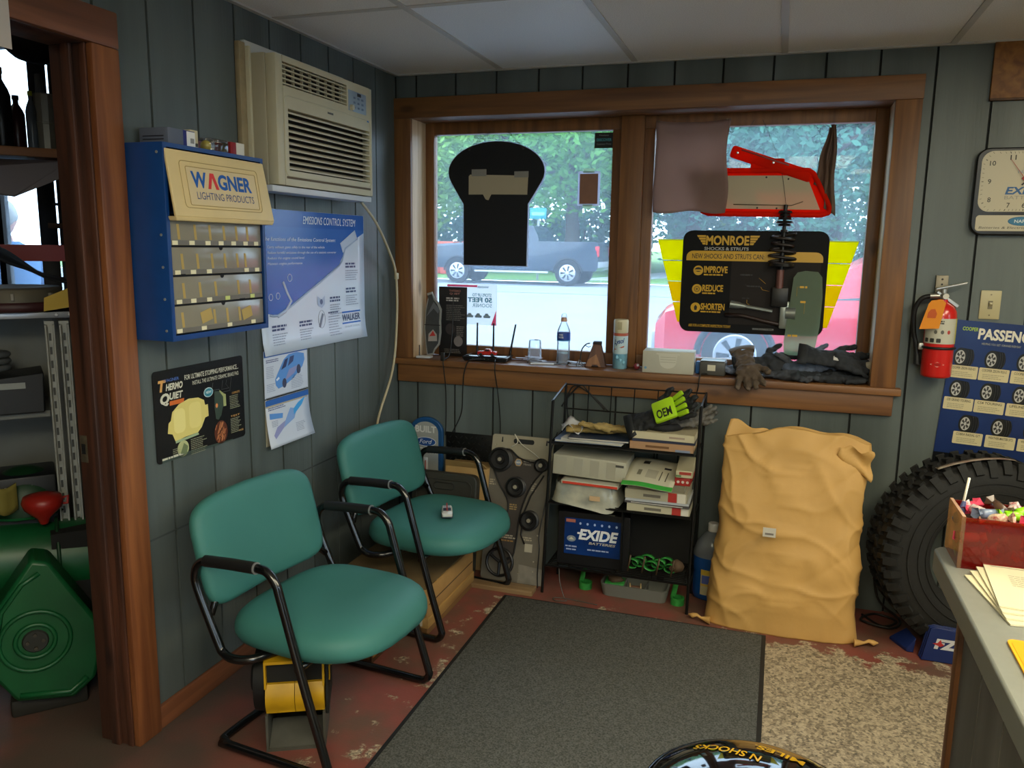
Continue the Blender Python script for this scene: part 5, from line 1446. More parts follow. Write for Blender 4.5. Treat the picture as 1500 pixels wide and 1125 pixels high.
# ================================================================== UNDER THE CHAIRS
def crates():
    cw = wood_mat('crate_wood', 'b08a4c', '8a6434', 'Y', knots=False, rough=0.7)
    cd = mat('crate_cardboard', 'a87f48', 0.8, var=0.15, vs=14)
    t = thing('wooden_crate', 'long low wooden crate with white label under the farther chair', 'crate', (0.12, -0.865, 0.0))
    MB().box(0.235, 0.425, 0.0, 0.505, 0.0, 0.027).build('runner', wood_mat('runner_wood', '7c5a34', '5a3e24', 'Y', knots=False), t)
    MB().box(0.0, 0.430, 0.0, 0.505, 0.0282, 0.072, 0.002).build('tray', cw, t)
    MB().box(0.0, 0.425, 0.003, 0.503, 0.0722, 0.186, 0.003).build('upper_box', cd, t)
    MB().box(0.004, 0.418, 0.008, 0.498, 0.1862, 0.191, 0.002).build('lid', mat('dusty_lid', '6e5836', 0.85, var=0.3, vs=9), t)
    MB().box(0.355, 0.405, -0.0012, 0.0, 0.036, 0.064).build('label', ink('c9c2b0'), t, smooth=0)
    MB().box(0.425, 0.4262, 0.02, 0.49, 0.120, 0.124).build('lid_seam', mat('seam_brown', '4d3820', 0.8), t, smooth=0)
    t = thing('wooden_box', 'small brown wooden box between the two chairs by the wall', 'box', (0.06, -1.135, 0.0))
    MB().box(0.0, 0.385, 0.0, 0.185, 0.0, 0.012, 0.001).build('base', wood_mat('box_base', '5a3a20', '38220f', 'Y', knots=False), t)
    MB().box(0.004, 0.381, 0.004, 0.181, 0.012, 0.095, 0.002).build('body', wood_mat('box_body', '9a6a2e', '7c5020', 'X', knots=False), t)
    MB().box(0.0, 0.008, 0.0, 0.008, 0.012, 0.097).build('corner_post', MATS['box_base'], t, smooth=0)
    MB().box(0.377, 0.386, -0.001, 0.008, 0.012, 0.097).build('corner_post', MATS['box_base'], t, smooth=0)
    t = thing('paper_pile', 'cream papers lying on the small brown box', 'papers', (0.22, -1.09, 0.0958), 0.3)
    for i in range(4):
        MB().at((0, 0, i * 0.004), (0, 0, 0.12 * i)).box(-0.10, 0.10, -0.06, 0.06, 0, 0.0035).build('sheet', ink('b0a88e'), t, smooth=0)
crates()

def air_mover():
    t = thing('air_mover', 'yellow and black carpet blower standing under the nearest chair', 'blower', (0.473, -1.666, 0.0), math.radians(27.4))
    # local: front face at y = 0 looking to -y, x across
    ye = mat('blower_yellow', 'c99a14', 0.45, var=0.25, vs=12)
    gy = mat('blower_grey', '4b4a42', 0.6, var=0.3, vs=15)
    dk = mat('blower_dark', '14140f', 0.8)
    w = 0.088
    b = MB()   # grey outlet duct, open to the front
    b.box(-w, w, 0.0, 0.21, 0.0, 0.008); b.box(-w, -w + 0.007, 0.0, 0.21, 0.008, 0.118); b.box(w - 0.007, w, 0.0, 0.21, 0.008, 0.118); b.box(-w, w, 0.05, 0.21, 0.110, 0.118)
    b.build('outlet', gy, t)
    MB().box(-w + 0.007, w - 0.007, 0.19, 0.20, 0.008, 0.11).build('outlet_back', dk, t, smooth=0)
    MB().at((0, 0, 0)).hexa([(-w + 0.008, 0.004, 0.008), (w - 0.008, 0.004, 0.008), (w - 0.008, 0.10, 0.045), (-w + 0.008, 0.10, 0.045), (-w + 0.008, 0.004, 0.010), (w - 0.008, 0.004, 0.010), (w - 0.008, 0.10, 0.05), (-w + 0.008, 0.10, 0.05)]).build('ramp', gy, t, 0)
    d = MB()   # yellow drum
    pr = [(0.115 + 0.105 * math.cos(a), 0.195 + 0.105 * math.sin(a) * 0.85) for a in [PI + 0.9 - 1.8 * i / 14 for i in range(15)]]
    P = [(0.012, 0.120)] + [(0.012 - 0.016 * math.sin(PI * i / 8), 0.122 + 0.092 * i / 8) for i in range(9)] + [(0.06, 0.215), (0.20, 0.215), (0.20, 0.120)]
    d.rings([[(x, y, z) for y, z in P] for x in (-w + 0.002, -0.001)]); d.rings([[(x, y, z) for y, z in P] for x in (0.001, w - 0.002)])
    d.build('drum', ye, t)
    MB().box(-w + 0.004, w - 0.004, 0.022, 0.19, 0.215, 0.285).build('intake_cavity', dk, t, smooth=0)
    h = MB()
    h.hexa([(-w, 0.0, 0.283), (w, 0.0, 0.283), (w - 0.012, 0.20, 0.300), (-w + 0.012, 0.20, 0.300), (-w, 0.0, 0.292), (w, 0.0, 0.292), (w - 0.012, 0.20, 0.322), (-w + 0.012, 0.20, 0.322)])
    h.box(-w, -w + 0.006, 0.0, 0.20, 0.205, 0.284); h.box(w - 0.006, w, 0.0, 0.20, 0.205, 0.284)
    h.build('hood', ye, t)
    MB().box(w + 0.001, w + 0.010, 0.02, 0.19, 0.10, 0.30, 0.003).build('side_plate', dk, t)
    for k in range(2):
        MB().box(w + 0.010, w + 0.014, 0.04 + k * 0.09, 0.06 + k * 0.09, 0.20, 0.27, 0.002).build('side_latch', ye, t)
    MB().cyl((-w - 0.002, 0.11, 0.19), (-w - 0.035, 0.11, 0.19), 0.105, 0.098, 28).build('motor_ring', mat('motor_black', '101111', 0.5), t, 40)
    MB().cyl((-w - 0.035, 0.11, 0.19), (-w - 0.05, 0.11, 0.19), 0.05, 0.04, 20).build('motor_cap', MATS['motor_black'], t, 40)
    t = thing('power_cable', 'black cable looping on the floor beside the yellow blower', 'cable', (0.28, -1.32, 0.0))
    MB().tube([Vector((0.02, -0.10, 0.30)) if False else p for p in catmull([(0.03, -0.08, 0.005), (-0.05, -0.12, 0.005), (-0.13, -0.06, 0.005), (-0.16, 0.02, 0.005), (-0.12, 0.07, 0.005), (-0.04, 0.05, 0.005), (-0.02, 0.10, 0.005), (-0.10, 0.14, 0.005)], 8)], 0.0045, 7).build('cable', ink('121212'), t, 180)
air_mover()

# ================================================================== AGAINST THE BACK WALL, LEFT OF THE RACK
def lean(name, label, cat, x, y0, zoff, ang, group=None):
    """a thing standing on the floor and leaning back against the wall by ang; local x right, y up, z out"""
    o = thing(name, label, cat, (x, y0, zoff), (PI / 2 - ang, 0, 0), group)
    return o
def thermometer_sign():
    t = on_back('thermometer_sign', 'blue arched thermometer sign reading BUILT FORD TOUGH behind the farther chair', 'sign', 0.165, 0.12, 0.010)
    bl = mat('sign_blue', '1c4a78', 0.4); gr = mat('sign_grey', '9a9c96', 0.45)
    def arch(w, h, r=0.0):
        return [(-w, 0), (w, 0), (w, h - w)] + [(w * math.cos(a), h - w + w * 0.8 * math.sin(a)) for a in [PI * i / 16 for i in range(1, 16)]] + [(-w, h - w)]
    MB().prism(arch(0.088, 0.585), 0, 0.022).build('frame', bl, t, bevel=0.004)
    m = MB(); m.prism([(x, y + 0.018) for x, y in arch(0.066, 0.540)], 0.0221, 0.0245); m.build('panel', gr, t, 0)
    z = 0.0250
    txt(t, 'BUILT', -0.056, 0.490, z, 0.112, 0.034, ink('cfcfc8'), bold=0.03)
    flat(t, 'oval_emblem', ellipse(0.0, 0.444, 0.056, 0.024), z, ink('cfd4da')); flat(t, 'oval_emblem', ellipse(0.0, 0.444, 0.052, 0.021), z + 0.0005, ink('1c4a8c'))
    txt(t, 'Ford', -0.034, 0.434, z + 0.001, 0.068, 0.022, ink('dfe4ea'), shear=0.3)
    txt(t, 'TOUGH', -0.056, 0.385, z, 0.112, 0.030, ink('cfcfc8'), bold=0.03)
    MB().box(-0.012, 0.012, 0.06, 0.365, z, z + 0.003, 0.001).build('scale_plate', ink('c6c8c4'), t)
    MB().cyl((0, 0.08, z + 0.005), (0, 0.35, z + 0.005), 0.0025, 0.0025, 8).build('glass_tube', ink('a03830'), t)
thermometer_sign()

def tread_plate():
    t = on_back('tread_plate', 'black diamond tread plate standing against the wall behind the chairs', 'metal plate', 0.262, 0.0, 0.004)
    U, V = 0.245, 0.618
    MB().box(0, U, 0, V, 0, 0.004, 0.001).build('plate', mat('plate_black', '1a1b1b', 0.35, 0.5), t)
    m = MB(); rows = 22; cols = 9
    for j in range(rows):
        for i in range(cols):
            x = 0.014 + i * 0.027 + (0.0135 if j % 2 else 0); y = 0.02 + j * 0.0275
            if x > U - 0.01: continue
            a = 0.75 if (i + j) % 2 else -0.75
            m.at((x, y, 0.004), (0, 0, a))
            m.hexa([(-0.011, 0, 0), (0, -0.0035, 0), (0.011, 0, 0), (0, 0.0035, 0), (-0.008, 0, 0.0018), (0, -0.002, 0.0022), (0.008, 0, 0.0018), (0, 0.002, 0.0022)])
    tag(m.build('raised_bars', mat('plate_worn', '3a3b3a', 0.3, 0.7), t, 0), kind='stuff')
tread_plate()

t = thing('cardboard_box', 'open tan cardboard box behind the dark plastic case', 'box', (0.46, -0.125, 0.0))
MB().box(-0.125, 0.085, -0.062, 0.062, 0.0, 0.500, 0.002).build('carton', mat('tan_cardboard', 'b08c56', 0.8, var=0.12, vs=10), t)
MB().hexa([(-0.125, -0.062, 0.5005), (0.085, -0.062, 0.5005), (0.085, -0.058, 0.5005), (-0.125, -0.058, 0.5005), (-0.115, -0.085, 0.535), (0.07, -0.085, 0.530), (0.07, -0.081, 0.530), (-0.115, -0.081, 0.535)]).build('flap', MATS['tan_cardboard'], t, 0)
t = lean('plastic_case', 'dark olive plastic tool case leaning behind the farther chair', 'case', 0.37, -0.262, 0.0, 0.12)
MB().prism(rrect(-0.175, 0.150, 0.0, 0.480, 0.035), 0, 0.050).build('shell', mat('olive_plastic', '302f28', 0.6, bump=0.15, bs=150), t, bevel=0.006)
P = rrect(-0.06, 0.04, 0.405, 0.435, 0.014)
MB().tube([(x, y, 0.051) for x, y in P], 0.003, 6, closed=True).build('handle_recess', mat('olive_dark', '1f1f1a', 0.6), t, 180)
MB().tube([(x, y, 0.052) for x, y in rrect(-0.150, 0.125, 0.03, 0.45, 0.03)], 0.003, 6, closed=True).build('rib', MATS['olive_plastic'], t, 180)

def belt_board():
    t = lean('belt_display', 'grey pulley and drive belt display board leaning left of the rack', 'display board', 0.695, -0.262, 0.002, 0.235)
    U, V = 0.150, 0.672
    bd = mat('clear_board', '6e685c', 0.35, var=0.25, vs=8)
    MB().prism(rrect(-U, U, 0, V, 0.014), 0, 0.006).build('board', bd, t)
    MB().prism(rrect(-U + 0.002, U - 0.002, V - 0.105, V - 0.002, 0.012), 0.006, 0.0066).build('top_band', mat('pale_band', '9a927c', 0.4), t, 0)
    z = 0.0068
    lo = mat('belt_area', '433d38', 0.4)
    # printed belt path (dark field) and its outline
    path = [(-0.118, 0.590), (-0.06, 0.605), (-0.01, 0.570), (0.06, 0.555), (0.108, 0.572), (0.122, 0.54), (0.06, 0.45), (0.02, 0.33), (0.01, 0.20), (0.0, 0.12), (-0.03, 0.08), (-0.09, 0.10), (-0.095, 0.15), (-0.055, 0.26), (-0.045, 0.36), (-0.10, 0.45), (-0.145, 0.55)]
    pp = [(p.x, p.y) for p in catmull([(x, y, 0) for x, y in path], 4, closed=True)]
    flat(t, 'belt_field', pp, z, lo)
    MB().tube([(x, y, z + 0.004) for x, y in pp], 0.004, 6, closed=True).build('belt', mat('belt_rubber', '1b1a19', 0.6), t, 180)
    MB().tube([(x, y, z + 0.004) for x, y in [(0.115, 0.50), (0.06, 0.40), (0.035, 0.32), (0.030, 0.22), (0.050, 0.18)]], 0.004, 6).build('belt', MATS['belt_rubber'], t, 180)
    br = mat('bolt_pale', 'b8b09c', 0.35, 0.5)
    for cx, cy, r in ((-0.098, 0.555, 0.056), (0.100, 0.545, 0.032), (-0.012, 0.435, 0.047), (0.066, 0.290, 0.046), (-0.060, 0.085, 0.062)):
        p = MB().at((cx, cy, z)); 
        if cy < 0.1:
            p.tube([(r * math.cos(a), r * math.sin(a), 0.008) for a in [2 * PI * i / 28 for i in range(28)]], 0.007, 8, closed=True)
            for k in range(3): p.cyl((0, 0, 0.008), (r * math.cos(k * 2.1 + 0.5), r * math.sin(k * 2.1 + 0.5), 0.008), 0.008, 0.006, 8)
        else:
            p.lathe([(r, 0), (r, 0.004), (r * 0.90, 0.006), (r * 0.90, 0.018), (r, 0.020), (r, 0.024), (r * 0.86, 0.026), (r * 0.78, 0.018), (r * 0.42, 0.016), (r * 0.36, 0.022), (0.002, 0.022)], 28)
        pu = p.build('pulley', mat('pulley_black', '151414', 0.4), t, 40)
        if cy > 0.1:
            MB().at((cx, cy, z)).cyl((0, 0, 0.02), (0, 0, 0.028), 0.010, 0.009, 12).build('bolt', br, pu)
    for x in (-0.10, 0.115):
        flat(t, 'hang_slot', [(x - 0.004, V - 0.036), (x + 0.004, V - 0.036), (x + 0.002, V - 0.012), (x - 0.002, V - 0.012)], z, BLACK)
    flat(t, 'hand_slot', rrect(-0.045, 0.055, V - 0.038, V - 0.016, 0.010), z, BLACK)
    MB().tube(catmull([(-0.05, V - 0.055, z + 0.01), (-0.02, V - 0.03, z + 0.015), (-0.04, V + 0.005, z + 0.01), (0.0, V - 0.04, z + 0.012), (0.06, V - 0.075, z + 0.012), (0.095, V - 0.10, z + 0.012)], 6), 0.0022, 6).build('zip_tie', ink('c8c2b2'), t, 180)
    flat(t, 'emblem', ellipse(-0.012, 0.548, 0.019, 0.019, 6), z + 0.004, ink('c9a060')); flat(t, 'emblem', ellipse(-0.012, 0.548, 0.015, 0.015, 6), z + 0.0046, ink('8294aa'))
    txt(t, 'NAPA', -0.024, 0.544, z + 0.0052, 0.024, 0.008, ink('e8e4d8'), bold=0.03)
    for s, x, y, w in (('Belts &', 0.014, 0.552, 0.036), ('Hoses', 0.014, 0.538, 0.036)):
        txt(t, s, x, y, z + 0.004, w, 0.010, ink('b7b0a2'))
    for x, y, w, n, c in ((0.058, 0.46, 0.025, 4, 'a09684'), (-0.038, 0.355, 0.042, 3, '9c8456'), (-0.07, 0.212, 0.085, 2, 'b0a690'), (-0.075, 0.188, 0.085, 1, 'a07a40'), (0.035, 0.212, 0.05, 2, 'a89c84'), (-0.145, 0.46, 0.03, 3, 'a89c84')):
        bars(t, x, y, z + 0.0005, w, n, 0.010, 0.006, ink(c), 'caption', seed=int(abs(x) * 1000) + n)
    MB().box(0.052, 0.088, 0.145, 0.182, z, z + 0.001).build('sticker', ink('a8a08c'), t, smooth=0)
    for x, y in ((0.108, 0.225), (0.10, 0.105), (0.10, 0.06), (0.03, 0.045), (-0.13, 0.62)):
        MB().at((x, y, z)).cyl((0, 0, 0), (0, 0, 0.004), 0.004, 0.003, 8).build('screw', br, t)
    MB().prism([(0.03, 0.0), (0.148, 0.0), (0.145, 0.075), (0.03, 0.085)], 0.0062, 0.0075).build('clear_corner', mat('scuffed_clear', '8a8478', 0.2, var=0.3, vs=20), t, 0)
belt_board()
t = thing('floor_plank', 'narrow tan plank on the floor in front of the pulley board', 'plank', (0.70, -0.345, 0.0))
MB().box(-0.17, 0.13, -0.035, 0.035, 0, 0.022, 0.002).build('plank', wood_mat('plank_tan', '8f7350', '6d5438', 'X', knots=False), t)

# ================================================================== WIRE RACK
RK = (0.87, 1.49, -0.315, -0.095)     # x0, x1, y front, y rear
def rack():
    t = thing('wire_rack', 'black wire magazine rack under the window', 'rack', (0, 0, 0))
    bm_ = mat('rack_black', '131313', 0.4, 0.3)
    x0, x1, yf, yr = RK
    for x, h in ((x0, 0.875), (x1, 0.895)):
        MB().tube([(x - (0.012 if x == x0 else -0.004), yf, 0.0), (x + 0.018, yf, h)], 0.0065, 8).build('front_leg', bm_, t, 60)
        MB().tube([(x, yr, 0.0), (x + 0.018, yr, 0.915)], 0.0055, 8).build('rear_leg', bm_, t, 60)
        MB().tube([(x + 0.018, yf, h), (x + 0.018, yr, 0.915)], 0.0045, 6).build('side_rail', bm_, t, 60)
        for z in (0.13, 0.42, 0.69):
            MB().tube([(x + 0.008, yf, z), (x + 0.008, yr, z)], 0.0045, 6).build('side_rail', bm_, t, 60)
    for z in (0.13, 0.42, 0.69):
        MB().tube([(x0, yf, z), (x1, yf, z)], 0.005, 6).build('front_rail', bm_, t, 60)
        MB().tube([(x0, yr, z), (x1, yr, z)], 0.005, 6).build('rear_rail', bm_, t, 60)
        sh = MB()
        for i in range(13):
            y = yf + (yr - yf) * i / 12
            sh.tube([(x0 + 0.006, y, z + 0.004), (x1 - 0.004, y, z + 0.004)], 0.0022, 5)
        for i in range(5):
            x = x0 + 0.02 + (x1 - x0 - 0.04) * i / 4
            sh.tube([(x, yf, z), (x, yr, z)], 0.003, 5)
        tag(sh.build('wire_shelf', bm_, t, 60), kind='stuff')
    for z in (0.80, 0.912):
        MB().tube([(x0 + 0.018, yr, z), (x1 + 0.018, yr, z)], 0.0035, 6).build('back_wire', bm_, t, 60)
    for i in range(1, 6):
        x = x0 + 0.01 + (x1 - x0) * i / 6
        MB().tube([(x, yr, 0.42), (x + 0.01, yr, 0.912)], 0.0025, 5).build('back_wire', bm_, t, 60)
    MB().box((x0 + x1) / 2 + 0.02, (x0 + x1) / 2 + 0.026, yf + 0.01, yr, 0.135, 0.415).build('centre_divider', bm_, t, smooth=0)
    MB().box(x0 + 0.012, x1 - 0.006, yr - 0.004, yr - 0.001, 0.14, 0.40).build('back_sheet', mat('rack_back', '0d0d0c', 0.8), t, smooth=0)
rack()
def paper_slab(name, label, cat, loc, rot, size, cover, edge='c8c2b0', spine=None, extra=None, group=None, sag=0.0):
    """a book, catalogue or magazine: page block, cover sheets and spine"""
    t = thing(name, label, cat, loc, rot, group)
    w, d, h = size
    MB().box(-w / 2 + 0.003, w / 2 - 0.002, -d / 2 + 0.002, d / 2 - 0.002, 0.0012, h - 0.0012).build('pages', ink(edge), t, smooth=0)
    MB().box(-w / 2, w / 2, -d / 2, d / 2, h - 0.0012, h).build('cover', ink(cover, 0.35), t, smooth=0)
    MB().box(-w / 2, w / 2, -d / 2, d / 2, 0, 0.0012).build('back_cover', ink(cover, 0.35), t, smooth=0)
    if spine:
        MB().box(-w / 2, w / 2, -d / 2 - 0.0012, -d / 2, 0, h).build('spine', ink(spine, 0.4), t, smooth=0)
    if extra:
        for (x0, x1, z0, z1, c) in extra:
            MB().box(-w / 2 + x0 * w, -w / 2 + x1 * w, -d / 2 - 0.0018, -d / 2 - 0.0012, z0 * h, z1 * h).build('spine_print', ink(c), t, smooth=0)
    return t
ST = 0.6965       # top shelf
SM = 0.4265       # middle shelf
SB = 0.1365       # bottom shelf
def stack_top():
    yc = -0.205
    g = 'magazines on the top rack shelf'
    z = ST
    for i, (lab, cov, w, d, h, dx, rz) in enumerate((
            ('pale blue magazine at the bottom of the left pile on the rack top', '6a7fa8', 0.29, 0.205, 0.010, 1.040, 0.02),
            ('white folded papers sticking out of the left pile on the rack top', 'c4c6c4', 0.27, 0.225, 0.008, 1.070, -0.10),
            ('dark navy magazine with photo under the tan gloves on the rack', '27344a', 0.26, 0.19, 0.008, 1.085, 0.05))):
        paper_slab('magazine', lab, 'magazine', (dx, yc - 0.01 * i, z), rz, (w, d, h), cov, group=g)
        z += h + 0.0005
    t = thing('crumpled_paper', 'crumpled white paper poking up at the left of the rack top', 'paper', (0.952, -0.21, z + 0.001), 0.3)
    MB().grid(lambda a, b: ((a - 0.5) * 0.10, (b - 0.5) * 0.12, 0.022 + 0.016 * math.sin(a * 7 + b * 4) + 0.035 * max(0, b - 0.55) - 0.010 * math.cos(a * 9)), 8, 8).build('sheet', ink('c9c9c8'), t, 40, solid=0.0008)
    gt = mat('tan_leather', 'a58c52', 0.8, var=0.2, vs=20, bump=0.3)
    glove('tan leather glove lying palm up at the left of the rack top', (1.03, -0.215, z + 0.003), (0, 0, 0.25), gt, curl=0.35, seed=21, group='tan leather gloves', scale=0.92)
    glove('tan leather glove lying over the other one, its cuff to the right', (1.135, -0.225, z + 0.016), (0.15, -0.08, PI + 0.15), gt, curl=0.3, seed=22, group='tan leather gloves', scale=0.92)
    z = ST
    paper_slab('catalogue', 'thick tan catalogue under the cream book at the right of the rack top', 'book', (1.355, yc, z), 0.0, (0.262, 0.205, 0.032), 'a87f58', 'b9a888', 'a98462', [(0.25, 0.62, 0.3, 0.6, '6e4e30'), (0.72, 0.95, 0.0, 0.3, '7e889c')])
    z += 0.0326
    paper_slab('catalogue', 'dark blue thin catalogue between the tan and cream books on the rack', 'book', (1.36, yc, z), 0.02, (0.258, 0.20, 0.010), '2a3044', 'a0a098', '2a3044')
    z += 0.0106
    paper_slab('catalogue', 'cream paper-bound book right under the black cap on the rack', 'book', (1.362, yc, z), -0.03, (0.255, 0.195, 0.030), 'c4b896', 'c6bb9c', 'c4ba9a', [(0.6, 0.85, 0.35, 0.6, '9c8878')])
    z += 0.0306
    t = thing('baseball_cap', 'black peaked cap lying upside down on the rack books', 'cap', (1.345, -0.20, z + 0.001), 0.1)
    capm = mat('cap_black', '17181a', 0.8, bump=0.3)
    MB().lathe([(0.075, 0.030), (0.085, 0.024), (0.088, 0.012), (0.080, 0.003), (0.05, 0.0), (0.01, 0.0)], 26, caps=False).build('crown', capm, t, 60, solid=0.004)
    MB().grid(lambda a, b: (-0.07 - 0.075 * b * math.sin(PI * (0.12 + 0.76 * a)), 0.085 * math.cos(PI * (0.12 + 0.76 * a)), 0.028 - 0.012 * b), 12, 4).build('peak', capm, t, 60, solid=0.004)
    nb = mat('neon_green', 'a8d418', 0.6, var=0.15, vs=20); nk = mat('neon_glove_black', '191b1c', 0.7)
    t = glove('neon green and black mechanic glove with dark lettering on top of the rack', (1.325, -0.250, z + 0.050), (0.95, -0.45, 0.0), nk, cuffm=nk, curl=0.5, seed=31, group='mechanic gloves on the rack', scale=1.2)
    MB().box(0.0, 0.080, -0.040, 0.040, 0.026, 0.046, 0.008).build('neon_back', nb, t)
    for k, y in enumerate((-0.032, -0.011, 0.011, 0.032)):
        MB().at((0.082, y, 0.022), (0, -0.35, (k - 1.5) * 0.1)).box(0, 0.042, -0.008, 0.008, 0.0, 0.012, 0.003).build('neon_finger', nb, t)
    txt(t, 'OEM', 0.012, -0.030, 0.0464, 0.055, 0.034, ink('23281c'), bold=0.03)
    glove('black and grey mechanic glove behind the neon one on the rack', (1.43, -0.20, z + 0.028), (0.5, -0.2, 0.4), mat('glove_grey_mix', '2f3032', 0.7, var=1, vs=25, h2='6b675e'), curl=0.8, seed=32, group='mechanic gloves on the rack', scale=0.95)
stack_top()
def stack_middle():
    yc = -0.205
    # left half: plastic bag, magazine with red stripe, long white carton
    t = thing('plastic_bag', 'crumpled translucent white plastic bag at the left of the middle shelf', 'bag', (1.035, yc - 0.005, SM))
    def sh(a, b):
        an = 2 * PI * a
        w = 0.155 + 0.010 * noise.noise(Vector((math.cos(an) * 2, math.sin(an) * 2, b * 3)))
        d = 0.118 + 0.008 * noise.noise(Vector((math.cos(an) * 2 + 5, math.sin(an) * 2, b * 3)))
        k = 1 - 0.12 * b
        sag = 0.06 * max(0, -math.sin(an)) ** 3 * max(0, math.cos(an) + 0.2) * (1 - b)
        return (math.copysign(abs(math.cos(an)) ** 0.5, math.cos(an)) * w * k, math.copysign(abs(math.sin(an)) ** 0.5, math.sin(an)) * d * k - 0.02 * sag, 0.001 + b * 0.085 + 0.007 * noise.noise(Vector((an * 2, b * 5, 1))) * (b > 0.1) - sag)
    MB().grid(sh, 40, 8, closed_u=True).build('film', mat('bag_film', 'b4b09c', 0.25, var=1, vs=16, h2='8f9288', bump=0.6, bs=25, spec=0.6), t, 180)
    MB().box(-0.12, 0.12, -0.09, 0.09, 0.0, 0.0845).build('contents', ink('8e8a7c'), t, smooth=0)
    MB().box(0.03, 0.075, -0.1265, -0.122, 0.03, 0.05).build('sticker', ink('c9a880'), t, smooth=0)
    z = SM + 0.090
    paper_slab('parts_magazine', 'white magazine with a red stripe lying on the plastic bag', 'magazine', (1.065, yc - 0.02, z), -0.05, (0.25, 0.20, 0.014), 'c2bfae', 'c9c5b4', 'c4c0ae', [(0.02, 0.99, 0.02, 0.75, 'c8402c')])
    z += 0.0155
    t = thing('long_carton', 'long white carton with faint panels on the middle rack shelf', 'box', (1.05, yc, z + 0.012), (0.0, 0.03, -0.01))
    MB().box(-0.160, 0.160, -0.095, 0.095, 0, 0.088, 0.002).build('carton', mat('carton_white', 'aaa692', 0.6), t)
    for k in range(4):
        MB().box(-0.150 + k * 0.072 + (0.01 if k else 0), -0.150 + k * 0.072 + 0.05, -0.0958, -0.0952, 0.008, 0.080).build('side_panel', ink('a09c8a'), t, smooth=0)
    MB().box(0.115, 0.150, -0.0960, -0.0952, 0.064, 0.074).build('print_mark', ink('4c4a44'), t, smooth=0)
    # right half: catalogues, flyers, red boxes
    g = 'catalogues on the middle rack shelf'
    z = SM
    for i, (lab, w, d, h, cov, sp, ex) in enumerate((
            ('cream catalogue with red and white spine blocks at the bottom of the right pile', 0.262, 0.21, 0.034, 'b3ad96', 'b8b298', [(0.28, 0.55, 0.25, 0.6, '6a655a'), (0.72, 0.86, 0.0, 1.0, 'a8322c'), (0.87, 0.98, 0.0, 1.0, 'd0ccc0')]),
            ('thin dark magazine bent over the cream catalogue in the right pile', 0.27, 0.215, 0.009, '3c3a3a', '4a4848', [(0.1, 0.9, 0.3, 0.7, 'b8b4ac')]),
            ('glossy white magazine in the middle of the right pile', 0.265, 0.215, 0.010, 'b8bcc0', 'b0b4b8', None),
            ('second cream catalogue with red and white spine blocks, higher in the right pile', 0.258, 0.205, 0.040, 'b0aa92', 'aaa48c', [(0.30, 0.58, 0.3, 0.6, '6a655a'), (0.70, 0.84, 0.0, 1.0, 'a8322c'), (0.85, 0.98, 0.0, 1.0, 'cfcabc')]),
            ('grey catalogue under the white flyer in the right pile', 0.235, 0.20, 0.030, '8c8676', '77715f', None))):
        paper_slab('catalogue', lab, 'catalogue', (1.352 - 0.003 * i, yc - 0.004 * (i % 2), z), 0.015 * (-1) ** i, (w, d, h), cov, 'b9b39c', sp, ex, group=g)
        z += h + 0.0006
    t = thing('product_flyer', 'white product sheet with green bottom stripe drooping over the catalogues', 'flyer', (1.318, yc - 0.012, z + 0.001), -0.10)
    def fl(a, b):
        y = -0.135 + b * 0.235
        return ((a - 0.5) * 0.215, y, 0.052 * min(1, b * 1.4) ** 0.8 - 0.010 * (1 - b) + 0.004 * math.sin(a * 5))
    MB().grid(fl, 10, 14).build('sheet', ink('c2bda4'), t, 180, solid=0.0008)
    def draw(name, x0, x1, b0, b1, c):
        m = MB(); m.grid(lambda a, b: (lambda p: (p[0], p[1], p[2] + 0.0012))(fl(x0 + a * (x1 - x0), b0 + b * (b1 - b0))), 8, 6); m.build(name, ink(c), t, 0)
    draw('green_stripe', 0.0, 1.0, 0.0, 0.10, '3c9a3c'); draw('photo', 0.25, 0.38, 0.66, 0.80, '1c1a18'); draw('photo', 0.70, 0.84, 0.58, 0.64, '26242a')
    draw('diagram', 0.22, 0.30, 0.30, 0.46, '77735f'); draw('diagram', 0.68, 0.70, 0.22, 0.50, '5a564a'); draw('diagram', 0.80, 0.82, 0.22, 0.50, '5a564a'); draw('text_block', 0.40, 0.62, 0.25, 0.50, 'aaa590')
    t = thing('red_carton', 'red and white parts carton at the right end of the middle shelf pile', 'box', (1.446, yc + 0.01, z + 0.0008), -0.02)
    MB().box(-0.028, 0.034, -0.105, 0.09, 0, 0.035, 0.001).build('carton', mat('carton_red', 'a02c26', 0.5), t)
    for k in range(3):
        flat(t, 'mark', [], 0, BLACK) if False else MB().at((-0.018 + 0.019 * k, -0.1056, 0.010), BACK).prism(ellipse(0.004, 0.006, 0.006, 0.006, 10), 0, 0.0004).build('mark', ink('cfc4b8'), t, 0)
    t = thing('flat_packet', 'cream packet with red and green label resting on the red carton', 'packet', (1.450, yc - 0.005, z + 0.037), 0.04)
    MB().hexa([(-0.035, -0.10, 0), (0.035, -0.10, 0), (0.035, 0.09, 0.0), (-0.035, 0.09, 0.0), (-0.035, -0.10, 0.030), (0.035, -0.10, 0.030), (0.035, 0.09, 0.045), (-0.035, 0.09, 0.045)]).build('packet', ink('b8b090'), t, bevel=0.003)
    MB().box(-0.02, 0.028, -0.1012, -0.1004, 0.014, 0.026).build('label', ink('9c3a30'), t, smooth=0)
    MB().box(-0.034, -0.012, -0.1012, -0.1004, 0.004, 0.012).build('label', ink('5a7a50'), t, smooth=0)
stack_middle()
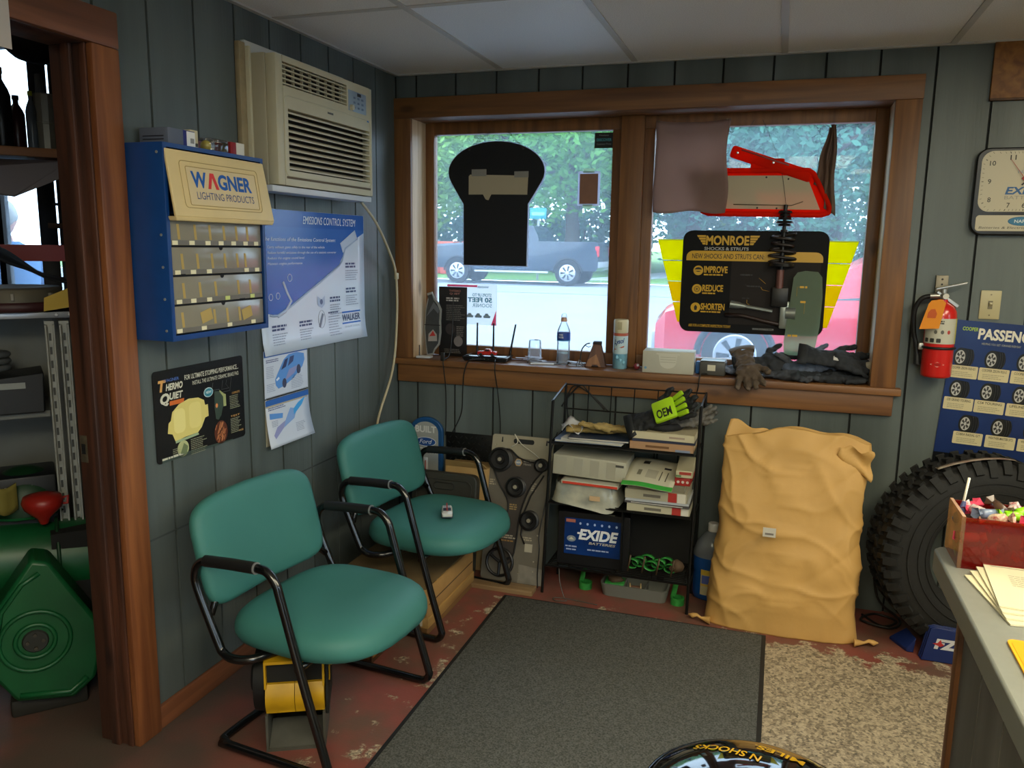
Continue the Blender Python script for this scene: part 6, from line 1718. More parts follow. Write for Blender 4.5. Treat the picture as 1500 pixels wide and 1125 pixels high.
def battery_display():
    t = thing('battery_display', 'black display monitor with blue EXIDE battery picture at the rack bottom', 'display', (0.915, -0.285, SB + 0.0005), (PI / 2 - 0.05, 0.0, 0.03))
    U, V = 0.318, 0.238
    MB().prism(rrect(0, U, 0, V, 0.008), -0.03, 0.0).build('housing', mat('monitor_black', '121214', 0.35), t, bevel=0.002)
    z = 0.0006
    bl = mat('screen_print_blue', '10387c', 0.2, var=1, vs=7, h2='0c2450')
    flat(t, 'picture', [(0.030, 0.048), (0.282, 0.048), (0.282, 0.212), (0.030, 0.212)], z, bl)
    lg = ink('dfe4ea', 0.3)
    txt(t, 'EXIDE', 0.094, 0.118, z + 0.0006, 0.175, 0.048, lg, bold=0.04, shear=0.2)
    MB().quad(0.088, 0.112, 0.142, 0.150, z + 0.0008).build('logo_bar', lg, t, 0)
    txt(t, 'BATTERIES', 0.140, 0.100, z + 0.0006, 0.118, 0.011, ink('b8b4a4', 0.3), bold=0.02, shear=0.2)
    flat(t, 'emblem', ellipse(0.062, 0.118, 0.020, 0.014), z + 0.0005, ink('7f8a94', 0.3)); flat(t, 'emblem', [(0.050, 0.114), (0.062, 0.126), (0.075, 0.114)], z + 0.0009, ink('cfc9b4', 0.3))
    for i in range(6):
        flat(t, 'icon', ellipse(0.100 + i * 0.032, 0.190, 0.005, 0.006, 8), z + 0.0005, ink('9fb8e0', 0.3))
    flat(t, 'red_mark', [(0.036, 0.192), (0.078, 0.192), (0.078, 0.206), (0.036, 0.206)], z + 0.0005, ink('b06a58', 0.3))
    for x, y, w in ((0.036, 0.086, 0.07), (0.135, 0.078, 0.13), (0.04, 0.072, 0.055)):
        bars(t, x, y, z + 0.0005, w, 1, 0.01, 0.006, ink('9aa8c8', 0.3), 'caption', seed=int(x * 900))
    MB().box(0.20, 0.25, V - 0.004, V + 0.002, -0.012, -0.004, 0.001).build('button_strip', ink('6a6a62'), t)
    MB().prism(rrect(0.06, 0.26, -0.004, 0.0, 0.002), -0.09, 0.02).build('foot', MATS['monitor_black'], t, 0)
    t = thing('display_cable', 'thin white cord trailing from the display onto the floor', 'cord', (0.93, -0.33, 0.0))
    MB().tube(catmull([(0.0, 0.03, 0.13), (0.012, 0.0, 0.07), (0.04, -0.02, 0.004), (0.055, -0.04, 0.003), (0.01, -0.055, 0.003), (-0.005, -0.03, 0.003), (0.05, -0.02, 0.003), (0.19, -0.035, 0.003)], 8), 0.0022, 6).build('cord', ink('4a4640'), t, 180)
battery_display()
def floor_bits():
    gr = mat('ribbon_green', '3c9a44', 0.4, var=1, vs=30, h2='1f6a2c'); br = mat('rusty_brown', '5a4632', 0.8, var=0.4, vs=40)
    gp_ = mat('grey_tray_plastic', '6d6f68', 0.4)
    # compartment with green ribbon offcuts on the bottom shelf
    rnd = random.Random(11)
    t = thing('ribbon_heap', 'tangle of green packing ribbon on the bottom rack shelf', 'ribbon', (1.33, -0.20, SB))
    for k in range(7):
        x = -0.09 + 0.028 * k
        m = MB(); r = 0.018 + 0.006 * rnd.random()
        m.grid(lambda a, b: (x + r * 1.4 * math.cos(a * 5.5) + 0.004 * b, -0.03 + 0.03 * (k % 3) + (b - 0.5) * 0.030, 0.024 + r * math.sin(a * 5.5)), 16, 2)
        m.build('loop', gr, t, 180, solid=0.0008)
    for k in range(4):
        t = thing('wooden_stick', ['short wooden stick upright at the left of the bottom rack shelf', 'second short upright stick on the bottom rack shelf', 'third short upright stick on the bottom rack shelf', 'rightmost short upright stick on the bottom rack shelf'][k], 'stick', (1.23 + 0.062 * k, -0.275, SB + 0.0025), 0)
        MB().tube([(0, 0, 0), (0.012, 0.0, 0.075)], 0.004, 6).build('stick', ink('4c3a28'), t, 180)
    t = thing('rusty_part', 'lump of rusty brown metal at the right of the bottom rack shelf', 'car part', (1.435, -0.215, SB))
    MB().ball((0, 0, 0.030), 0.032, 0.03, 0.029, 2, 0.3, 4).build('lump', br, t, 60)
    MB().cyl((-0.01, -0.02, 0.03), (-0.02, -0.045, 0.035), 0.012, 0.010, 10).build('stub', br, t)
    # grey organiser tray on the floor with parts in it
    t = thing('parts_tray', 'grey plastic organiser tray with odd parts on the floor under the rack', 'tray', (1.255, -0.195, 0.0), 0.0)
    m = MB()
    P = rrect(-0.150, 0.150, -0.062, 0.062, 0.03); Q = rrect(-0.140, 0.140, -0.054, 0.054, 0.025)
    m.rings([[(x, y, 0.0) for x, y in [(a * 0.93, b * 0.9) for a, b in P]], [(x, y, 0.055) for x, y in P], [(x, y, 0.055) for x, y in Q], [(x, y, 0.004) for x, y in [(a * 0.93, b * 0.9) for a, b in Q]]])
    m.build('tub', gp_, t)
    for x in (-0.045, 0.05):
        MB().box(x - 0.002, x + 0.002, -0.049, 0.049, 0.004, 0.050).build('partition', gp_, t, smooth=0)
    MB().box(0.085, 0.118, 0.052, 0.060, 0.056, 0.075).build('black_tab', BLACK, t, smooth=0)
    t = thing('green_sponge', 'green scouring block with brown wool inside the grey tray', 'sponge', (1.165, -0.195, 0.0045), 0.1)
    MB().box(-0.045, 0.042, -0.038, 0.038, 0, 0.050, 0.004).build('block', gr, t)
    MB().ball((0.0, 0, 0.058), 0.036, 0.03, 0.016, 2, 0.5, 2).build('wool', br, t, 180)
    t = thing('spool', 'small wooden spool lying in the grey tray', 'spool', (1.255, -0.195, 0.005), 0.2)
    MB().cyl((-0.026, 0, 0.024), (0.026, 0, 0.024), 0.012, 0.012, 14).build('core', ink('6a4a38'), t)
    for x in (-0.026, 0.021):
        MB().cyl((x, 0, 0.024), (x + 0.005, 0, 0.024), 0.023, 0.023, 16).build('flange', ink('b59a6a'), t)
    for (x, y, lab) in ((1.445, -0.225, 'green ribbon roll with a loose end right of the grey tray'), (1.03, -0.20, 'green ribbon roll in the shadow left of the grey tray')):
        t = thing('ribbon_roll', lab, 'ribbon roll', (x, y, 0.0), 0.3, group='green ribbon rolls')
        MB().lathe([(0.022, 0.0), (0.030, 0.0), (0.030, 0.030), (0.022, 0.030), (0.022, 0.0)], 22, caps=False).build('roll', gr, t, 40)
        MB().grid(lambda a, b: (-0.028 + 0.020 * a + 0.012 * b, 0.02 - 0.012 * a, 0.02 + 0.07 * b), 4, 6).build('loose_end', gr, t, 180, solid=0.0008)
floor_bits()

def washer_jug():
    t = thing('washer_fluid_jug', 'jug of blue washer fluid with white cap between rack and paper sack', 'jug', (1.572, -0.100, 0.0))
    cl = glass_mat('jug_plastic', (0.80, 0.84, 0.86), 0.05, 0.15, 0.25)
    def oval(prof, m, n=28, sx=1.0, sy=0.8):
        m.rings([[(sx * r * math.cos(2 * PI * i / n), sy * r * math.sin(2 * PI * i / n), z) for i in range(n)] for r, z in prof]); return m
    oval([(0.070, 0.001), (0.078, 0.006), (0.080, 0.03), (0.079, 0.15), (0.080, 0.195)], MB()).build('fluid', mat('blue_fluid', '16427c', 0.15, spec=0.6), t, 60)
    oval([(0.081, 0.195), (0.080, 0.215), (0.066, 0.255), (0.040, 0.290), (0.022, 0.305), (0.020, 0.315)], MB()).build('shoulder', cl, t, 60)
    oval([(0.0215, 0.306), (0.0235, 0.308), (0.0235, 0.338), (0.021, 0.342)], MB(), sy=1.0).build('cap', mat('jug_cap', 'c4c2bc', 0.4), t, 40)
    MB().tube(catmull([(0.012, -0.05, 0.285), (0.018, -0.066, 0.255), (0.018, -0.070, 0.21)], 4), 0.012, 8).build('handle', mat('handle_plastic', '8c9aa4', 0.3), t, 180)
    lb = MB().grid(lambda a, b: (0.0812 * math.cos(-PI / 2 - 0.5 + 1.3 * a), 0.8 * 0.0818 * math.sin(-PI / 2 - 0.5 + 1.3 * a) - 0.0008, 0.030 + b * 0.115), 14, 2).build('label', mat('jug_label', 'a89f7c', 0.5), t, 180)
    for (b0, b1, c, a0, a1) in ((0.80, 1.0, 'b89a30', 0, 1), (0.45, 0.78, '4a5a96', 0.05, 0.9), (0.36, 0.44, 'b8953c', 0, 1)):
        MB().grid(lambda a, b: (0.0818 * math.cos(-PI / 2 - 0.5 + 1.3 * (a0 + a * (a1 - a0))), 0.8 * 0.0826 * math.sin(-PI / 2 - 0.5 + 1.3 * (a0 + a * (a1 - a0))) - 0.0012, 0.030 + (b0 + b * (b1 - b0)) * 0.115), 12, 2).build('label_print', ink(c), lb, 180)
washer_jug()

def paper_sack():
    t = thing('paper_sack', 'tall tan paper sack with a small white label standing by the rack', 'sack', (1.87, -0.270, 0.0))
    sk = mat('tan_sack_paper', 'cca05c', 0.62, var=0.12, vs=5, bump=0.25, bs=22)
    N = 150; K = 110; Hh = 0.79
    def ring(b):
        out = []
        hw = 0.285 + 0.012 * (1 - b) ** 2 - 0.012 * math.sin(PI * b)
        th = 0.108 * (1 - b ** 3 * 0.72) * (0.86 + 0.14 * min(1, b * 8))
        cx = -0.005 + 0.010 * b; cy = -0.03 + 0.105 * b
        for i in range(N):
            a = 2 * PI * i / N
            c, s = math.cos(a), math.sin(a)
            x = math.copysign(abs(c) ** 0.55, c) * hw
            y = math.copysign(abs(s) ** 0.75, s) * th
            z = b * Hh
            P = Vector((x * 5, y * 5, z * 5))
            d = 0.012 * noise.noise(P * 0.9) + 0.005 * noise.noise(P * 2.2 + Vector((3, 1, 7)))
            # long diagonal folds
            f = math.sin(9 * (x * 1.1 + z * 0.9) + 4 * noise.noise(P * 0.5)) ; f2 = math.sin(10 * (x * -0.8 + z * 1.0) + 1.5)
            d += 0.007 * (1 - abs(f)) ** 4 - 0.005 * (1 - abs(f2)) ** 5
            for sc, am, pw in ((0.55, 0.013, 10), (0.85, 0.010, 12), (1.5, 0.004, 10)):
                d += am * (1 - abs(noise.noise(P * sc + Vector((sc * 9, 2, 4))))) ** pw - am * 0.4
            d += 0.010 * math.exp(-(x / 0.035) ** 2) * (s < 0) * (1 - b * 0.5)
            nx, ny = c, s
            k = min(1, b * 6)
            zt = z + (0.020 * math.sin(x * 9 + 1.0) + 0.030 * noise.noise(Vector((x * 8, 2.0, y * 12)))) * max(0, b - 0.9) * 10
            out.append((cx + x + nx * d * k, cy + y + ny * d * (0.4 + 0.6 * k), zt))
        return out
    bs_ = [0, 0.008, 0.02, 0.04] + [0.06 + 0.94 * i / (K - 4) for i in range(K - 3)]
    m = MB()
    R = [ring(b) for b in bs_]
    # open crumpled mouth, turned in
    top = R[-1]
    inner = [(x * 0.97, y * 0.9 + 0.008, z - 0.03) for x, y, z in top]
    inner2 = [(x * 0.95, y * 0.7 + 0.022, z - 0.075) for x, y, z in top]
    m.rings(R + [inner, inner2], caps=True)
    m.build('sack', sk, t, 180)
    f = MB()   # torn collar at the right, and folded lip at the left
    f.grid(lambda a, b: (0.17 + 0.125 * a + 0.006 * math.sin(b * 9), 0.050 - 0.035 * a - 0.03 * b * (1 - a) + 0.010 * math.sin(b * 7 + a * 5), 0.665 + 0.105 * b + 0.010 * math.sin(a * 11 + b * 4) - 0.02 * a), 12, 10)
    f.build('torn_collar', sk, t, 180, solid=0.002)
    f = MB(); f.grid(lambda a, b: (-0.270 + 0.16 * a + 0.02 * b, 0.060 + 0.010 * math.sin(a * 7) + 0.02 * b, 0.745 + (0.085 - 0.04 * a) * b + 0.008 * math.sin(a * 9)), 12, 8); f.build('folded_lip', sk, t, 180, solid=0.002)
    f = MB(); f.grid(lambda a, b: (-0.08 + 0.33 * a, 0.085 + 0.012 * math.sin(a * 9), 0.745 + (0.055 + 0.018 * math.sin(a * 5)) * b), 16, 6); f.build('rear_lip', sk, t, 180, solid=0.002)
    for s in (-1, 1):
        f = MB(); f.rings([[(s * (0.275 + 0.018 * k) + 0.0, -0.105 + 0.006 * k + r * math.cos(q), 0.016 + 0.008 * (k == 3) + r * 0.75 * math.sin(q)) for q in [2 * PI * i / 10 for i in range(10)]] for k, r in enumerate((0.020, 0.014, 0.007, 0.009, 0.014, 0.003))])
        f.build('corner_tie', sk, t, 60)
    lb = MB().at((-0.062, -0.155, 0.440), (PI / 2 - 0.12, 0, 0)); lb.box(-0.030, 0.018, -0.018, 0.018, 0.0, 0.0012)
    lb = lb.build('label', ink('c2bdb2'), t, 0)
    m = MB().at((-0.062, -0.1565, 0.440), (PI / 2 - 0.12, 0, 0)); m.box(-0.022, 0.010, -0.010, -0.002, 0, 0.0006); m.build('label_print', ink('77706a'), lb, 0)
paper_sack()

# ================================================================== RIGHT PART OF THE BACK WALL
def tyre():
    t = thing('car_tire', 'big black all-terrain tyre leaning on the wall under the tyre poster', 'tire', (2.570, -0.212, 0.004), (-0.03, 0, 0.22))
    R, Wt = 0.382, 0.235
    rb = mat('tyre_rubber', '1c1c1b', 0.75, var=0.3, vs=10, bump=0.3, bs=80)
    # profile round the axis (local y), r against y
    prof = [(0.205, -0.085), (0.215, -0.105), (0.24, -0.116), (0.285, -0.120), (0.325, -0.114), (0.350, -0.104), (0.362, -0.090), (0.367, -0.05), (0.368, 0.0), (0.367, 0.05), (0.362, 0.090), (0.350, 0.104), (0.325, 0.114), (0.285, 0.120), (0.24, 0.116), (0.215, 0.105), (0.205, 0.085), (0.225, 0.06), (0.30, 0.07), (0.335, 0.03), (0.335, -0.03), (0.30, -0.07), (0.225, -0.06)]
    n = 72
    m = MB().at((0, 0, R))
    m.rings([[(r * math.cos(2 * PI * i / n), y, r * math.sin(2 * PI * i / n)) for i in range(n)] for r, y in prof], caps=False, loop=True)
    m.build('carcass', rb, t, 50)
    tr = MB()
    K = 44
    def block(a0, a1, y0, y1, r0, r1, sk=0.0):
        P = []
        for r in (r0, r1):
            for a, y in ((a0, y0), (a1, y0), (a1 + sk, y1), (a0 + sk, y1)):
                P.append((r * math.cos(a), y, R + r * math.sin(a)))
        tr.hexa(P)
    for i in range(K):
        a = 2 * PI * i / K; d = 2 * PI / K
        block(a, a + d * 0.40, -0.078, -0.034, 0.364, 0.3815, 0.03); block(a + d * 0.5, a + d * 0.92, -0.030, 0.004, 0.364, 0.382, -0.03)
        block(a + d * 0.1, a + d * 0.55, 0.006, 0.036, 0.364, 0.382, 0.03); block(a + d * 0.5, a + d * 0.92, 0.040, 0.082, 0.364, 0.3815, -0.03)
        # shoulder lugs that wrap down the side wall, long and short by turns
        lo = 0.318 if i % 2 else 0.332
        for s in (-1, 1):
            b0, b1 = a + d * 0.15, a + d * 0.72
            P = []
            for (r, y) in ((0.374, 0.086), (0.352, 0.102), (lo, 0.113)):
                P.append([(r * math.cos(b), s * y, R + r * math.sin(b)) for b in (b0, b1)] + [((r + 0.007) * math.cos(b), s * (y + 0.009), R + (r + 0.007) * math.sin(b)) for b in (b1, b0)])
            tr.rings(P)
    tag(tr.build('tread_blocks', rb, t, 0), kind='stuff')
    for r in (0.30, 0.262, 0.232):
        MB().at((0, 0, R)).tube([(r * math.cos(2 * PI * i / 60), -0.1205 + (0.005 if r < 0.25 else 0), r * math.sin(2 * PI * i / 60)) for i in range(60)], 0.0022, 5, closed=True).build('sidewall_ring', rb, t, 180)
    MB().at((0, 0, R)).grid(lambda a, b: (0.3835 * math.cos(1.35 + 0.75 * a), -0.055 + 0.03 * b - 0.03 * math.sin(a * 3), 0.3835 * math.sin(1.35 + 0.75 * a)), 24, 2).build('paper_strip', mat('strip_cream', '9c9484', 0.6, var=1, vs=25, h2='7c5a50'), t, 180, solid=0.001)
tyre()

def tyre_poster():
    t = on_back('tire_poster', 'blue COOPER PASSENGER tyre poster above the big tyre', 'poster', 2.412, 0.640, 0.003, tilt=-0.055)
    U, V = 0.475, 0.625
    bl = mat('poster_tyre_blue', '172652', 0.3, var=1, vs=2.5, h2='213a70', spec=0.5)
    MB().box(0, U, 0, V, 0, 0.002).build('sheet', bl, t, smooth=0)
    z = 0.0026
    MB().quad(0, U, 0.0, 0.085, z).build('black_band', ink('0e1014', 0.3), t, 0)
    txt(t, 'COOPER', 0.030, V - 0.040, z, 0.056, 0.015, ink('9cb83c'), bold=0.03)
    txt(t, 'PASSENGER', 0.088, V - 0.070, z, 0.235, 0.044, ink('d8d4c4'), bold=0.035)
    txt(t, 'HELPING YOU GET', 0.105, V - 0.090, z, 0.066, 0.008, ink('a8a898')); txt(t, 'FORWARD EVERYDAY', 0.175, V - 0.090, z, 0.066, 0.008, ink('a8a898'))
    txt(t, 'COOPER', 0.265, 0.050, z + 0.0005, 0.11, 0.020, ink('d8d4c8'), bold=0.04, shear=0.2)
    rows = [(0.204, [('COOPER ZEON RS3-G1', 0.002), ('COOPER ZEON RS3-S', 0.112), ('COOPER ZEON LTZ', 0.224), ('ZEON ZPT', 0.336)]), (0.334, [('CS5 GRAND TOURING', 0.006), ('CS4 TOURING', 0.116), ('LIFELINER GLS', 0.229), ('TRENDSETTER', 0.34)]),
            (0.470, [('COBRA RADIAL G/T', 0.060), ('WEATHER-MASTER S/T2', 0.176), ('WEATHER-MASTER', 0.290)])]
    cr = ink('c9bd94'); tb = ink('17181b', 0.3); rm = ink('b9b8b4', 0.3)
    for dy, cards in rows:
        for name, x in cards:
            y = V - dy
            c = MB().prism(rrect(x, x + 0.106, y - 0.026, y + 0.024, 0.004), z, z + 0.0006).build('name_card', cr, t, 0)
            txt(c, name, x + 0.010, y + 0.009, z + 0.001, 0.086, 0.010, ink('33302a'), bold=0.01)
            bars(c, x + 0.014, y - 0.001, z + 0.001, 0.078, 3, 0.007, 0.003, ink('9c9478'), seed=int(x * 500))
            # tyre picture: tread cylinder with the wheel disc at its left
            cx, cy = x + 0.048, y + 0.058
            p = flat(t, 'tyre_picture', [(cx - 0.012, cy - 0.034), (cx + 0.026, cy - 0.034)] + [(cx + 0.018 + 0.020 * math.cos(a), cy + 0.036 * math.sin(a)) for a in [-1.2 + 2.4 * i / 8 for i in range(9)]] + [(cx - 0.012, cy + 0.037)], z, tb)
            for k in range(3):
                MB().tube([(cx + 0.010 + 0.008 * k + 0.008 * math.cos(a), cy + 0.034 * math.sin(a), z + 0.0006) for a in [-1.2 + 2.4 * i / 8 for i in range(9)]], 0.0006, 4).build('tread_line', ink('4a4a48', 0.3), p, 180)
            flat(p, 'tyre_side', ellipse(cx - 0.012, cy, 0.024, 0.037), z + 0.0004, ink('23231f', 0.3))
            flat(p, 'wheel_disc', ellipse(cx - 0.012, cy, 0.017, 0.027), z + 0.0009, rm)
            sp = MB()
            for k in range(6):
                a = k * PI / 3 + 0.4
                sp.poly([(cx - 0.012 + 0.005 * math.cos(a - 0.5), cy + 0.008 * math.sin(a - 0.5), z + 0.0014), (cx - 0.012 + 0.015 * math.cos(a - 0.25), cy + 0.023 * math.sin(a - 0.25), z + 0.0014), (cx - 0.012 + 0.015 * math.cos(a + 0.25), cy + 0.023 * math.sin(a + 0.25), z + 0.0014), (cx - 0.012 + 0.005 * math.cos(a + 0.5), cy + 0.008 * math.sin(a + 0.5), z + 0.0014)])
            sp.build('wheel_gap', ink('3a3a3a', 0.3), p, 0)
tyre_poster()

t = on_back('light_switch', 'cream light switch plate on the back wall above the tyre poster', 'light switch', 2.560, 1.325, 0.0)
iv = mat('switch_ivory', 'b3a983', 0.4)
MB().box(-0.036, 0.036, -0.056, 0.056, 0, 0.006, 0.003).build('plate', iv, t)
MB().box(-0.008, 0.008, -0.016, 0.016, 0.0055, 0.0075).build('slot', mat('switch_shadow', '6e6750', 0.5), t, smooth=0)
MB().hexa([(-0.005, -0.006, 0.0075), (0.005, -0.006, 0.0075), (0.005, 0.008, 0.0075), (-0.005, 0.008, 0.0075), (-0.0045, 0.004, 0.019), (0.0045, 0.004, 0.019), (0.0045, 0.010, 0.017), (-0.0045, 0.010, 0.017)]).build('toggle', iv, t, 0)
for y in (-0.040, 0.040):
    MB().cyl((0, y, 0.005), (0, y, 0.0075), 0.003, 0.003, 8).build('screw', brass, t)

def extinguisher():
    t = thing('fire_extinguisher', 'red fire extinguisher with orange tag hung right of the window', 'fire extinguisher', (2.382, -0.075, 1.04))
    red = mat('extinguisher_red', 'c21d18', 0.28, coat=0.5)
    MB().lathe([(0.046, 0.0), (0.053, 0.004), (0.055, 0.012), (0.055, 0.235), (0.052, 0.258), (0.042, 0.277), (0.028, 0.288), (0.019, 0.294), (0.0185, 0.305)], 36).build('cylinder', red, t, 50)
    lab = MB().grid(lambda a, b: (0.0556 * math.cos(-2.9 + 2.75 * a), 0.0556 * math.sin(-2.9 + 2.75 * a), 0.135 + 0.098 * b), 24, 2).build('label', mat('ext_label', 'b9b6a4', 0.45), t, 180)
    def wrap(o, a0, z0, r=0.0562):
        for v in o.data.vertices:
            a = a0 + v.co.x / r
            v.co = (r * math.cos(a), r * math.sin(a), z0 + v.co.y)
        return o
    for k in range(3):
        wrap(flat(lab, 'pictogram', rrect(0, 0.016, 0, 0.016, 0.003), 0, ink('33332e')), -2.75 + 0.42 * k, 0.140)
        wrap(flat(lab, 'pictogram', ellipse(0.006, 0.006, 0.006, 0.008, 10), 0, ink('5a5850' if k < 2 else 'a83a30')), -2.1 + 0.42 * k, 0.175)
    wrap(bars(lab, 0, 0.09, 0, 0.05, 2, 0.008, 0.005, ink('33332e'), seed=4), -2.2, 0.135)
    MB().grid(lambda a, b: (0.0560 * math.cos(-0.55 + 0.4 * a), 0.0560 * math.sin(-0.55 + 0.4 * a), 0.135 + 0.098 * b), 5, 2).build('yellow_band', ink('b8b04c'), lab, 180)
    wrap(flat(t, 'diamond_logo', [(0, 0.010), (0.026, 0), (0.052, 0.010), (0.026, 0.020)], 0, ink('d0cabc')), -2.15, 0.045)
    wrap(txt(t, 'AMEREX', 0.014, 0.0065, 0, 0.026, 0.007, ink('9a1a16'), bold=0.02), -2.15, 0.045, 0.0566)
    MB().tube([(0.0575 * math.cos(2 * PI * i / 32), 0.0575 * math.sin(2 * PI * i / 32), 0.118) for i in range(32)], 0.005, 8, closed=True).build('strap', mat('strap_black', '141414', 0.5), t, 180)
    MB().box(-0.072, -0.054, -0.012, 0.01, 0.106, 0.132, 0.003).build('strap_clip', mat('clip_metal', 'a09e98', 0.35, 0.7), t)
    st = mat('valve_metal', 'aeaba2', 0.3, 0.8)
    MB().lathe([(0.016, 0.304), (0.018, 0.308), (0.018, 0.322), (0.012, 0.328), (0.012, 0.345), (0.004, 0.347)], 18).build('valve', st, t)
    MB().hexa([(-0.03, -0.012, 0.340), (0.075, -0.012, 0.366), (0.075, 0.012, 0.366), (-0.03, 0.012, 0.340), (-0.03, -0.012, 0.348), (0.078, -0.012, 0.374), (0.078, 0.012, 0.374), (-0.03, 0.012, 0.348)]).build('top_lever', st, t, bevel=0.002)
    MB().hexa([(-0.028, -0.010, 0.330), (0.050, -0.010, 0.272), (0.050, 0.010, 0.272), (-0.028, 0.010, 0.330), (-0.022, -0.010, 0.338), (0.058, -0.010, 0.284), (0.058, 0.010, 0.284), (-0.022, 0.010, 0.338)]).build('carry_handle', st, t, bevel=0.002)
    MB().cyl((-0.014, -0.002, 0.318), (-0.048, -0.004, 0.316), 0.010, 0.010, 12).build('hose_nut', st, t)
    MB().cyl((0.004, -0.018, 0.318), (0.004, -0.030, 0.318), 0.011, 0.011, 14).build('pressure_gauge', ink('c9c6ba'), t)
    MB().tube(catmull([(-0.046, -0.004, 0.316), (-0.075, 0.0, 0.305), (-0.094, 0.012, 0.26), (-0.090, 0.02, 0.18), (-0.076, 0.02, 0.12), (-0.070, 0.018, 0.075)], 6), 0.009, 10).build('hose', mat('hose_black', '171717', 0.5), t, 180)
    MB().cyl((-0.070, 0.018, 0.085), (-0.066, 0.016, 0.045), 0.011, 0.014, 12).build('nozzle', MATS['hose_black'], t)
    tg = MB().at((-0.045, -0.062, 0.190), (PI / 2 - 0.05, 0.0, -0.25)); tg.prism([(-0.038, 0.0), (0.030, 0.006), (0.045, 0.105), (0.030, 0.118), (-0.005, 0.112), (-0.014, 0.098)], 0, 0.001)
    tg = tg.build('inspection_tag', mat('orange_tag', 'e08a1c', 0.6), t, 0)
    m = MB().at((-0.045, -0.0635, 0.190), (PI / 2 - 0.05, 0.0, -0.25)); m.prism([(-0.015, 0.045), (0.014, 0.045), (0.018, 0.062), (0.010, 0.080), (-0.004, 0.078), (-0.013, 0.065)], 0, 0.0006); m.build('tag_print', ink('c0551c'), tg, 0)
    MB().box(-0.022, 0.022, 0.058, 0.074, 0.30, 0.395, 0.002).build('wall_bracket', mat('bracket_tan', '8a8270', 0.5, 0.4), t)
    MB().box(-0.008, 0.008, 0.010, 0.060, 0.322, 0.330).build('hanger', st, t, smooth=0)
    for k in range(2):
        MB().cyl((0.0, 0.0585, 0.36 + 0.02 * k), (0.0, 0.056, 0.36 + 0.02 * k), 0.004, 0.004, 8).build('bracket_hole', BLACK, t)
extinguisher()

def clock():
    t = on_back('wall_clock', 'black square EXIDE BATTERIES wall clock at the right edge', 'clock', 2.455, 1.592, 0.0)
    U, V = 0.345, 0.325
    bk = mat('clock_black', '141516', 0.3)
    MB().prism(rrect(0, U, 0, V, 0.045, 7), 0, 0.028).build('case', bk, t, bevel=0.005)
    fc = ink('b9b096', 0.35)
    MB().prism(rrect(0.018, U - 0.018, 0.088, V - 0.012, 0.040, 7), 0.028, 0.0290).build('dial', fc, t, 0)
    MB().prism(rrect(0.018, U - 0.018, 0.016, 0.075, 0.012, 5), 0.028, 0.0290).build('lower_panel', fc, t, 0)
    z = 0.0294; cx, cy = 0.172, 0.200
    num = ink('2a2a26')
    for h in range(1, 13):
        a = PI / 2 - h * PI / 6
        k = 1 / max(abs(math.cos(a)) / 0.122, abs(math.sin(a)) / 0.088)
        k = min(k, 0.135)
        x, y = cx + k * math.cos(a), cy + k * math.sin(a)
        w = 0.020 if h > 9 else 0.011
        txt(t, str(h), x - w / 2, y - 0.009, z, w, 0.018, num, 'numeral', bold=0.01)
    tk = MB()
    for i in range(60):
        a = 2 * PI * i / 60
        k = min(1 / max(abs(math.cos(a)) / 0.146, abs(math.sin(a)) / 0.106, 1e-6), 0.160)
        tk.at((cx + k * math.cos(a), cy + k * math.sin(a), z), (0, 0, a)).quad(-0.004, 0.003, -0.0006 if i % 5 else -0.0012, 0.0006 if i % 5 else 0.0012)
    tk.build('minute_marks', num, t, 0)
    txt(t, 'EXIDE', cx - 0.066, cy - 0.048, z, 0.132, 0.028, ink('2a5a8c'), bold=0.035, shear=0.2)
    txt(t, 'BATTERIES', cx - 0.066, cy - 0.066, z, 0.130, 0.013, ink('8c8a80'))
    txt(t, 'NAPA', cx - 0.03, cy + 0.030, z, 0.06, 0.012, ink('8f9aa0'), bold=0.02)
    def hand(name, ang, l, w, c, zz, tail=0.02):
        MB().at((cx, cy, zz), (0, 0, ang)).prism([(-tail, -w), (l, -w * 0.5), (l, w * 0.5), (-tail, w)], 0, 0.001).build(name, ink(c), t, 0)
    hand('hour_hand', -0.72, 0.065, 0.004, 'a02c28', z + 0.002); hand('minute_hand', 0.75, 0.100, 0.003, '26262a', z + 0.004); hand('second_hand', 2.2, 0.100, 0.0012, 'a03a34', z + 0.006, 0.035)
    MB().cyl((cx, cy, z), (cx, cy, z + 0.009), 0.007, 0.006, 14).build('hub', ink('8c2420'), t)
    flat(t, 'oval_logo', ellipse(cx, 0.053, 0.046, 0.017), z, ink('1f5f80')); flat(t, 'oval_logo', ellipse(cx, 0.053, 0.042, 0.0145), z + 0.0004, ink('2a6f94'))
    txt(t, 'NAPA', cx - 0.024, 0.047, z + 0.0008, 0.048, 0.012, ink('c8d4d6'), bold=0.02)
    txt(t, 'Batteries & Electrical Systems Tech', 0.030, 0.022, z, 0.285, 0.011, num, shear=0.2)
clock()

t = on_back('wood_box', 'stained pine box fixed under the ceiling at the upper right', 'wooden box', 2.478, 2.093, 0.0)
MB().box(0, 0.95, 0, 0.2055, 0, 0.018, 0.002).build('front_board', wood_mat('pine_board', '9a6a34', '6e4320', 'Z'), t)
MB().box(0.0, 0.95, -0.004, 0.004, 0.0, 0.022, 0.001).build('lower_edge', wood_mat('pine_edge', '5a3818', '3e2610', 'Z'), t)

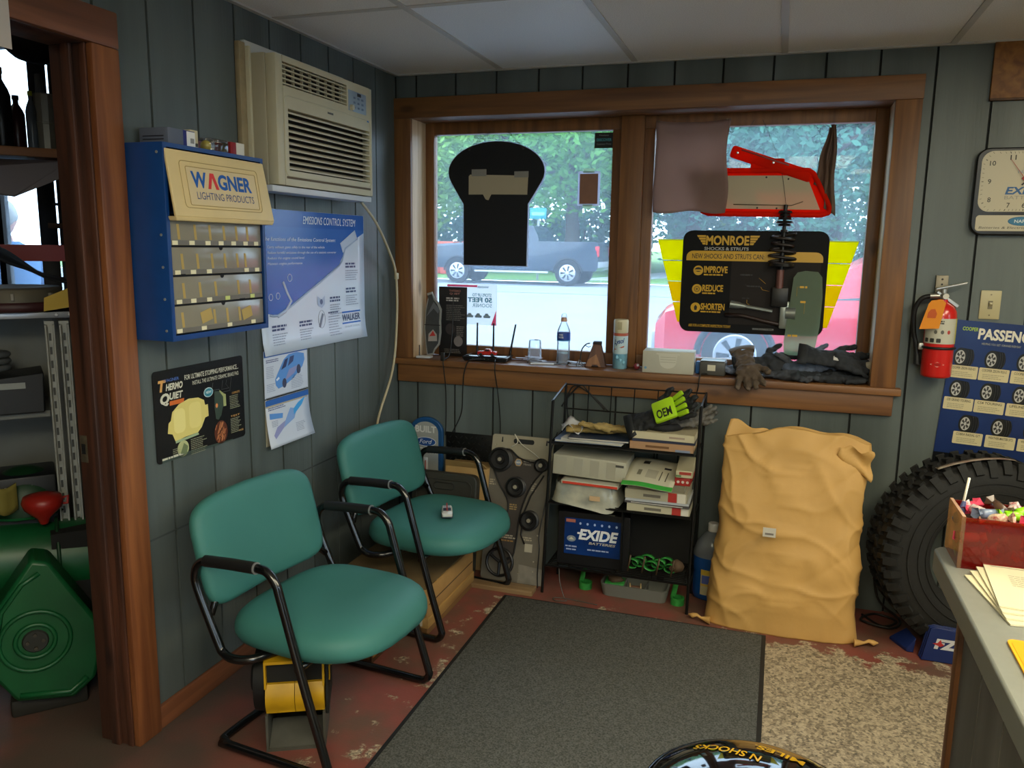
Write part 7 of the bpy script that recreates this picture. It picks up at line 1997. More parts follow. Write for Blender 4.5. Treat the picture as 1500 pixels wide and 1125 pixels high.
def mud_flaps():
    rnd = random.Random(2)
    bl = mat('flap_blue', '14275e', 0.45, bump=0.2)
    for k in range(3):
        t = thing('blue_flap', ['rearmost of three upright blue rubber flaps before the tyre', 'middle of three upright blue rubber flaps before the tyre', 'front blue rubber flap with a white and red logo before the tyre'][k], 'flap', (2.372 + 0.003 * k, -0.365 - 0.0125 * k, 0.001), (PI / 2 - 0.10, 0, 0), group='blue flaps before the tyre')
        MB().prism([(0.0, 0.0), (0.14, 0.0), (0.14, 0.125), (0.045, 0.132), (0.026, 0.125)], 0, 0.011).build('flap', bl, t, bevel=0.002)
        if k == 2:
            txt(t, 'FZ', 0.040, 0.050, 0.0116, 0.085, 0.040, ink('c6c8cc'), bold=0.06, shear=0.2)
            flat(t, 'logo_star', [(0.034, 0.070), (0.052, 0.074), (0.062, 0.088), (0.066, 0.074), (0.076, 0.068), (0.062, 0.060)], 0.0124, ink('a82c2c'))
    t = thing('blue_wedge', 'dark blue folded flap on the floor left of the upright blue flaps', 'flap', (2.285, -0.350, 0.001), 0.0)
    MB().hexa([(0.0, 0.09, 0), (0.05, 0.0, 0), (0.075, 0.0, 0), (0.05, 0.10, 0), (0.0, 0.09, 0.012), (0.05, 0.0, 0.012), (0.08, 0.0, 0.060), (0.06, 0.10, 0.055)]).build('flap', bl, t, bevel=0.002)
mud_flaps()

# ================================================================== COUNTER WITH ITS THINGS
CZ = 1.0
def counter():
    t = thing('service_counter', 'grey laminate topped service counter with panelled side at the right edge', 'counter', (2.072, -2.018, 0))
    lam = mat('grey_laminate', '77786f', 0.45, var=0.06, vs=60)
    MB().prism([(0.012, 0.0), (1.1, 0.0), (1.1, -1.30), (0.0, -1.30), (0.0, -0.016)], CZ - 0.042, CZ).build('worktop', lam, t, bevel=0.004)
    gb2 = mat('weathered_grey_board', '75726a', 0.6, var=1, vs=14, h2='5c5850', stretch=(1, 1, 0.1))
    MB().box(0.065, 1.06, -1.28, -0.045, 0, CZ - 0.043).build('carcass', groove, t, smooth=0)
    for k in range(9):
        y1 = -0.068 - k * 0.135
        MB().box(0.052, 0.064, y1 - 0.131, y1, 0, CZ - 0.043).build('side_board', gb2, t, smooth=0)
    MB().box(0.044, 0.070, -0.068, -0.040, 0, CZ - 0.043, 0.002).build('corner_trim', wood_mat('corner_trim', '7a4a20', '4a2a10', 'Z'), t)
    MB().box(0.040, 0.053, -1.28, -0.069, CZ - 0.060, CZ - 0.043, 0.001).build('edge_trim', wood_mat('edge_trim', '9a6a30', '6e4820', 'Y'), t)
counter()
def candy_box():
    t = thing('candy_box', 'red see-through acrylic box full of wrapped candy on the counter', 'box', (2.092, -2.122, CZ + 0.0005))
    ra = glass_mat('red_acrylic', (0.72, 0.05, 0.03), 0.06, 0.02, 0.22, (0.50, 0.03, 0.02))
    oa = glass_mat('clear_acrylic', (0.90, 0.55, 0.35), 0.06, 0.02, 0.35, (0.55, 0.30, 0.16))
    U, D, Hh = 0.26, 0.108, 0.088
    MB().box(0.0061, U, 0.0, 0.004, 0.004, Hh).build('front_panel', ra, t, smooth=0)
    MB().box(0.0061, U, D - 0.004, D, 0.004, Hh).build('rear_panel', ra, t, smooth=0)
    MB().box(0.0, 0.006, 0.0, D, 0.0, Hh + 0.002).build('end_panel', oa, t, smooth=0)
    MB().box(U - 0.006, U, 0.0041, D - 0.0041, 0.004, Hh + 0.002).build('end_panel', oa, t, smooth=0)
    MB().box(0.0061, U, 0.0, D, 0.0, 0.0039).build('floor_panel', ra, t, smooth=0)
    for y in (0.0,):
        MB().box(0.0006, 0.0056, 0.0006, D - 0.0006, Hh + 0.002, Hh + 0.0026).build('polished_edge', mat('acrylic_edge', 'b08a70', 0.2), t, smooth=0)
candy_box()
def candies():
    rnd = random.Random(9)
    cols = [('white', 'c9c4bc', 'striped'), ('brown', '4a3528', 'brown'), ('lime green', '86c41e', 'green'), ('pink', 'c8405a', 'pink'), ('grey-blue', '6a7488', 'grey'), ('cream', 'cfc0a0', 'cream')]
    protos = {}
    n = 0
    spots = []
    for lay in range(3):
        for i in range(5):
            spots.append((2.122 + 0.046 * i + rnd.uniform(-0.006, 0.006), -2.098 + rnd.uniform(0, 0.055), CZ + 0.016 + 0.026 * lay))
    front = [(2.128, -2.062, 1.086, 'white', 2.2), (2.138, -2.085, 1.089, 'grey-blue', 0.5), (2.160, -2.06, 1.094, 'brown', 2.0), (2.176, -2.08, 1.088, 'lime green', 0.2), (2.196, -2.065, 1.093, 'lime green', 0.4), (2.205, -2.090, 1.088, 'pink', 0.8), (2.150, -2.095, 1.085, 'cream', 2.7),
             (2.235, -2.085, 1.088, 'brown', 0.3), (2.185, -2.040, 1.087, 'white', 1.2), (2.265, -2.080, 1.089, 'pink', 1.9), (2.290, -2.07, 1.088, 'cream', 0.6), (2.12, -2.040, 1.084, 'pink', 0.9), (2.225, -2.045, 1.088, 'grey-blue', 2.6)]
    def make(cn, hexv):
        t = thing('wrapped_candy', '', 'candy')
        m = mat('wrapper_' + cn.replace(' ', '_'), hexv, 0.25, var=1, vs=160, h2=('8c2c34' if cn in ('white', 'cream') else hexv), spec=0.6)
        MB().tube([(-0.014, 0, 0), (-0.012, 0, 0), (0.012, 0, 0), (0.014, 0, 0)], [0.005, 0.0085, 0.0085, 0.005], 10).build('body', m, t, 60)
        for s in (-1, 1):
            tw = MB(); k = 10
            tw.rings([[(s * (0.013 + dx), r * math.cos(2 * PI * i / k) * (1 + 0.3 * (i % 2)), r * math.sin(2 * PI * i / k) * (1 + 0.3 * (i % 2))) for i in range(k)] for dx, r in ((0, 0.004), (0.003, 0.002), (0.012, 0.009))], caps=False)
            tw.build('twist_end', m, t, 60)
        return t
    ci = {c[0]: c for c in cols}
    FR = ['just right of the lollipop on the heap', 'lying along the front of the heap left of the limes', 'standing out at the middle of the heap', 'lying left of the other lime one on the heap', 'topping the heap right of the first lime one', 'leaning in front of the lime ones on the heap',
          'at the very front left of the heap', 'right of the front pink one on the heap', 'at the back middle of the heap', 'in the right half of the heap', 'at the far right end of the heap', 'behind the lollipop stick on the heap', 'at the back right of the heap']
    where = ['at the left end of the red box', 'lying across the front of the red box', 'in the middle of the red box', 'by the rear of the red box']
    first = {}
    seen = {}
    allp = [(x, y, z, c, a) for x, y, z, c, a in front] + [(x, y, z, cols[rnd.randrange(6)][0], rnd.uniform(0, 3)) for x, y, z in spots]
    for i, (x, y, z, cn, a) in enumerate(allp):
        up = i < len(front)
        lab = ('%s twist candy %s' % (cn, FR[i])) if up else ('%s wrapped twist candy buried inside the red box' % cn)
        g = ('%s candies on top of the red box heap' % cn) if up else ('%s candies inside the red box' % cn)
        if cn not in first:
            o = make(cn, ci[cn][1]); first[cn] = o
            o.location = (x, y, z); o.rotation_euler = (0, rnd.uniform(-0.3, 0.3), a); o['label'] = lab; o['group'] = g
        else:
            dup(first[cn], (x, y, z), (0, rnd.uniform(-0.35, 0.35), a), lab, g)
    t = thing('lollipop', 'lollipop with its white stick pointing up at the left of the red box', 'lollipop', (2.104, -2.052, CZ + 0.062))
    MB().tube([(0, 0, 0.012), (0.007, 0.0, 0.078)], 0.0022, 8).build('stick', ink('d4cdb8'), t, 180)
    MB().ball((0, 0, 0.004), 0.013, 0.013, 0.013, 2).build('ball', ink('3a3c66', 0.3), t, 180)
    MB().tube([(0.0, 0, 0.014), (0.0035, 0, 0.036)], [0.007, 0.003], 8).build('wrapper_neck', ink('4c5074', 0.3), t, 60)
candies()
def papers():
    pm = ink('c4bc9c', 0.6)
    labs = ['bottom invoice sheet of the stack on the counter', 'invoice sheet second from the bottom of the counter stack', 'invoice sheet second from the top, jutting left, on the counter', 'top invoice sheet with printed columns on the counter']
    for k in range(4):
        t = thing('invoice_sheet', labs[k], 'paper', (2.245 + 0.004 * k, -2.243 + 0.004 * k, CZ + 0.0006 + 0.003 * k), 0.14 - 0.075 * k, group='invoices on the counter')
        MB().box(-0.135, 0.135, -0.075, 0.105, 0, 0.0025).build('sheet', pm, t, smooth=0)
        if k == 3:
            for x, y, w, n in ((-0.105, 0.060, 0.045, 6), (-0.050, 0.085, 0.05, 10), (0.015, 0.075, 0.08, 14), (-0.03, -0.02, 0.12, 4)):
                bars(t, x, y, 0.0029, w, n, 0.0085, 0.0025, ink('8f8873'), seed=n)
            MB().box(-0.125, 0.12, 0.094, 0.0955, 0.0026, 0.0029).build('rule', ink('7c7666'), t, smooth=0)
    t = thing('yellow_envelope', 'bright yellow folder lying on the counter at the right edge', 'folder', (2.215, -2.462, CZ + 0.0006), -0.02)
    MB().prism(rrect(-0.112, 0.13, -0.10, 0.072, 0.010), 0, 0.003).build('folder', mat('folder_yellow', 'd99a10', 0.5), t, 0)
    MB().prism(rrect(-0.108, 0.126, -0.05, 0.066, 0.008), 0.003, 0.0036).build('flap', mat('folder_yellow_flap', 'd2930e', 0.5), t, 0)
papers()

def stool():
    t = thing('round_stool', 'round stool with glossy black printed seat at the bottom edge', 'stool', (1.800, -2.272, 0.0))
    gl = mat('gloss_black_vinyl', '08080a', 0.06, spec=0.8, coat=0.6)
    R, Z = 0.190, 0.640
    dome = lambda r: Z - 0.055 * (r / R) ** 2.6
    MB().lathe([(0.02, Z - 0.09), (R - 0.02, Z - 0.09), (R, Z - 0.075), (R + 0.003, Z - 0.06)] + [(R * k, dome(R * k)) for k in (1.0, 0.97, 0.92, 0.85, 0.75, 0.6, 0.45, 0.3, 0.15, 0.01)], 56).build('seat', gl, t, 50)
    MB().tube([((R + 0.006) * math.cos(2 * PI * i / 48), (R + 0.006) * math.sin(2 * PI * i / 48), Z - 0.066) for i in range(48)], 0.007, 8, closed=True).build('seat_rim', mat('dark_chrome', '3c3c3e', 0.15, 1.0), t, 180)
    ye = ink('c99c14', 0.15)
    def line(s, x, y, w, h, rot):      # straight words on the domed seat, read from its far side
        o = txt(t, s, 0, 0, 0, w, h, ye, bold=0.02)
        c, n = math.cos(rot), math.sin(rot)
        for v in o.data.vertices:
            a, b = x + v.co.x * c - v.co.y * n, y + v.co.x * n + v.co.y * c
            v.co = (a, b, dome(min(R, math.hypot(a, b))) + 0.0015)
    line('N SHOCKS', 0.004, 0.064, 0.122, 0.022, PI - 0.31)
    line('MILES.', 0.078, 0.094, 0.090, 0.022, PI - 0.26)
    bars_ = MB()
    for k in range(5):
        a = 0.95 - 0.10 * k
        bars_.at((0.15 * math.cos(a), 0.15 * math.sin(a), dome(0.15) + 0.0015), (0, 0, a - PI / 2)).quad(-0.006, 0.006, -0.0015, 0.0015)
    bars_.build('small_print', ink('9a8a4a'), t, 0)
    st = mat('stool_chrome', '8c8c8c', 0.2, 1.0)
    MB().cyl((0, 0, 0.35), (0, 0, Z - 0.09), 0.028, 0.035, 16).build('post', st, t)
    for k in range(4):
        a = PI / 4 + k * PI / 2
        MB().tube([(0.02 * math.cos(a), 0.02 * math.sin(a), Z - 0.10), (0.12 * math.cos(a), 0.12 * math.sin(a), Z - 0.12), (0.19 * math.cos(a), 0.19 * math.sin(a), 0.012)], 0.011, 10).build('leg', st, t, 180)
        MB().cyl((0.19 * math.cos(a), 0.19 * math.sin(a), 0.009), (0.19 * math.cos(a), 0.19 * math.sin(a), 0.03), 0.015, 0.013, 12).build('foot', mat('rubber_foot', '151515', 0.7), t)
    MB().tube([(0.158 * math.cos(2 * PI * i / 36), 0.158 * math.sin(2 * PI * i / 36), 0.24) for i in range(36)], 0.008, 8, closed=True).build('foot_ring', st, t, 180)
stool()

# cords hanging below the sill
def cords():
    for k, (lab, pts) in enumerate((
            ('thin black cord hanging from the sill below the brake leaflet', [(0.255, 0.10, 1.30), (0.258, 0.075, 1.10), (0.262, 0.03, 0.995), (0.265, -0.048, 0.978), (0.268, -0.050, 0.93), (0.268, -0.03, 0.85), (0.264, -0.012, 0.72), (0.26, -0.012, 0.60)]),
            ('black router cord looping down to the tread plate', [(0.46, -0.02, 0.990), (0.40, -0.046, 0.985), (0.375, -0.052, 0.93), (0.36, -0.035, 0.84), (0.345, -0.015, 0.72), (0.30, -0.015, 0.62)]),
            ('black cord dropping straight behind the pulley board', [(0.52, -0.02, 0.990), (0.527, -0.046, 0.985), (0.53, -0.052, 0.93), (0.535, -0.025, 0.84), (0.545, -0.012, 0.70), (0.545, -0.012, 0.60)]),
            ('black cord hanging from the grey box down behind the rack', [(1.50, -0.01, 0.985), (1.475, -0.045, 0.985), (1.468, -0.052, 0.93), (1.455, -0.035, 0.85), (1.45, -0.025, 0.70), (1.45, -0.025, 0.5)]))):
        t = thing('sill_cable', lab, 'cord', (pts[-1][0], pts[-1][1], pts[-1][2]), group='cords under the sill')
        o = Vector(pts[-1])
        MB().tube([p - o for p in catmull(pts, 8)], 0.0028, 6).build('cord', ink('161514'), t, 180)
        if k == 0:
            MB().box(-0.008, 0.012, -0.045, -0.032, 0.375, 0.415, 0.003).build('inline_switch', ink('1a1918'), t)
    t = thing('rack_cord', 'black cable loops hanging between the sill and the rack top', 'cord', (0.97, -0.06, 0.80))
    MB().tube([p - Vector((0.97, -0.06, 0.80)) for p in catmull([(0.86, -0.06, 0.80), (0.90, -0.055, 0.86), (0.95, -0.06, 0.905), (0.99, -0.06, 0.87), (1.06, -0.06, 0.80)], 6)], 0.0035, 6).build('cable', ink('151515'), t, 180)
    MB().tube([p - Vector((0.97, -0.06, 0.80)) for p in catmull([(0.89, -0.055, 0.75), (0.885, -0.055, 0.84), (0.92, -0.055, 0.90), (1.0, -0.055, 0.86), (1.08, -0.055, 0.79)], 6)], 0.003, 6).build('cable', ink('151515'), t, 180)
    t = thing('side_cord', 'black cord running down beside the pulley board edge', 'cord', (0.85, -0.16, 0.0))
    MB().tube([p - Vector((0.85, -0.16, 0.0)) for p in catmull([(0.87, -0.16, 0.70), (0.845, -0.18, 0.60), (0.848, -0.24, 0.42), (0.835, -0.30, 0.27), (0.845, -0.33, 0.20), (0.842, -0.34, 0.10), (0.845, -0.345, 0.03)], 7)], 0.0028, 6).build('cord', ink('151515'), t, 180)
    t = thing('floor_cable', 'dark cable tangle on the floor between the sack and the tyre', 'cable', (2.25, -0.12, 0.0))
    MB().tube(catmull([(-0.05, 0.05, 0.006), (0.02, -0.04, 0.006), (0.08, 0.03, 0.006), (0.0, 0.06, 0.012), (-0.06, -0.02, 0.012), (0.05, -0.06, 0.012), (0.09, 0.02, 0.02), (0.0, 0.03, 0.10), (-0.03, 0.06, 0.30)], 8), 0.005, 7).build('cable', ink('1a1816'), t, 180)
cords()

def gz(y):                       # height of the ground outside
    return 0.03 + 0.0095 * max(0, y)

# ================================================================== THE WORKSHOP THROUGH THE DOORWAY
ws = mat('workshop_wall', '4a4740', 0.85, var=0.2, vs=4)
w_ = MB()
w_.box(-5.1, -5.0, -4.6, 0.2, 0, 3.2); w_.box(-5.1, -0.12, -4.7, -4.6, 0, 3.2)
w_.box(-5.0, -3.3, 0.08, 0.2, 0, 3.2); w_.box(-2.05, -0.12, 0.08, 0.2, 0, 3.2); w_.box(-3.3, -2.05, 0.08, 0.2, 0, 1.15); w_.box(-3.3, -2.05, 0.08, 0.2, 2.65, 3.2)
w_.box(-0.12, -0.1, -4.7, 0.2, H + 0.1, 3.2)
tag(w_.build('wall_workshop', ws, smooth=0), 'dim workshop walls beyond the doorway', kind='structure')
tag(MB().box(-5.1, -0.1, -4.7, 0.2, 3.2, 3.3).build('ceiling_workshop', ws, smooth=0), 'workshop ceiling beyond the doorway', kind='structure')
w2 = MB()
for a in (-3.3, -2.70, -2.10):
    w2.box(a, a + 0.05, 0.10, 0.15, 1.15, 2.65)
w2.box(-3.25, -2.10, 0.10, 0.15, 1.15, 1.20); w2.box(-3.25, -2.10, 0.10, 0.15, 2.60, 2.65); w2.box(-3.25, -2.10, 0.105, 0.145, 1.92, 1.96)
w2 = tag(w2.build('window_2', mat('dark_frame', '2a2a28', 0.6), smooth=0), 'workshop window with dark frame', kind='structure')
for x0, x1 in ((-3.25, -2.70), (-2.65, -2.10)):
    for z0, z1 in ((1.20, 1.92), (1.96, 2.60)):
        MB().box(x0, x1, 0.122, 0.127, z0, z1).build('pane', gp, w2, smooth=0)
t = thing('added_strip_light', 'unseen strip light added under the workshop ceiling', 'ceiling light', (-1.9, -2.4, 3.2), 0)  # added out of view to light the workshop interior
MB().box(-0.6, 0.6, -0.06, 0.06, -0.06, -0.001, 0.004).build('housing', ink('b0b0a8'), t)
lm2 = mat('strip_tube', (1, 1, 1), 0.5); b2 = lm2.node_tree.nodes['Principled BSDF']; b2.inputs['Emission Color'].default_value = (1, 0.95, 0.85, 1); b2.inputs['Emission Strength'].default_value = 5
MB().cyl((-0.58, 0, -0.08), (0.58, 0, -0.08), 0.018, 0.018, 12).build('tube', lm2, t)

GD, GR = Vector((-0.75468, 0.65610, 0)), Vector((0.65610, 0.75468, 0))
GROT = math.radians(49.0)
def gpt(D, s, z=0.0):
    return Vector((1.778, -3.58, 0)) + GD * D + GR * s + Vector((0, 0, z))

def workshop():
    sw = wood_mat('shop_shelf_wood', '8a5a36', '5c3a22', 'X', knots=False)
    t = thing('shop_shelf', 'wooden shelf holding bottles seen through the workshop doorway', 'shelf', gpt(3.42, 0.02, 1.802), GROT)
    MB().box(-0.60, 0.14, -0.13, 0.13, 0.0, 0.030, 0.002).build('board', sw, t)
    MB().box(0.11, 0.135, -0.10, 0.12, -1.80, 0.0).build('upright', sw, t, smooth=0); MB().box(-0.58, -0.555, -0.10, 0.12, -1.80, 0.0).build('upright', sw, t, smooth=0)
    MB().box(-0.555, 0.11, 0.08, 0.10, -0.36, -0.30).build('cross_rail', mat('red_rail', '8a2430', 0.5), t, smooth=0)
    zt = 1.8328
    def bottle(lab, s, D, r, h, m, capm, neck=0.35):
        t = thing('shop_bottle', lab, 'bottle', gpt(D, s, zt), GROT)
        MB().lathe([(r * 0.9, 0), (r, 0.008), (r, h * 0.66), (r * 0.8, h * 0.74), (r * neck, h * 0.85), (r * neck, h * 0.94)], 18).build('body', m, t, 50)
        MB().lathe([(r * neck * 1.2, h * 0.92), (r * neck * 1.2, h), (r * 0.1, h * 1.001)], 14).build('cap', capm, t, 50)
    bottle('dark tall bottle with tan cap on the workshop shelf', -0.050, 3.40, 0.032, 0.27, ink('1c2026', 0.3), ink('a08a6a'))
    bottle('dark red bottle beside the tall one on the workshop shelf', -0.005, 3.46, 0.026, 0.19, ink('3c1c1c', 0.3), ink('2a2020'))
    bottle('grey squeeze bottle with yellow-green cap on the workshop shelf', 0.040, 3.40, 0.018, 0.20, ink('5c6670', 0.3), ink('a8b828'))
    t = thing('steel_canister', 'ribbed pale metal canister at the right of the workshop shelf', 'canister', gpt(3.40, 0.082, zt), GROT)
    MB().lathe([(0.026, 0), (0.030, 0.004), (0.031, 0.09), (0.033, 0.092), (0.033, 0.096), (0.031, 0.098), (0.034, 0.19), (0.036, 0.192), (0.030, 0.195)], 10).build('body', mat('canister_metal', '8f8c80', 0.4, 0.3), t, 25)
    MB().cyl((-0.012, 0.0, 0.196), (-0.012, 0, 0.26), 0.014, 0.012, 10).build('spout', mat('spout_grey', '5a5f66', 0.4), t)
    t = thing('black_bag', 'dark bag bulging under the door head above the workshop shelf', 'bag', gpt(3.62, 0.07, 2.14), GROT)
    MB().ball((0, 0, 0.10), 0.10, 0.10, 0.075, 3, 0.35, 5).build('bag', ink('14161c', 0.7), t, 180)
    MB().tube([(0.10, -0.1, 0.02), (0.10, -0.11, 0.09), (0.085, -0.11, 0.10)], 0.006, 6).build('green_tie', ink('2c8a50'), t, 180)
    MB().ball((0.078, -0.11, 0.105), 0.014, sub=1).build('red_bead', ink('b03038'), t, 180)
    MB().tube([(0.12, 0.05, 0.1), (0.12, 0.05, -0.25)], 0.004, 5).build('strap', ink('14161c'), t, 180)
    # tin reflector hung under the shelf
    t = thing('tin_hood', 'grey sheet-metal hood hung under the workshop shelf', 'hood', gpt(3.36, 0.0, 1.66), GROT)
    MB().hexa([(-0.40, -0.14, 0.045), (-0.03, -0.16, 0.0), (0.14, -0.10, 0.085), (-0.40, 0.10, 0.10), (-0.40, -0.13, 0.055), (-0.03, -0.15, 0.006), (0.14, -0.09, 0.132), (-0.40, 0.11, 0.135)]).build('sheet', mat('tin_grey', '7c7880', 0.5, 0.3), t, 0)
    MB().tube([(-0.2, -0.02, 0.09), (0.02, -0.06, 0.105), (0.13, -0.09, 0.075)], 0.004, 5).build('wire', wire, t, 180)
    # dark post and bracket before the window
    t = thing('dark_post', 'dark steel post in front of the workshop window', 'post', gpt(4.6, 0.105, 0.0), GROT)
    MB().box(-0.055, 0.02, -0.04, 0.04, 0, 2.6, 0.004).build('post', ink('22242a', 0.5), t)
    MB().box(0.03, 0.10, -0.05, 0.05, 0, 2.6, 0.004).build('flange', ink('2c2e33', 0.5), t)
    MB().tube([(0.012, -0.045, 1.69), (0.02, -0.06, 1.69), (0.028, -0.045, 1.69)], 0.007, 6).build('hook', ink('8a8c90'), t, 180)
    MB().box(-0.02, 0.07, -0.06, -0.04, 1.575, 1.60).build('bracket', sw, t, smooth=0)
    # metal cabinet with the ribbed end and what lies on it
    t = thing('metal_cabinet', 'grey metal storage rack with three white slotted uprights inside the workshop door', 'rack', gpt(3.18, 0.0, 0.0), GROT)
    mg = mat('cabinet_grey', '6d706c', 0.5, 0.2, var=0.15, vs=10); up = mat('upright_white', '9c9e98', 0.45, 0.2, var=0.25, vs=30)
    MB().box(-0.55, 0.13, -0.10, 0.22, 1.265, 1.285, 0.002).build('top', mat('cabinet_edge', 'a2a8b4', 0.35, 0.5), t)
    MB().box(-0.55, 0.13, 0.20, 0.22, 0.40, 1.265).build('back', mg, t, smooth=0)
    for z in (0.44, 0.93):
        MB().box(-0.55, 0.02, -0.08, 0.20, z, z + 0.02).build('shelf', mg, t, smooth=0)
    MB().box(-0.57, -0.55, -0.10, 0.22, 0.0, 1.285).build('end_panel', mg, t, smooth=0)
    MB().box(0.05, 0.13, 0.18, 0.22, 0.0, 1.265).build('end_panel', mg, t, smooth=0)
    for k, x in enumerate((0.040, 0.082, 0.124)):
        m = MB()
        m.box(x - 0.017, x + 0.012, -0.105, -0.100, 0.46, 1.255); m.box(x - 0.017, x - 0.011, -0.130, -0.105, 0.46, 1.245, 0.001); m.box(x + 0.006, x + 0.012, -0.130, -0.105, 0.46, 1.245, 0.001)
        u = m.build('upright', up, t, 0)
        s_ = MB()
        for i in range(16):
            s_.box(x - 0.006, x + 0.001, -0.1065, -0.1050, 0.50 + i * 0.046, 0.525 + i * 0.046)
        tag(s_.build('slots', ink('3a3c3a'), u, 0), kind='stuff')
    for x in (0.060, 0.100):
        MB().cyl((x, -0.102, 1.276), (x, -0.110, 1.276), 0.007, 0.005, 6).build('bolt', ink('c0c6d0', 0.3), t)
    t = thing('black_crate', 'black plastic crate in the grey workshop rack', 'crate', gpt(3.13, -0.13, 0.9505), GROT)
    MB().hexa([(-0.20, -0.06, 0.0), (0.135, -0.06, 0.0), (0.13, 0.12, 0.0), (-0.20, 0.12, 0.0), (-0.20, -0.06, -0.0 + 0.10), (0.14, -0.06, 0.135), (0.135, 0.12, 0.135), (-0.20, 0.12, 0.10)]).build('tub', ink('14171c', 0.5), t, bevel=0.004)
    MB().box(0.0, 0.085, -0.0612, -0.0602, 0.085, 0.105).build('label', ink('8a8e8a'), t, smooth=0)
    t = thing('tool_box', 'dark tool box with white tag on the lower rack shelf', 'tool box', gpt(3.12, -0.15, 0.4605), GROT)
    MB().box(-0.20, 0.17, -0.07, 0.12, 0, 0.28, 0.008).build('box', ink('101318', 0.5), t)
    MB().box(0.02, 0.10, -0.0712, -0.0702, 0.22, 0.25).build('tag', ink('a8aaa4'), t, smooth=0)
    t = thing('coiled_hose', 'coiled grey hose on the black crate in the workshop rack', 'hose', gpt(3.16, -0.13, 1.0865), GROT)
    for k in range(3):
        MB().tube([(0.06 * math.cos(2 * PI * i / 20) - 0.02, 0.045 * math.sin(2 * PI * i / 20), 0.012 + 0.022 * k) for i in range(20)], 0.011, 7, closed=True).build('coil', ink('4c4f50'), t, 180)
    # on the cabinet: rim, jacket, yellow guard
    t = thing('truck_wheel', 'tan-grey wheel rim half hidden by a black jacket on the workshop rack', 'wheel rim', gpt(3.22, -0.06, 1.2865), GROT)
    MB().lathe([(0.13, 0.002), (0.165, 0.0), (0.165, 0.012), (0.145, 0.022), (0.145, 0.060), (0.150, 0.072), (0.140, 0.078), (0.10, 0.066), (0.03, 0.062)], 32).build('rim', mat('rim_grey', '6f6a5c', 0.5, 0.3), t, 30)
    MB().lathe([(0.168, 0.001), (0.176, 0.006), (0.176, 0.026), (0.168, 0.032)], 32, caps=False).build('dark_band', ink('3a1c20'), t, 60)
    for k in range(8):
        a = 2 * PI * k / 8
        MB().box(-0.006, 0.006, -0.004, 0.004, 0, 0.02).build('stud', ink('8a857a'), t, smooth=0).matrix_local = Matrix.Translation((0.155 * math.cos(a), 0.155 * math.sin(a), 0.040)) @ Matrix.Rotation(a, 4, 'Z')
    t = thing('black_jacket', 'black jacket thrown over the wheel rim in the workshop', 'jacket', gpt(3.25, -0.10, 1.366), GROT)
    def jk(a, b):
        x = -0.30 + 0.50 * a; y = -0.15 + 0.30 * b
        return (x, y, 0.145 * math.exp(-((x + 0.06) / 0.17) ** 2) * (0.75 + 0.25 * math.sin(PI * b)) + 0.010 * noise.noise(Vector((x * 12, y * 12, 0))) + 0.004)
    MB().grid(jk, 30, 16).build('cloth', mat('jacket_black', '0f141c', 0.8, bump=0.3), t, 180, solid=0.006)
    MB().tube([jk(0.62, 0.05 + 0.09 * i) for i in range(10)], 0.007, 6).build('seam', MATS['jacket_black'], t, 180)
    t = thing('yellow_guard', 'bent yellow plastic guard sticking out from the workshop rack', 'guard', gpt(3.06, 0.065, 1.286), GROT)
    MB().prism([(-0.040, 0.004), (0.050, 0.018), (0.050, 0.085), (-0.036, 0.048)], 0, 0.01).build('guard', mat('guard_yellow', 'b89a24', 0.5), t, 0).rotation_euler = (PI / 2, 0, 0)
    # green blower
    gm = mat('green_enamel', '10502a', 0.4, var=0.3, vs=9, spec=0.5); gd_ = mat('green_dark', '0a3018', 0.5)
    t = thing('green_blower', 'green drum blower with embossed teardrop cover on the workshop floor', 'blower', gpt(2.86, -0.04, 0.0), GROT)
    pl = [(-0.175, 0.33)] + [(-0.175 + 0.02 * (1 - math.cos(a)), 0.33 - 0.16 * math.sin(a)) for a in [PI / 2 * i / 4 for i in range(1, 5)]] + [(-0.10, 0.075), (0.06, 0.045), (0.125, 0.10), (0.150, 0.20), (0.150, 0.285), (0.02, 0.52), (-0.03, 0.535)]
    m = MB().at((0, 0, 0), (PI / 2, 0, 0)); m.prism(pl, 0.0, 0.14); o = m.build('cover', gm, t, bevel=0.012)
    o.location = (0, 0.08, 0)
    for r, w, mm in ((0.098, 0.007, gm), (0.055, 0.007, gm)):
        MB().tube([(-0.035 + r * math.cos(2 * PI * i / 32), -0.064, 0.27 + r * math.sin(2 * PI * i / 32)) for i in range(32)], w, 8, closed=True).build('embossed_ring', mm, t, 180)
    MB().cyl((-0.035, -0.062, 0.27), (-0.035, -0.068, 0.27), 0.038, 0.034, 18).build('hub', ink('23241f', 0.6), t)
    for k in range(4):
        MB().cyl((-0.035 + 0.022 * math.cos(k * 1.57), -0.066, 0.27 + 0.022 * math.sin(k * 1.57)), (-0.035 + 0.022 * math.cos(k * 1.57), -0.074, 0.27 + 0.022 * math.sin(k * 1.57)), 0.006, 0.006, 6).build('bolt', ink('3c382e'), t)
    MB().tube([(-0.135, -0.060, 0.30), (-0.12, -0.060, 0.38), (-0.06, -0.060, 0.46), (-0.01, -0.060, 0.49)], 0.008, 6).build('embossed_rib', gm, t, 180)
    MB().tube([(-0.09, -0.060, 0.095), (0.05, -0.060, 0.072), (0.10, -0.060, 0.11)], 0.010, 6).build('lower_lip', gm, t, 180)
    MB().cyl((-0.22, 0.20, 0.47), (0.16, 0.20, 0.44), 0.125, 0.125, 28).build('drum', gm, t, 40)
    for x in (-0.14, 0.05):
        MB().tube([(x, 0.20 + 0.126 * math.cos(2 * PI * i / 28), 0.465 + 0.126 * math.sin(2 * PI * i / 28) - x * 0.05) for i in range(28)], 0.006, 6, closed=True).build('hoop', gd_, t, 180)
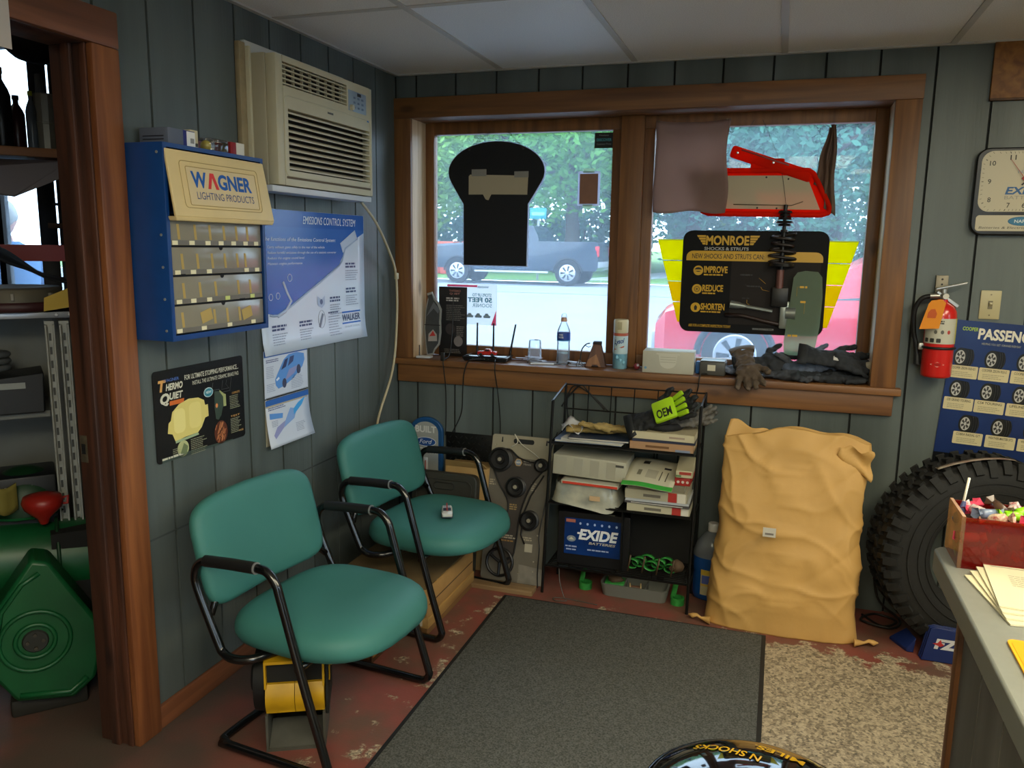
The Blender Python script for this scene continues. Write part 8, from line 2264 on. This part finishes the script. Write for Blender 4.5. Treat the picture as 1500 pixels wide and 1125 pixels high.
    MB().box(0.03, 0.16, 0.09, 0.17, 0.30, 0.56).build('dark_mouth', ink('0a0b0a', 0.8), t, smooth=0)
    MB().box(-0.12, 0.10, -0.02, 0.20, 0.0, 0.06, 0.01).build('skid', ink('1f1d18', 0.7), t)
    t = thing('green_helmet', 'dark green dome behind the blower in the workshop', 'dome', gpt(3.14, -0.075, 0.60), GROT)
    MB().lathe([(0.12, 0.0), (0.122, 0.03), (0.110, 0.09), (0.075, 0.135), (0.03, 0.155), (0.004, 0.158)], 28).build('dome', gd_, t, 60)
    MB().lathe([(0.123, 0.0), (0.130, 0.004), (0.123, 0.010)], 28, caps=False).build('rim', gm, t, 60)
    t = thing('red_ball', 'red rounded funnel in front of the dark green dome', 'funnel', gpt(2.985, -0.025, 0.592), GROT)
    MB().lathe([(0.012, 0.0), (0.02, 0.02), (0.056, 0.055), (0.062, 0.075), (0.056, 0.095), (0.02, 0.105)], 24).build('bowl', mat('funnel_red', '8a1c14', 0.4), t, 60)
    MB().tube([(0.056, 0, 0.08), (0.075, 0, 0.085), (0.072, 0, 0.06), (0.056, 0, 0.062)], 0.005, 6).build('lug', MATS['funnel_red'], t, 180)
    t = thing('yellow_rag', 'dirty yellow rag hanging left of the red funnel', 'rag', gpt(2.99, -0.135, 0.60), GROT)
    MB().grid(lambda a, b: (-0.08 + 0.12 * a, 0.02 * math.sin(a * 8), 0.05 + 0.09 * b + 0.015 * math.sin(a * 6)), 10, 6).build('cloth', mat('rag_yellow', '6a6024', 0.8), t, 180, solid=0.004)
workshop()

def person():
    p0 = gpt(6.4, -0.135, gz(0.5))
    t = thing('person', 'grey-haired person in a blue shirt standing in the workshop by the window', 'person', p0, GROT + PI / 2 + 0.5)
    # local +x is the way he faces; one skinned body
    J = {'pel': (0, 0, 0.93, 0.135), 'waist': (0.0, 0, 1.06, 0.130), 'chest': (0.0, 0, 1.25, 0.150), 'neck0': (0.0, 0, 1.42, 0.075), 'neck': (0.012, 0, 1.475, 0.055), 'nt': (0.02, 0, 1.53, 0.055),
         'ls': (0, 0.17, 1.385, 0.062), 'le': (0.02, 0.235, 1.12, 0.045), 'lw': (0.13, 0.215, 0.90, 0.034), 'rs': (0, -0.17, 1.385, 0.062), 're': (0.02, -0.235, 1.12, 0.045), 'rw': (0.13, -0.215, 0.90, 0.034),
         'lh': (0, 0.095, 0.88, 0.095), 'lk': (0.02, 0.10, 0.50, 0.062), 'la': (0.0, 0.105, 0.10, 0.045), 'lf': (0.15, 0.115, 0.04, 0.042), 'rh': (0, -0.095, 0.88, 0.095), 'rk': (0.02, -0.10, 0.50, 0.062), 'ra': (0.0, -0.105, 0.10, 0.045), 'rf': (0.15, -0.115, 0.04, 0.042)}
    E = [('pel', 'waist'), ('waist', 'chest'), ('chest', 'neck0'), ('neck0', 'neck'), ('neck', 'nt'), ('chest', 'ls'), ('ls', 'le'), ('le', 'lw'), ('chest', 'rs'), ('rs', 're'), ('re', 'rw'), ('pel', 'lh'), ('lh', 'lk'), ('lk', 'la'), ('la', 'lf'), ('pel', 'rh'), ('rh', 'rk'), ('rk', 'ra'), ('ra', 'rf')]
    for s, n in ((1, 'l'), (-1, 'r')):
        wx, wy, wz, _ = J[n + 'w']
        J[n + 'p'] = (wx + 0.035, wy, wz - 0.075, 0.030); E.append((n + 'w', n + 'p'))
        for k in range(4):
            b = (wx + 0.045 + 0.012 * k - 0.02, wy + 0.0, wz - 0.115 - 0.004 * (k in (1, 2)), 0.010)
            J['%sf%da' % (n, k)] = (wx + 0.015 + 0.020 * k, wy, wz - 0.120 - 0.006 * (k in (1, 2)), 0.010)
            J['%sf%db' % (n, k)] = (wx + 0.028 + 0.020 * k, wy - s * 0.012, wz - 0.155 - 0.010 * (k in (1, 2)), 0.009)
            E += [(n + 'p', '%sf%da' % (n, k)), ('%sf%da' % (n, k), '%sf%db' % (n, k))]
        J[n + 't1'] = (wx + 0.07, wy - s * 0.02, wz - 0.065, 0.011); J[n + 't2'] = (wx + 0.092, wy - s * 0.028, wz - 0.095, 0.009)
        E += [(n + 'w', n + 't1'), (n + 't1', n + 't2')]
    names = list(J)
    me = bpy.data.meshes.new('body')
    me.from_pydata([J[n][:3] for n in names], [(names.index(a), names.index(b)) for a, b in E], [])
    o = bpy.data.objects.new('body', me); COL.objects.link(o); o.parent = t
    me.materials.append(mat('skin', 'c08a78', 0.5))
    md = o.modifiers.new('skin', 'SKIN'); md.use_smooth_shade = True
    for i, n in enumerate(names):
        r = J[n][3]; me.skin_vertices[0].data[i].radius = (r, r)
    me.skin_vertices[0].data[names.index('pel')].use_root = True
    sb = o.modifiers.new('sub', 'SUBSURF'); sb.levels = 1; sb.render_levels = 1
    # clothing shells round trunk and legs
    sh = MB()
    sh.rings([[(rx * math.cos(2 * PI * i / 24), ry * math.sin(2 * PI * i / 24), z) for i in range(24)] for z, rx, ry in ((0.86, 0.155, 0.19), (1.0, 0.15, 0.18), (1.15, 0.155, 0.19), (1.30, 0.165, 0.205), (1.38, 0.135, 0.22), (1.43, 0.10, 0.15), (1.47, 0.072, 0.085))], caps=False)
    for s in (-1, 1):
        sh.tube([(0, s * 0.15, 1.39), (0.005, s * 0.20, 1.33), (0.015, s * 0.232, 1.18)], [0.082, 0.078, 0.07], 14, caps=False)
    sh.build('shirt', mat('shirt_blue', '3f6c9c', 0.8, bump=0.2), t, 60)
    tr = MB()
    for s in (-1, 1):
        tr.tube([(0, s * 0.085, 0.92), (0.0, s * 0.095, 0.85), (0.02, s * 0.10, 0.50), (0.0, s * 0.105, 0.09)], [0.125, 0.115, 0.085, 0.075], 16, caps=False)
    tr.build('trousers', mat('trousers_navy', '232b3a', 0.8), t, 60)
    for s in (-1, 1):
        MB().ball((0.06, s * 0.11, 0.045), 0.14, 0.052, 0.045, 2).build('shoe', ink('1a1816'), t, 180)
    # head with face
    hd = MB()
    hd.ball((0.03, 0, 1.615), 0.098, 0.078, 0.118, 3)
    hd.ball((0.052, 0, 1.555), 0.066, 0.058, 0.062, 2)
    hd.ball((0.128, 0, 1.600), 0.020, 0.014, 0.024, 2)
    for s in (-1, 1):
        hd.ball((0.015, s * 0.080, 1.608), 0.022, 0.010, 0.034, 2)
    h = hd.build('head', MATS['skin'], t, 180)
    rm = h.modifiers.new('r', 'REMESH'); rm.mode = 'VOXEL'; rm.voxel_size = 0.009; rm.use_smooth_shade = True
    for s in (-1, 1):
        MB().ball((0.112, s * 0.032, 1.630), 0.012, 0.014, 0.009, 2).build('eye', ink('e6e2da'), t, 180)
        MB().ball((0.122, s * 0.032, 1.630), 0.004, 0.006, 0.006, 1).build('iris', ink('3a3028'), t, 180)
        MB().tube([(0.114, s * 0.05, 1.650), (0.122, s * 0.03, 1.655), (0.124, s * 0.014, 1.650)], 0.004, 6).build('eyebrow', ink('9a958c'), t, 180)
    MB().tube([(0.112, -0.024, 1.558), (0.121, 0, 1.556), (0.112, 0.024, 1.558)], 0.006, 8).build('mouth', ink('a05a54'), t, 180)
    hr = MB(); hr.ball((0.012, 0, 1.640), 0.102, 0.086, 0.108, 3, 0.06, 3)
    for v in list(hr.bm.verts):
        p = v.co
        if p.z < 1.60 and p.x > -0.06 or p.x > 0.085 and p.z < 1.69:
            v.co = Vector((0.012, 0, 1.635)) + (p - Vector((0.012, 0, 1.635))) * 0.80
    hr.build('hair', mat('grey_hair', 'a8a8a4', 0.8, bump=0.5, bs=80), t, 180)
person()

# ================================================================== OUTSIDE
asph = mat('asphalt', '8e949c', 0.9, var=0.12, vs=0.8, bump=0.2, bs=40)
grass_m = mat('lawn', '5f8f3e', 0.95, var=1, vs=1.5, h2='7aa850')
def ground(name, y0, y1, m, dz, label, x0=-60, x1=60):
    o = MB().grid(lambda a, b: (x0 + (x1 - x0) * a, y0 + (y1 - y0) * b, gz(y0 + (y1 - y0) * b) + dz), 2, 8).build(name, m, None, 0)
    return tag(o, label, kind='structure')
ground('ground_road', 0.2, 24.5, asph, 0.0, 'pale asphalt lot and road outside the window')
ground_r = MB().box(-20, 45, -45, RY - 0.12, -0.06, -0.01).box(RX + 0.12, 45, RY - 0.12, 0.2, -0.06, -0.01).build('ground_forecourt', asph, None, 0); tag(ground_r, 'asphalt forecourt outside the added window and door', kind='structure')
ground('ground_lawn', 24.5, 110, grass_m, 0.02, 'green lawn beyond the road')
ground('ground_kerb', 24.3, 24.55, mat('kerb_concrete', 'a9aaa6', 0.9), 0.06, 'concrete kerb at the far side of the road')
ground('ground_road_line', 21.2, 21.32, ink('d0d2d0'), 0.004, 'white painted line along the road')
ground('ground_tar_seam', 18.6, 18.66, ink('4a4e54'), 0.004, 'dark tar seam along the road')

def wheel_set(t, xs, hw, r, rimc='b8bcc4'):
    for x in xs:
        for s in (-1, 1):
            y = s * hw
            w = MB(); w.cyl((x, y - s * 0.22, r), (x, y, r), r, r, 28); w = w.build('wheel', ink('1a1b1d', 0.7), t, 40)
            MB().cyl((x, y, r), (x, y + s * 0.012, r), r * 0.66, r * 0.62, 24).build('rim', mat('alloy_' + rimc, rimc, 0.3, 0.7), w, 40)
            sp = MB()
            for k in range(7):
                a = 2 * PI * k / 7
                sp.poly([(x + r * 0.16 * math.cos(a - 0.3), y + s * 0.014, r + r * 0.16 * math.sin(a - 0.3)), (x + r * 0.56 * math.cos(a - 0.16), y + s * 0.014, r + r * 0.56 * math.sin(a - 0.16)), (x + r * 0.56 * math.cos(a + 0.16), y + s * 0.014, r + r * 0.56 * math.sin(a + 0.16)), (x + r * 0.16 * math.cos(a + 0.3), y + s * 0.014, r + r * 0.16 * math.sin(a + 0.3))])
            sp.build('spoke_gap', ink('2c2e32'), w, 0)

def vehicle(name, label, cat, loc, rot, st, body, wheels, r, hw, glassx, tail=True, bed=None):
    """st: stations (x, z bottom, z belt, z roof, half width, roof half width); nose at +x"""
    t = thing(name, label, cat, loc, rot)
    m = MB()
    m.rings([[(x, -w * 0.96, zb), (x, -w, (zb + zl) / 2), (x, -w * 0.97, zl), (x, -rw, zr), (x, rw, zr), (x, w * 0.97, zl), (x, w, (zb + zl) / 2), (x, w * 0.96, zb)] for x, zb, zl, zr, w, rw in st])
    m.build('body', body, t, 35)
    gm_ = mat('car_glass', '1c2630', 0.08, spec=0.8)
    def at(x):
        for a, b in zip(st, st[1:]):
            if min(a[0], b[0]) <= x <= max(a[0], b[0]):
                k = (x - a[0]) / (b[0] - a[0] + 1e-9)
                return [a[i] + (b[i] - a[i]) * k for i in range(6)]
        return st[-1]
    for x0, x1 in glassx:
        for s in (-1, 1):
            P = []
            for x, k in ((x0, 0.10), (x1, 0.10), (x1, 0.86), (x0, 0.86)):
                _, zb, zl, zr, w, rw = at(x)
                z = zl + (zr - zl) * k; y = w * 0.97 + (rw - w * 0.97) * k
                P.append((x, s * (y + 0.008), z))
            MB().poly(P).build('side_window', gm_, t, 0)
    wheel_set(t, wheels, hw, r)
    for x in wheels:
        for s in (-1, 1):
            MB().tube([(x + (r + 0.05) * math.cos(a), s * (hw - 0.005), r + (r + 0.05) * math.sin(a)) for a in [PI * i / 14 for i in range(15)]], 0.035, 8).build('wheel_arch', mat('arch_black', '15171a', 0.6), t, 180)
    n, e = st[-1], st[0]
    for s in (-1, 1):
        MB().box(n[0] - 0.22, n[0] - 0.02, s * n[4] * 0.55 - 0.14, s * n[4] * 0.55 + 0.14, n[2] - 0.14, n[2] - 0.02, 0.03).build('headlight', ink('c8d4dc', 0.2), t)
        MB().box(e[0] - 0.02, e[0] + 0.10, s * (e[4] - 0.10) - 0.09, s * (e[4] - 0.10) + 0.105, e[2] - 0.42, e[2] - 0.08, 0.02).build('tail_light', ink('c8202c', 0.3), t)
    MB().box(n[0] - 0.12, n[0] + 0.05, -n[4] * 0.95, n[4] * 0.95, n[1] - 0.02, n[1] + 0.20, 0.04).build('front_bumper', ink('a4a8ac', 0.4), t)
    MB().box(e[0] - 0.06, e[0] + 0.12, -e[4] * 0.95, e[4] * 0.95, e[1] - 0.02, e[1] + 0.18, 0.04).build('rear_bumper', ink('8c9096', 0.4), t)
    return t
navy = mat('truck_blue', '22303f', 0.25, coat=0.5)
T = vehicle('pickup_truck', 'dark blue pickup truck on the far side of the road', 'truck', (-6.85, 23.3, gz(23.3)), PI,
            [(-2.95, 0.62, 1.38, 1.42, 0.98, 0.96), (-2.9, 0.50, 1.40, 1.44, 1.0, 0.97), (-0.95, 0.48, 1.40, 1.44, 1.0, 0.97), (-0.90, 0.48, 1.40, 1.60, 1.0, 0.90), (-0.70, 0.48, 1.40, 1.95, 1.0, 0.80), (0.75, 0.48, 1.38, 1.97, 1.0, 0.80), (1.45, 0.48, 1.34, 1.42, 1.0, 0.88), (1.6, 0.48, 1.32, 1.38, 1.0, 0.90), (2.85, 0.52, 1.22, 1.30, 0.98, 0.86), (2.95, 0.60, 1.12, 1.18, 0.92, 0.80)],
            navy, (-1.95, 1.95), 0.42, 1.01, [(-0.62, 0.05), (0.12, 0.95)])
MB().box(-1.3, 1.3, -1.06, -0.98, 0.40, 0.46, 0.01).build('side_step', ink('b4b8bc', 0.3), T); MB().box(-1.3, 1.3, 0.98, 1.06, 0.40, 0.46, 0.01).build('side_step', ink('b4b8bc', 0.3), T)
red_p = mat('car_red', 'c8142c', 0.2, coat=0.6)
vehicle('red_car', 'bright red car parked right outside the right window pane', 'car', (2.82, 6.0, gz(6.0)), PI,
        [(-2.3, 0.35, 0.90, 0.95, 0.80, 0.70), (-2.2, 0.28, 0.94, 1.0, 0.88, 0.74), (-1.7, 0.24, 0.95, 1.08, 0.91, 0.70), (-0.9, 0.22, 0.94, 1.38, 0.92, 0.62), (0.1, 0.22, 0.92, 1.40, 0.92, 0.62), (0.85, 0.22, 0.92, 1.02, 0.92, 0.74), (1.1, 0.22, 0.90, 0.96, 0.92, 0.76), (1.95, 0.24, 0.84, 0.90, 0.90, 0.74), (2.2, 0.28, 0.76, 0.82, 0.84, 0.66), (2.32, 0.34, 0.62, 0.68, 0.70, 0.52)],
        red_p, (-1.35, 1.45), 0.34, 0.93, [(-1.3, -0.35), (-0.28, 0.55)])
vehicle('white_suv', 'white sport utility vehicle parked behind the red car', 'car', (5.9, 11.2, gz(11.2)), PI + 0.1,
        [(-2.35, 0.5, 1.10, 1.60, 0.88, 0.72), (-2.25, 0.36, 1.14, 1.78, 0.95, 0.74), (-0.2, 0.32, 1.12, 1.82, 0.97, 0.74), (0.5, 0.32, 1.10, 1.76, 0.97, 0.72), (1.2, 0.32, 1.08, 1.16, 0.97, 0.80), (2.2, 0.36, 0.98, 1.06, 0.95, 0.78), (2.35, 0.45, 0.86, 0.92, 0.85, 0.66)],
        mat('car_white', 'd4d8dc', 0.25, coat=0.5), (-1.45, 1.45), 0.37, 0.98, [(-1.9, -1.0), (-0.92, -0.08), (0.0, 0.8)])

# ---- trees
def leaf_material(name, h, h2):
    m = paper_mat(name, h, 0.45)
    nt = m.node_tree
    d = [n for n in nt.nodes if n.type in ('BSDF_DIFFUSE', 'BSDF_TRANSLUCENT')]
    oi = nt.nodes.new('ShaderNodeTexCoord'); nz = nt.nodes.new('ShaderNodeTexNoise'); nz.inputs['Scale'].default_value = 0.9
    nt.links.new(oi.outputs['Object'], nz.inputs['Vector'])
    mx = nt.nodes.new('ShaderNodeMix'); mx.data_type = 'RGBA'; mx.inputs[6].default_value = (*hexc(h), 1); mx.inputs[7].default_value = (*hexc(h2), 1)
    nt.links.new(nz.outputs['Fac'], mx.inputs[0])
    for n in d: nt.links.new(mx.outputs[2], n.inputs[0])
    return m
def crown_mesh(seed, rx, rz, n, leaf, hang=0.0):
    rnd = random.Random(seed)
    V, F = [], []
    cl = []
    for i in range(46):
        u = rnd.uniform(-1, 1); a = rnd.uniform(0, 2 * PI); k = rnd.uniform(0.35, 1.0) ** 0.5; q = math.sqrt(1 - u * u)
        cl.append(Vector((rx * k * q * math.cos(a), rx * k * q * math.sin(a), rz * k * u)))
    for i in range(n):
        c = cl[i % len(cl)]
        p = c + Vector((rnd.gauss(0, 1), rnd.gauss(0, 1), rnd.gauss(0, 0.8))) * rx * 0.17
        if hang: p.z -= abs(rnd.gauss(0, hang))
        ax = Vector((rnd.uniform(-1, 1), rnd.uniform(-1, 1), rnd.uniform(-0.6, 0.6))).normalized()
        b = ax.orthogonal().normalized(); b.rotate(Matrix.Rotation(rnd.uniform(0, 6.28), 3, ax)); l = leaf * rnd.uniform(0.6, 1.2)
        k = len(V)
        V += [p - ax * l, p + b * l * 0.45, p + ax * l, p - b * l * 0.45]
        F.append((k, k + 1, k + 2, k + 3))
    me = bpy.data.meshes.new('foliage'); me.from_pydata([tuple(v) for v in V], [], F)
    return me
lf1 = leaf_material('leaf_bright', '7cb858', '5a9648'); lf2 = leaf_material('leaf_blue_green', '5f9a80', '4a7e74'); lf3 = leaf_material('leaf_yellow_green', '9cc46a', '78a854')
bark = mat('bark', '54483c', 0.9, var=0.3, vs=6, bump=0.5, bs=10)
def make_tree(label, loc, seed, rx, rz, hgt, lm, n=13000, leaf=0.18, hang=0.0):
    t = thing('leafy_tree', label, 'tree', loc, 0, 'trees beyond the road')
    f = obj('foliage', crown_mesh(seed, rx, rz, n, leaf, hang), lm, t, 0); f.location = (0, 0, hgt)
    tr = MB(); tr.tube([(0, 0, -0.3), (0.05, 0, hgt * 0.3), (-0.05, 0.05, hgt * 0.62), (0.1, 0, hgt)], [0.42, 0.32, 0.25, 0.10], 10)
    for k in range(5):
        a = k * 1.3 + seed
        tr.tube([(0, 0, hgt * (0.4 + 0.08 * k)), (rx * 0.35 * math.cos(a), rx * 0.35 * math.sin(a), hgt * (0.6 + 0.08 * k)), (rx * 0.7 * math.cos(a), rx * 0.7 * math.sin(a), hgt * (0.75 + 0.08 * k))], [0.17, 0.11, 0.04], 7)
    tr.build('trunk', bark, t, 180)
    return t
A = make_tree('broad bright green tree with thick trunk behind the pickup tail', (-7.0, 31.0, gz(31)), 1, 4.6, 3.4, 6.4, lf1)
B = make_tree('yellow-green tree at the left behind the pickup bonnet', (-13.5, 30.0, gz(30)), 2, 3.6, 3.0, 5.6, lf3)
Cc = make_tree('blue-green drooping tree seen through the right pane', (2.2, 29.0, gz(29)), 3, 4.4, 3.8, 6.2, lf2, 13000, 0.18, 0.5)
for src, x, y, s, rz, lab in ((A, -11.8, 37.0, 1.05, 1.0, 'tall bright tree between the left pane trees'), (A, 0.2, 36.0, 1.1, 2.2, 'tall bright tree behind the window post'), (B, -3.2, 38.0, 1.25, 0.7, 'yellow-green tree right of the thick-trunked tree'), (Cc, -1.8, 31.5, 0.9, 2.0, 'dark blue-green tree just right of the window post'),
                              (Cc, 6.4, 33.0, 1.05, 1.1, 'blue-green tree behind the twisted rag'), (A, 4.2, 42.0, 1.3, 0.4, 'far bright tree between the blue-green trees'), (B, 9.5, 38.0, 1.4, 2.6, 'yellow-green tree at the right edge of the window'), (B, -19.0, 42.0, 1.4, 2.1, 'far yellow-green tree at the left edge of the window'),
                              (A, -15.6, 48.0, 1.3, 3.0, 'far bright tree behind the left pane trees'), (Cc, -8.5, 50.0, 1.5, 0.5, 'far blue-green tree behind the thick-trunked tree'), (A, -2.0, 54.0, 1.5, 1.7, 'farthest bright tree in the middle of the view'), (A, -28.0, 40.0, 1.6, 0.2, 'bright tree outside the workshop window'), (B, -22.0, 26.5, 1.1, 1.2, 'near yellow-green tree outside the workshop window')):
    o = dup(src, (x, y, gz(y)), rz, lab, 'trees beyond the road'); o.scale = (s, s, s)
def hedge(label, x0, x1, y, h, lm, seed):
    t = thing('hedge', label, 'hedge', ((x0 + x1) / 2, y, gz(y)))
    rnd = random.Random(seed); V, F = [], []
    for i in range(5200):
        p = Vector((rnd.uniform(-0.5, 0.5) * (x1 - x0), rnd.gauss(0, 0.5), rnd.uniform(0.05, 1) * h * (0.85 + 0.15 * math.sin(i)) ))
        ax = Vector((rnd.uniform(-1, 1), rnd.uniform(-1, 1), rnd.uniform(-1, 1))).normalized(); b = ax.orthogonal().normalized(); l = rnd.uniform(0.14, 0.30)
        k = len(V); V += [tuple(p - ax * l), tuple(p + b * l * 0.6), tuple(p + ax * l), tuple(p - b * l * 0.6)]; F.append((k, k + 1, k + 2, k + 3))
    me = bpy.data.meshes.new('foliage'); me.from_pydata(V, [], F); obj('foliage', me, lm, t, 0)
    for k in range(7):
        MB().tube([((k - 3) * (x1 - x0) / 7, 0, -0.05), ((k - 3) * (x1 - x0) / 7 + 0.1, 0, h * 0.8)], 0.06, 6).build('stem', bark, t, 180)
hedge('dark hedge at the far end of the lawn on the left', -26, -6, 47, 3.6, lf2, 1)
hedge('dark hedge at the far end of the lawn on the right', -5, 13, 47, 3.6, lf2, 2)

t = thing('street_sign', 'teal street sign on a post beside the road', 'street sign', (-6.9, 25.6, gz(25.6)))
MB().cyl((0, 0, 0), (0, 0, 2.7), 0.045, 0.045, 10).build('post', ink('9aa0a4', 0.4), t)
MB().box(-0.32, 0.32, -0.065, -0.05, 2.25, 2.65, 0.01).build('plate', ink('0f8a94', 0.4), t)
MB().box(-0.24, 0.24, -0.068, -0.0655, 2.38, 2.50).build('plate_print', ink('7cc4c8'), t, smooth=0)
for k, (x, y) in enumerate(((-11.6, 28.2), (-12.35, 28.6), (-10.9, 29.2))):
    t = thing('red_bin', ['tall red bin behind the pickup bonnet', 'red bin at the left edge of the pane', 'red bin farther back beside the tall red bin'][k], 'bin', (x, y, gz(y)), group='red bins across the road')
    MB().hexa([(-0.28, -0.28, 0.02), (0.28, -0.28, 0.02), (0.28, 0.28, 0.02), (-0.28, 0.28, 0.02), (-0.36, -0.36, 1.25), (0.36, -0.36, 1.25), (0.36, 0.36, 1.25), (-0.36, 0.36, 1.25)]).build('tub', mat('bin_red', 'c84a34', 0.6), t, bevel=0.03)
    MB().box(-0.38, 0.38, -0.40, 0.38, 1.255, 1.38, 0.04).build('lid', mat('bin_red_lid', 'd0604a', 0.6), t)
t = thing('driveway', 'pale driveway strip crossing the lawn beyond the pickup', 'driveway', (-4.0, 31.0, gz(31) + 0.03))
MB().hexa([(-1.6, -5, -0.055), (0.4, -5, -0.055), (4.2, 9, 0.08), (1.8, 9, 0.08), (-1.6, -5, -0.035), (0.4, -5, -0.035), (4.2, 9, 0.10), (1.8, 9, 0.10)]).build('slab', mat('driveway_pale', 'b4bcc0', 0.9), t, 0)
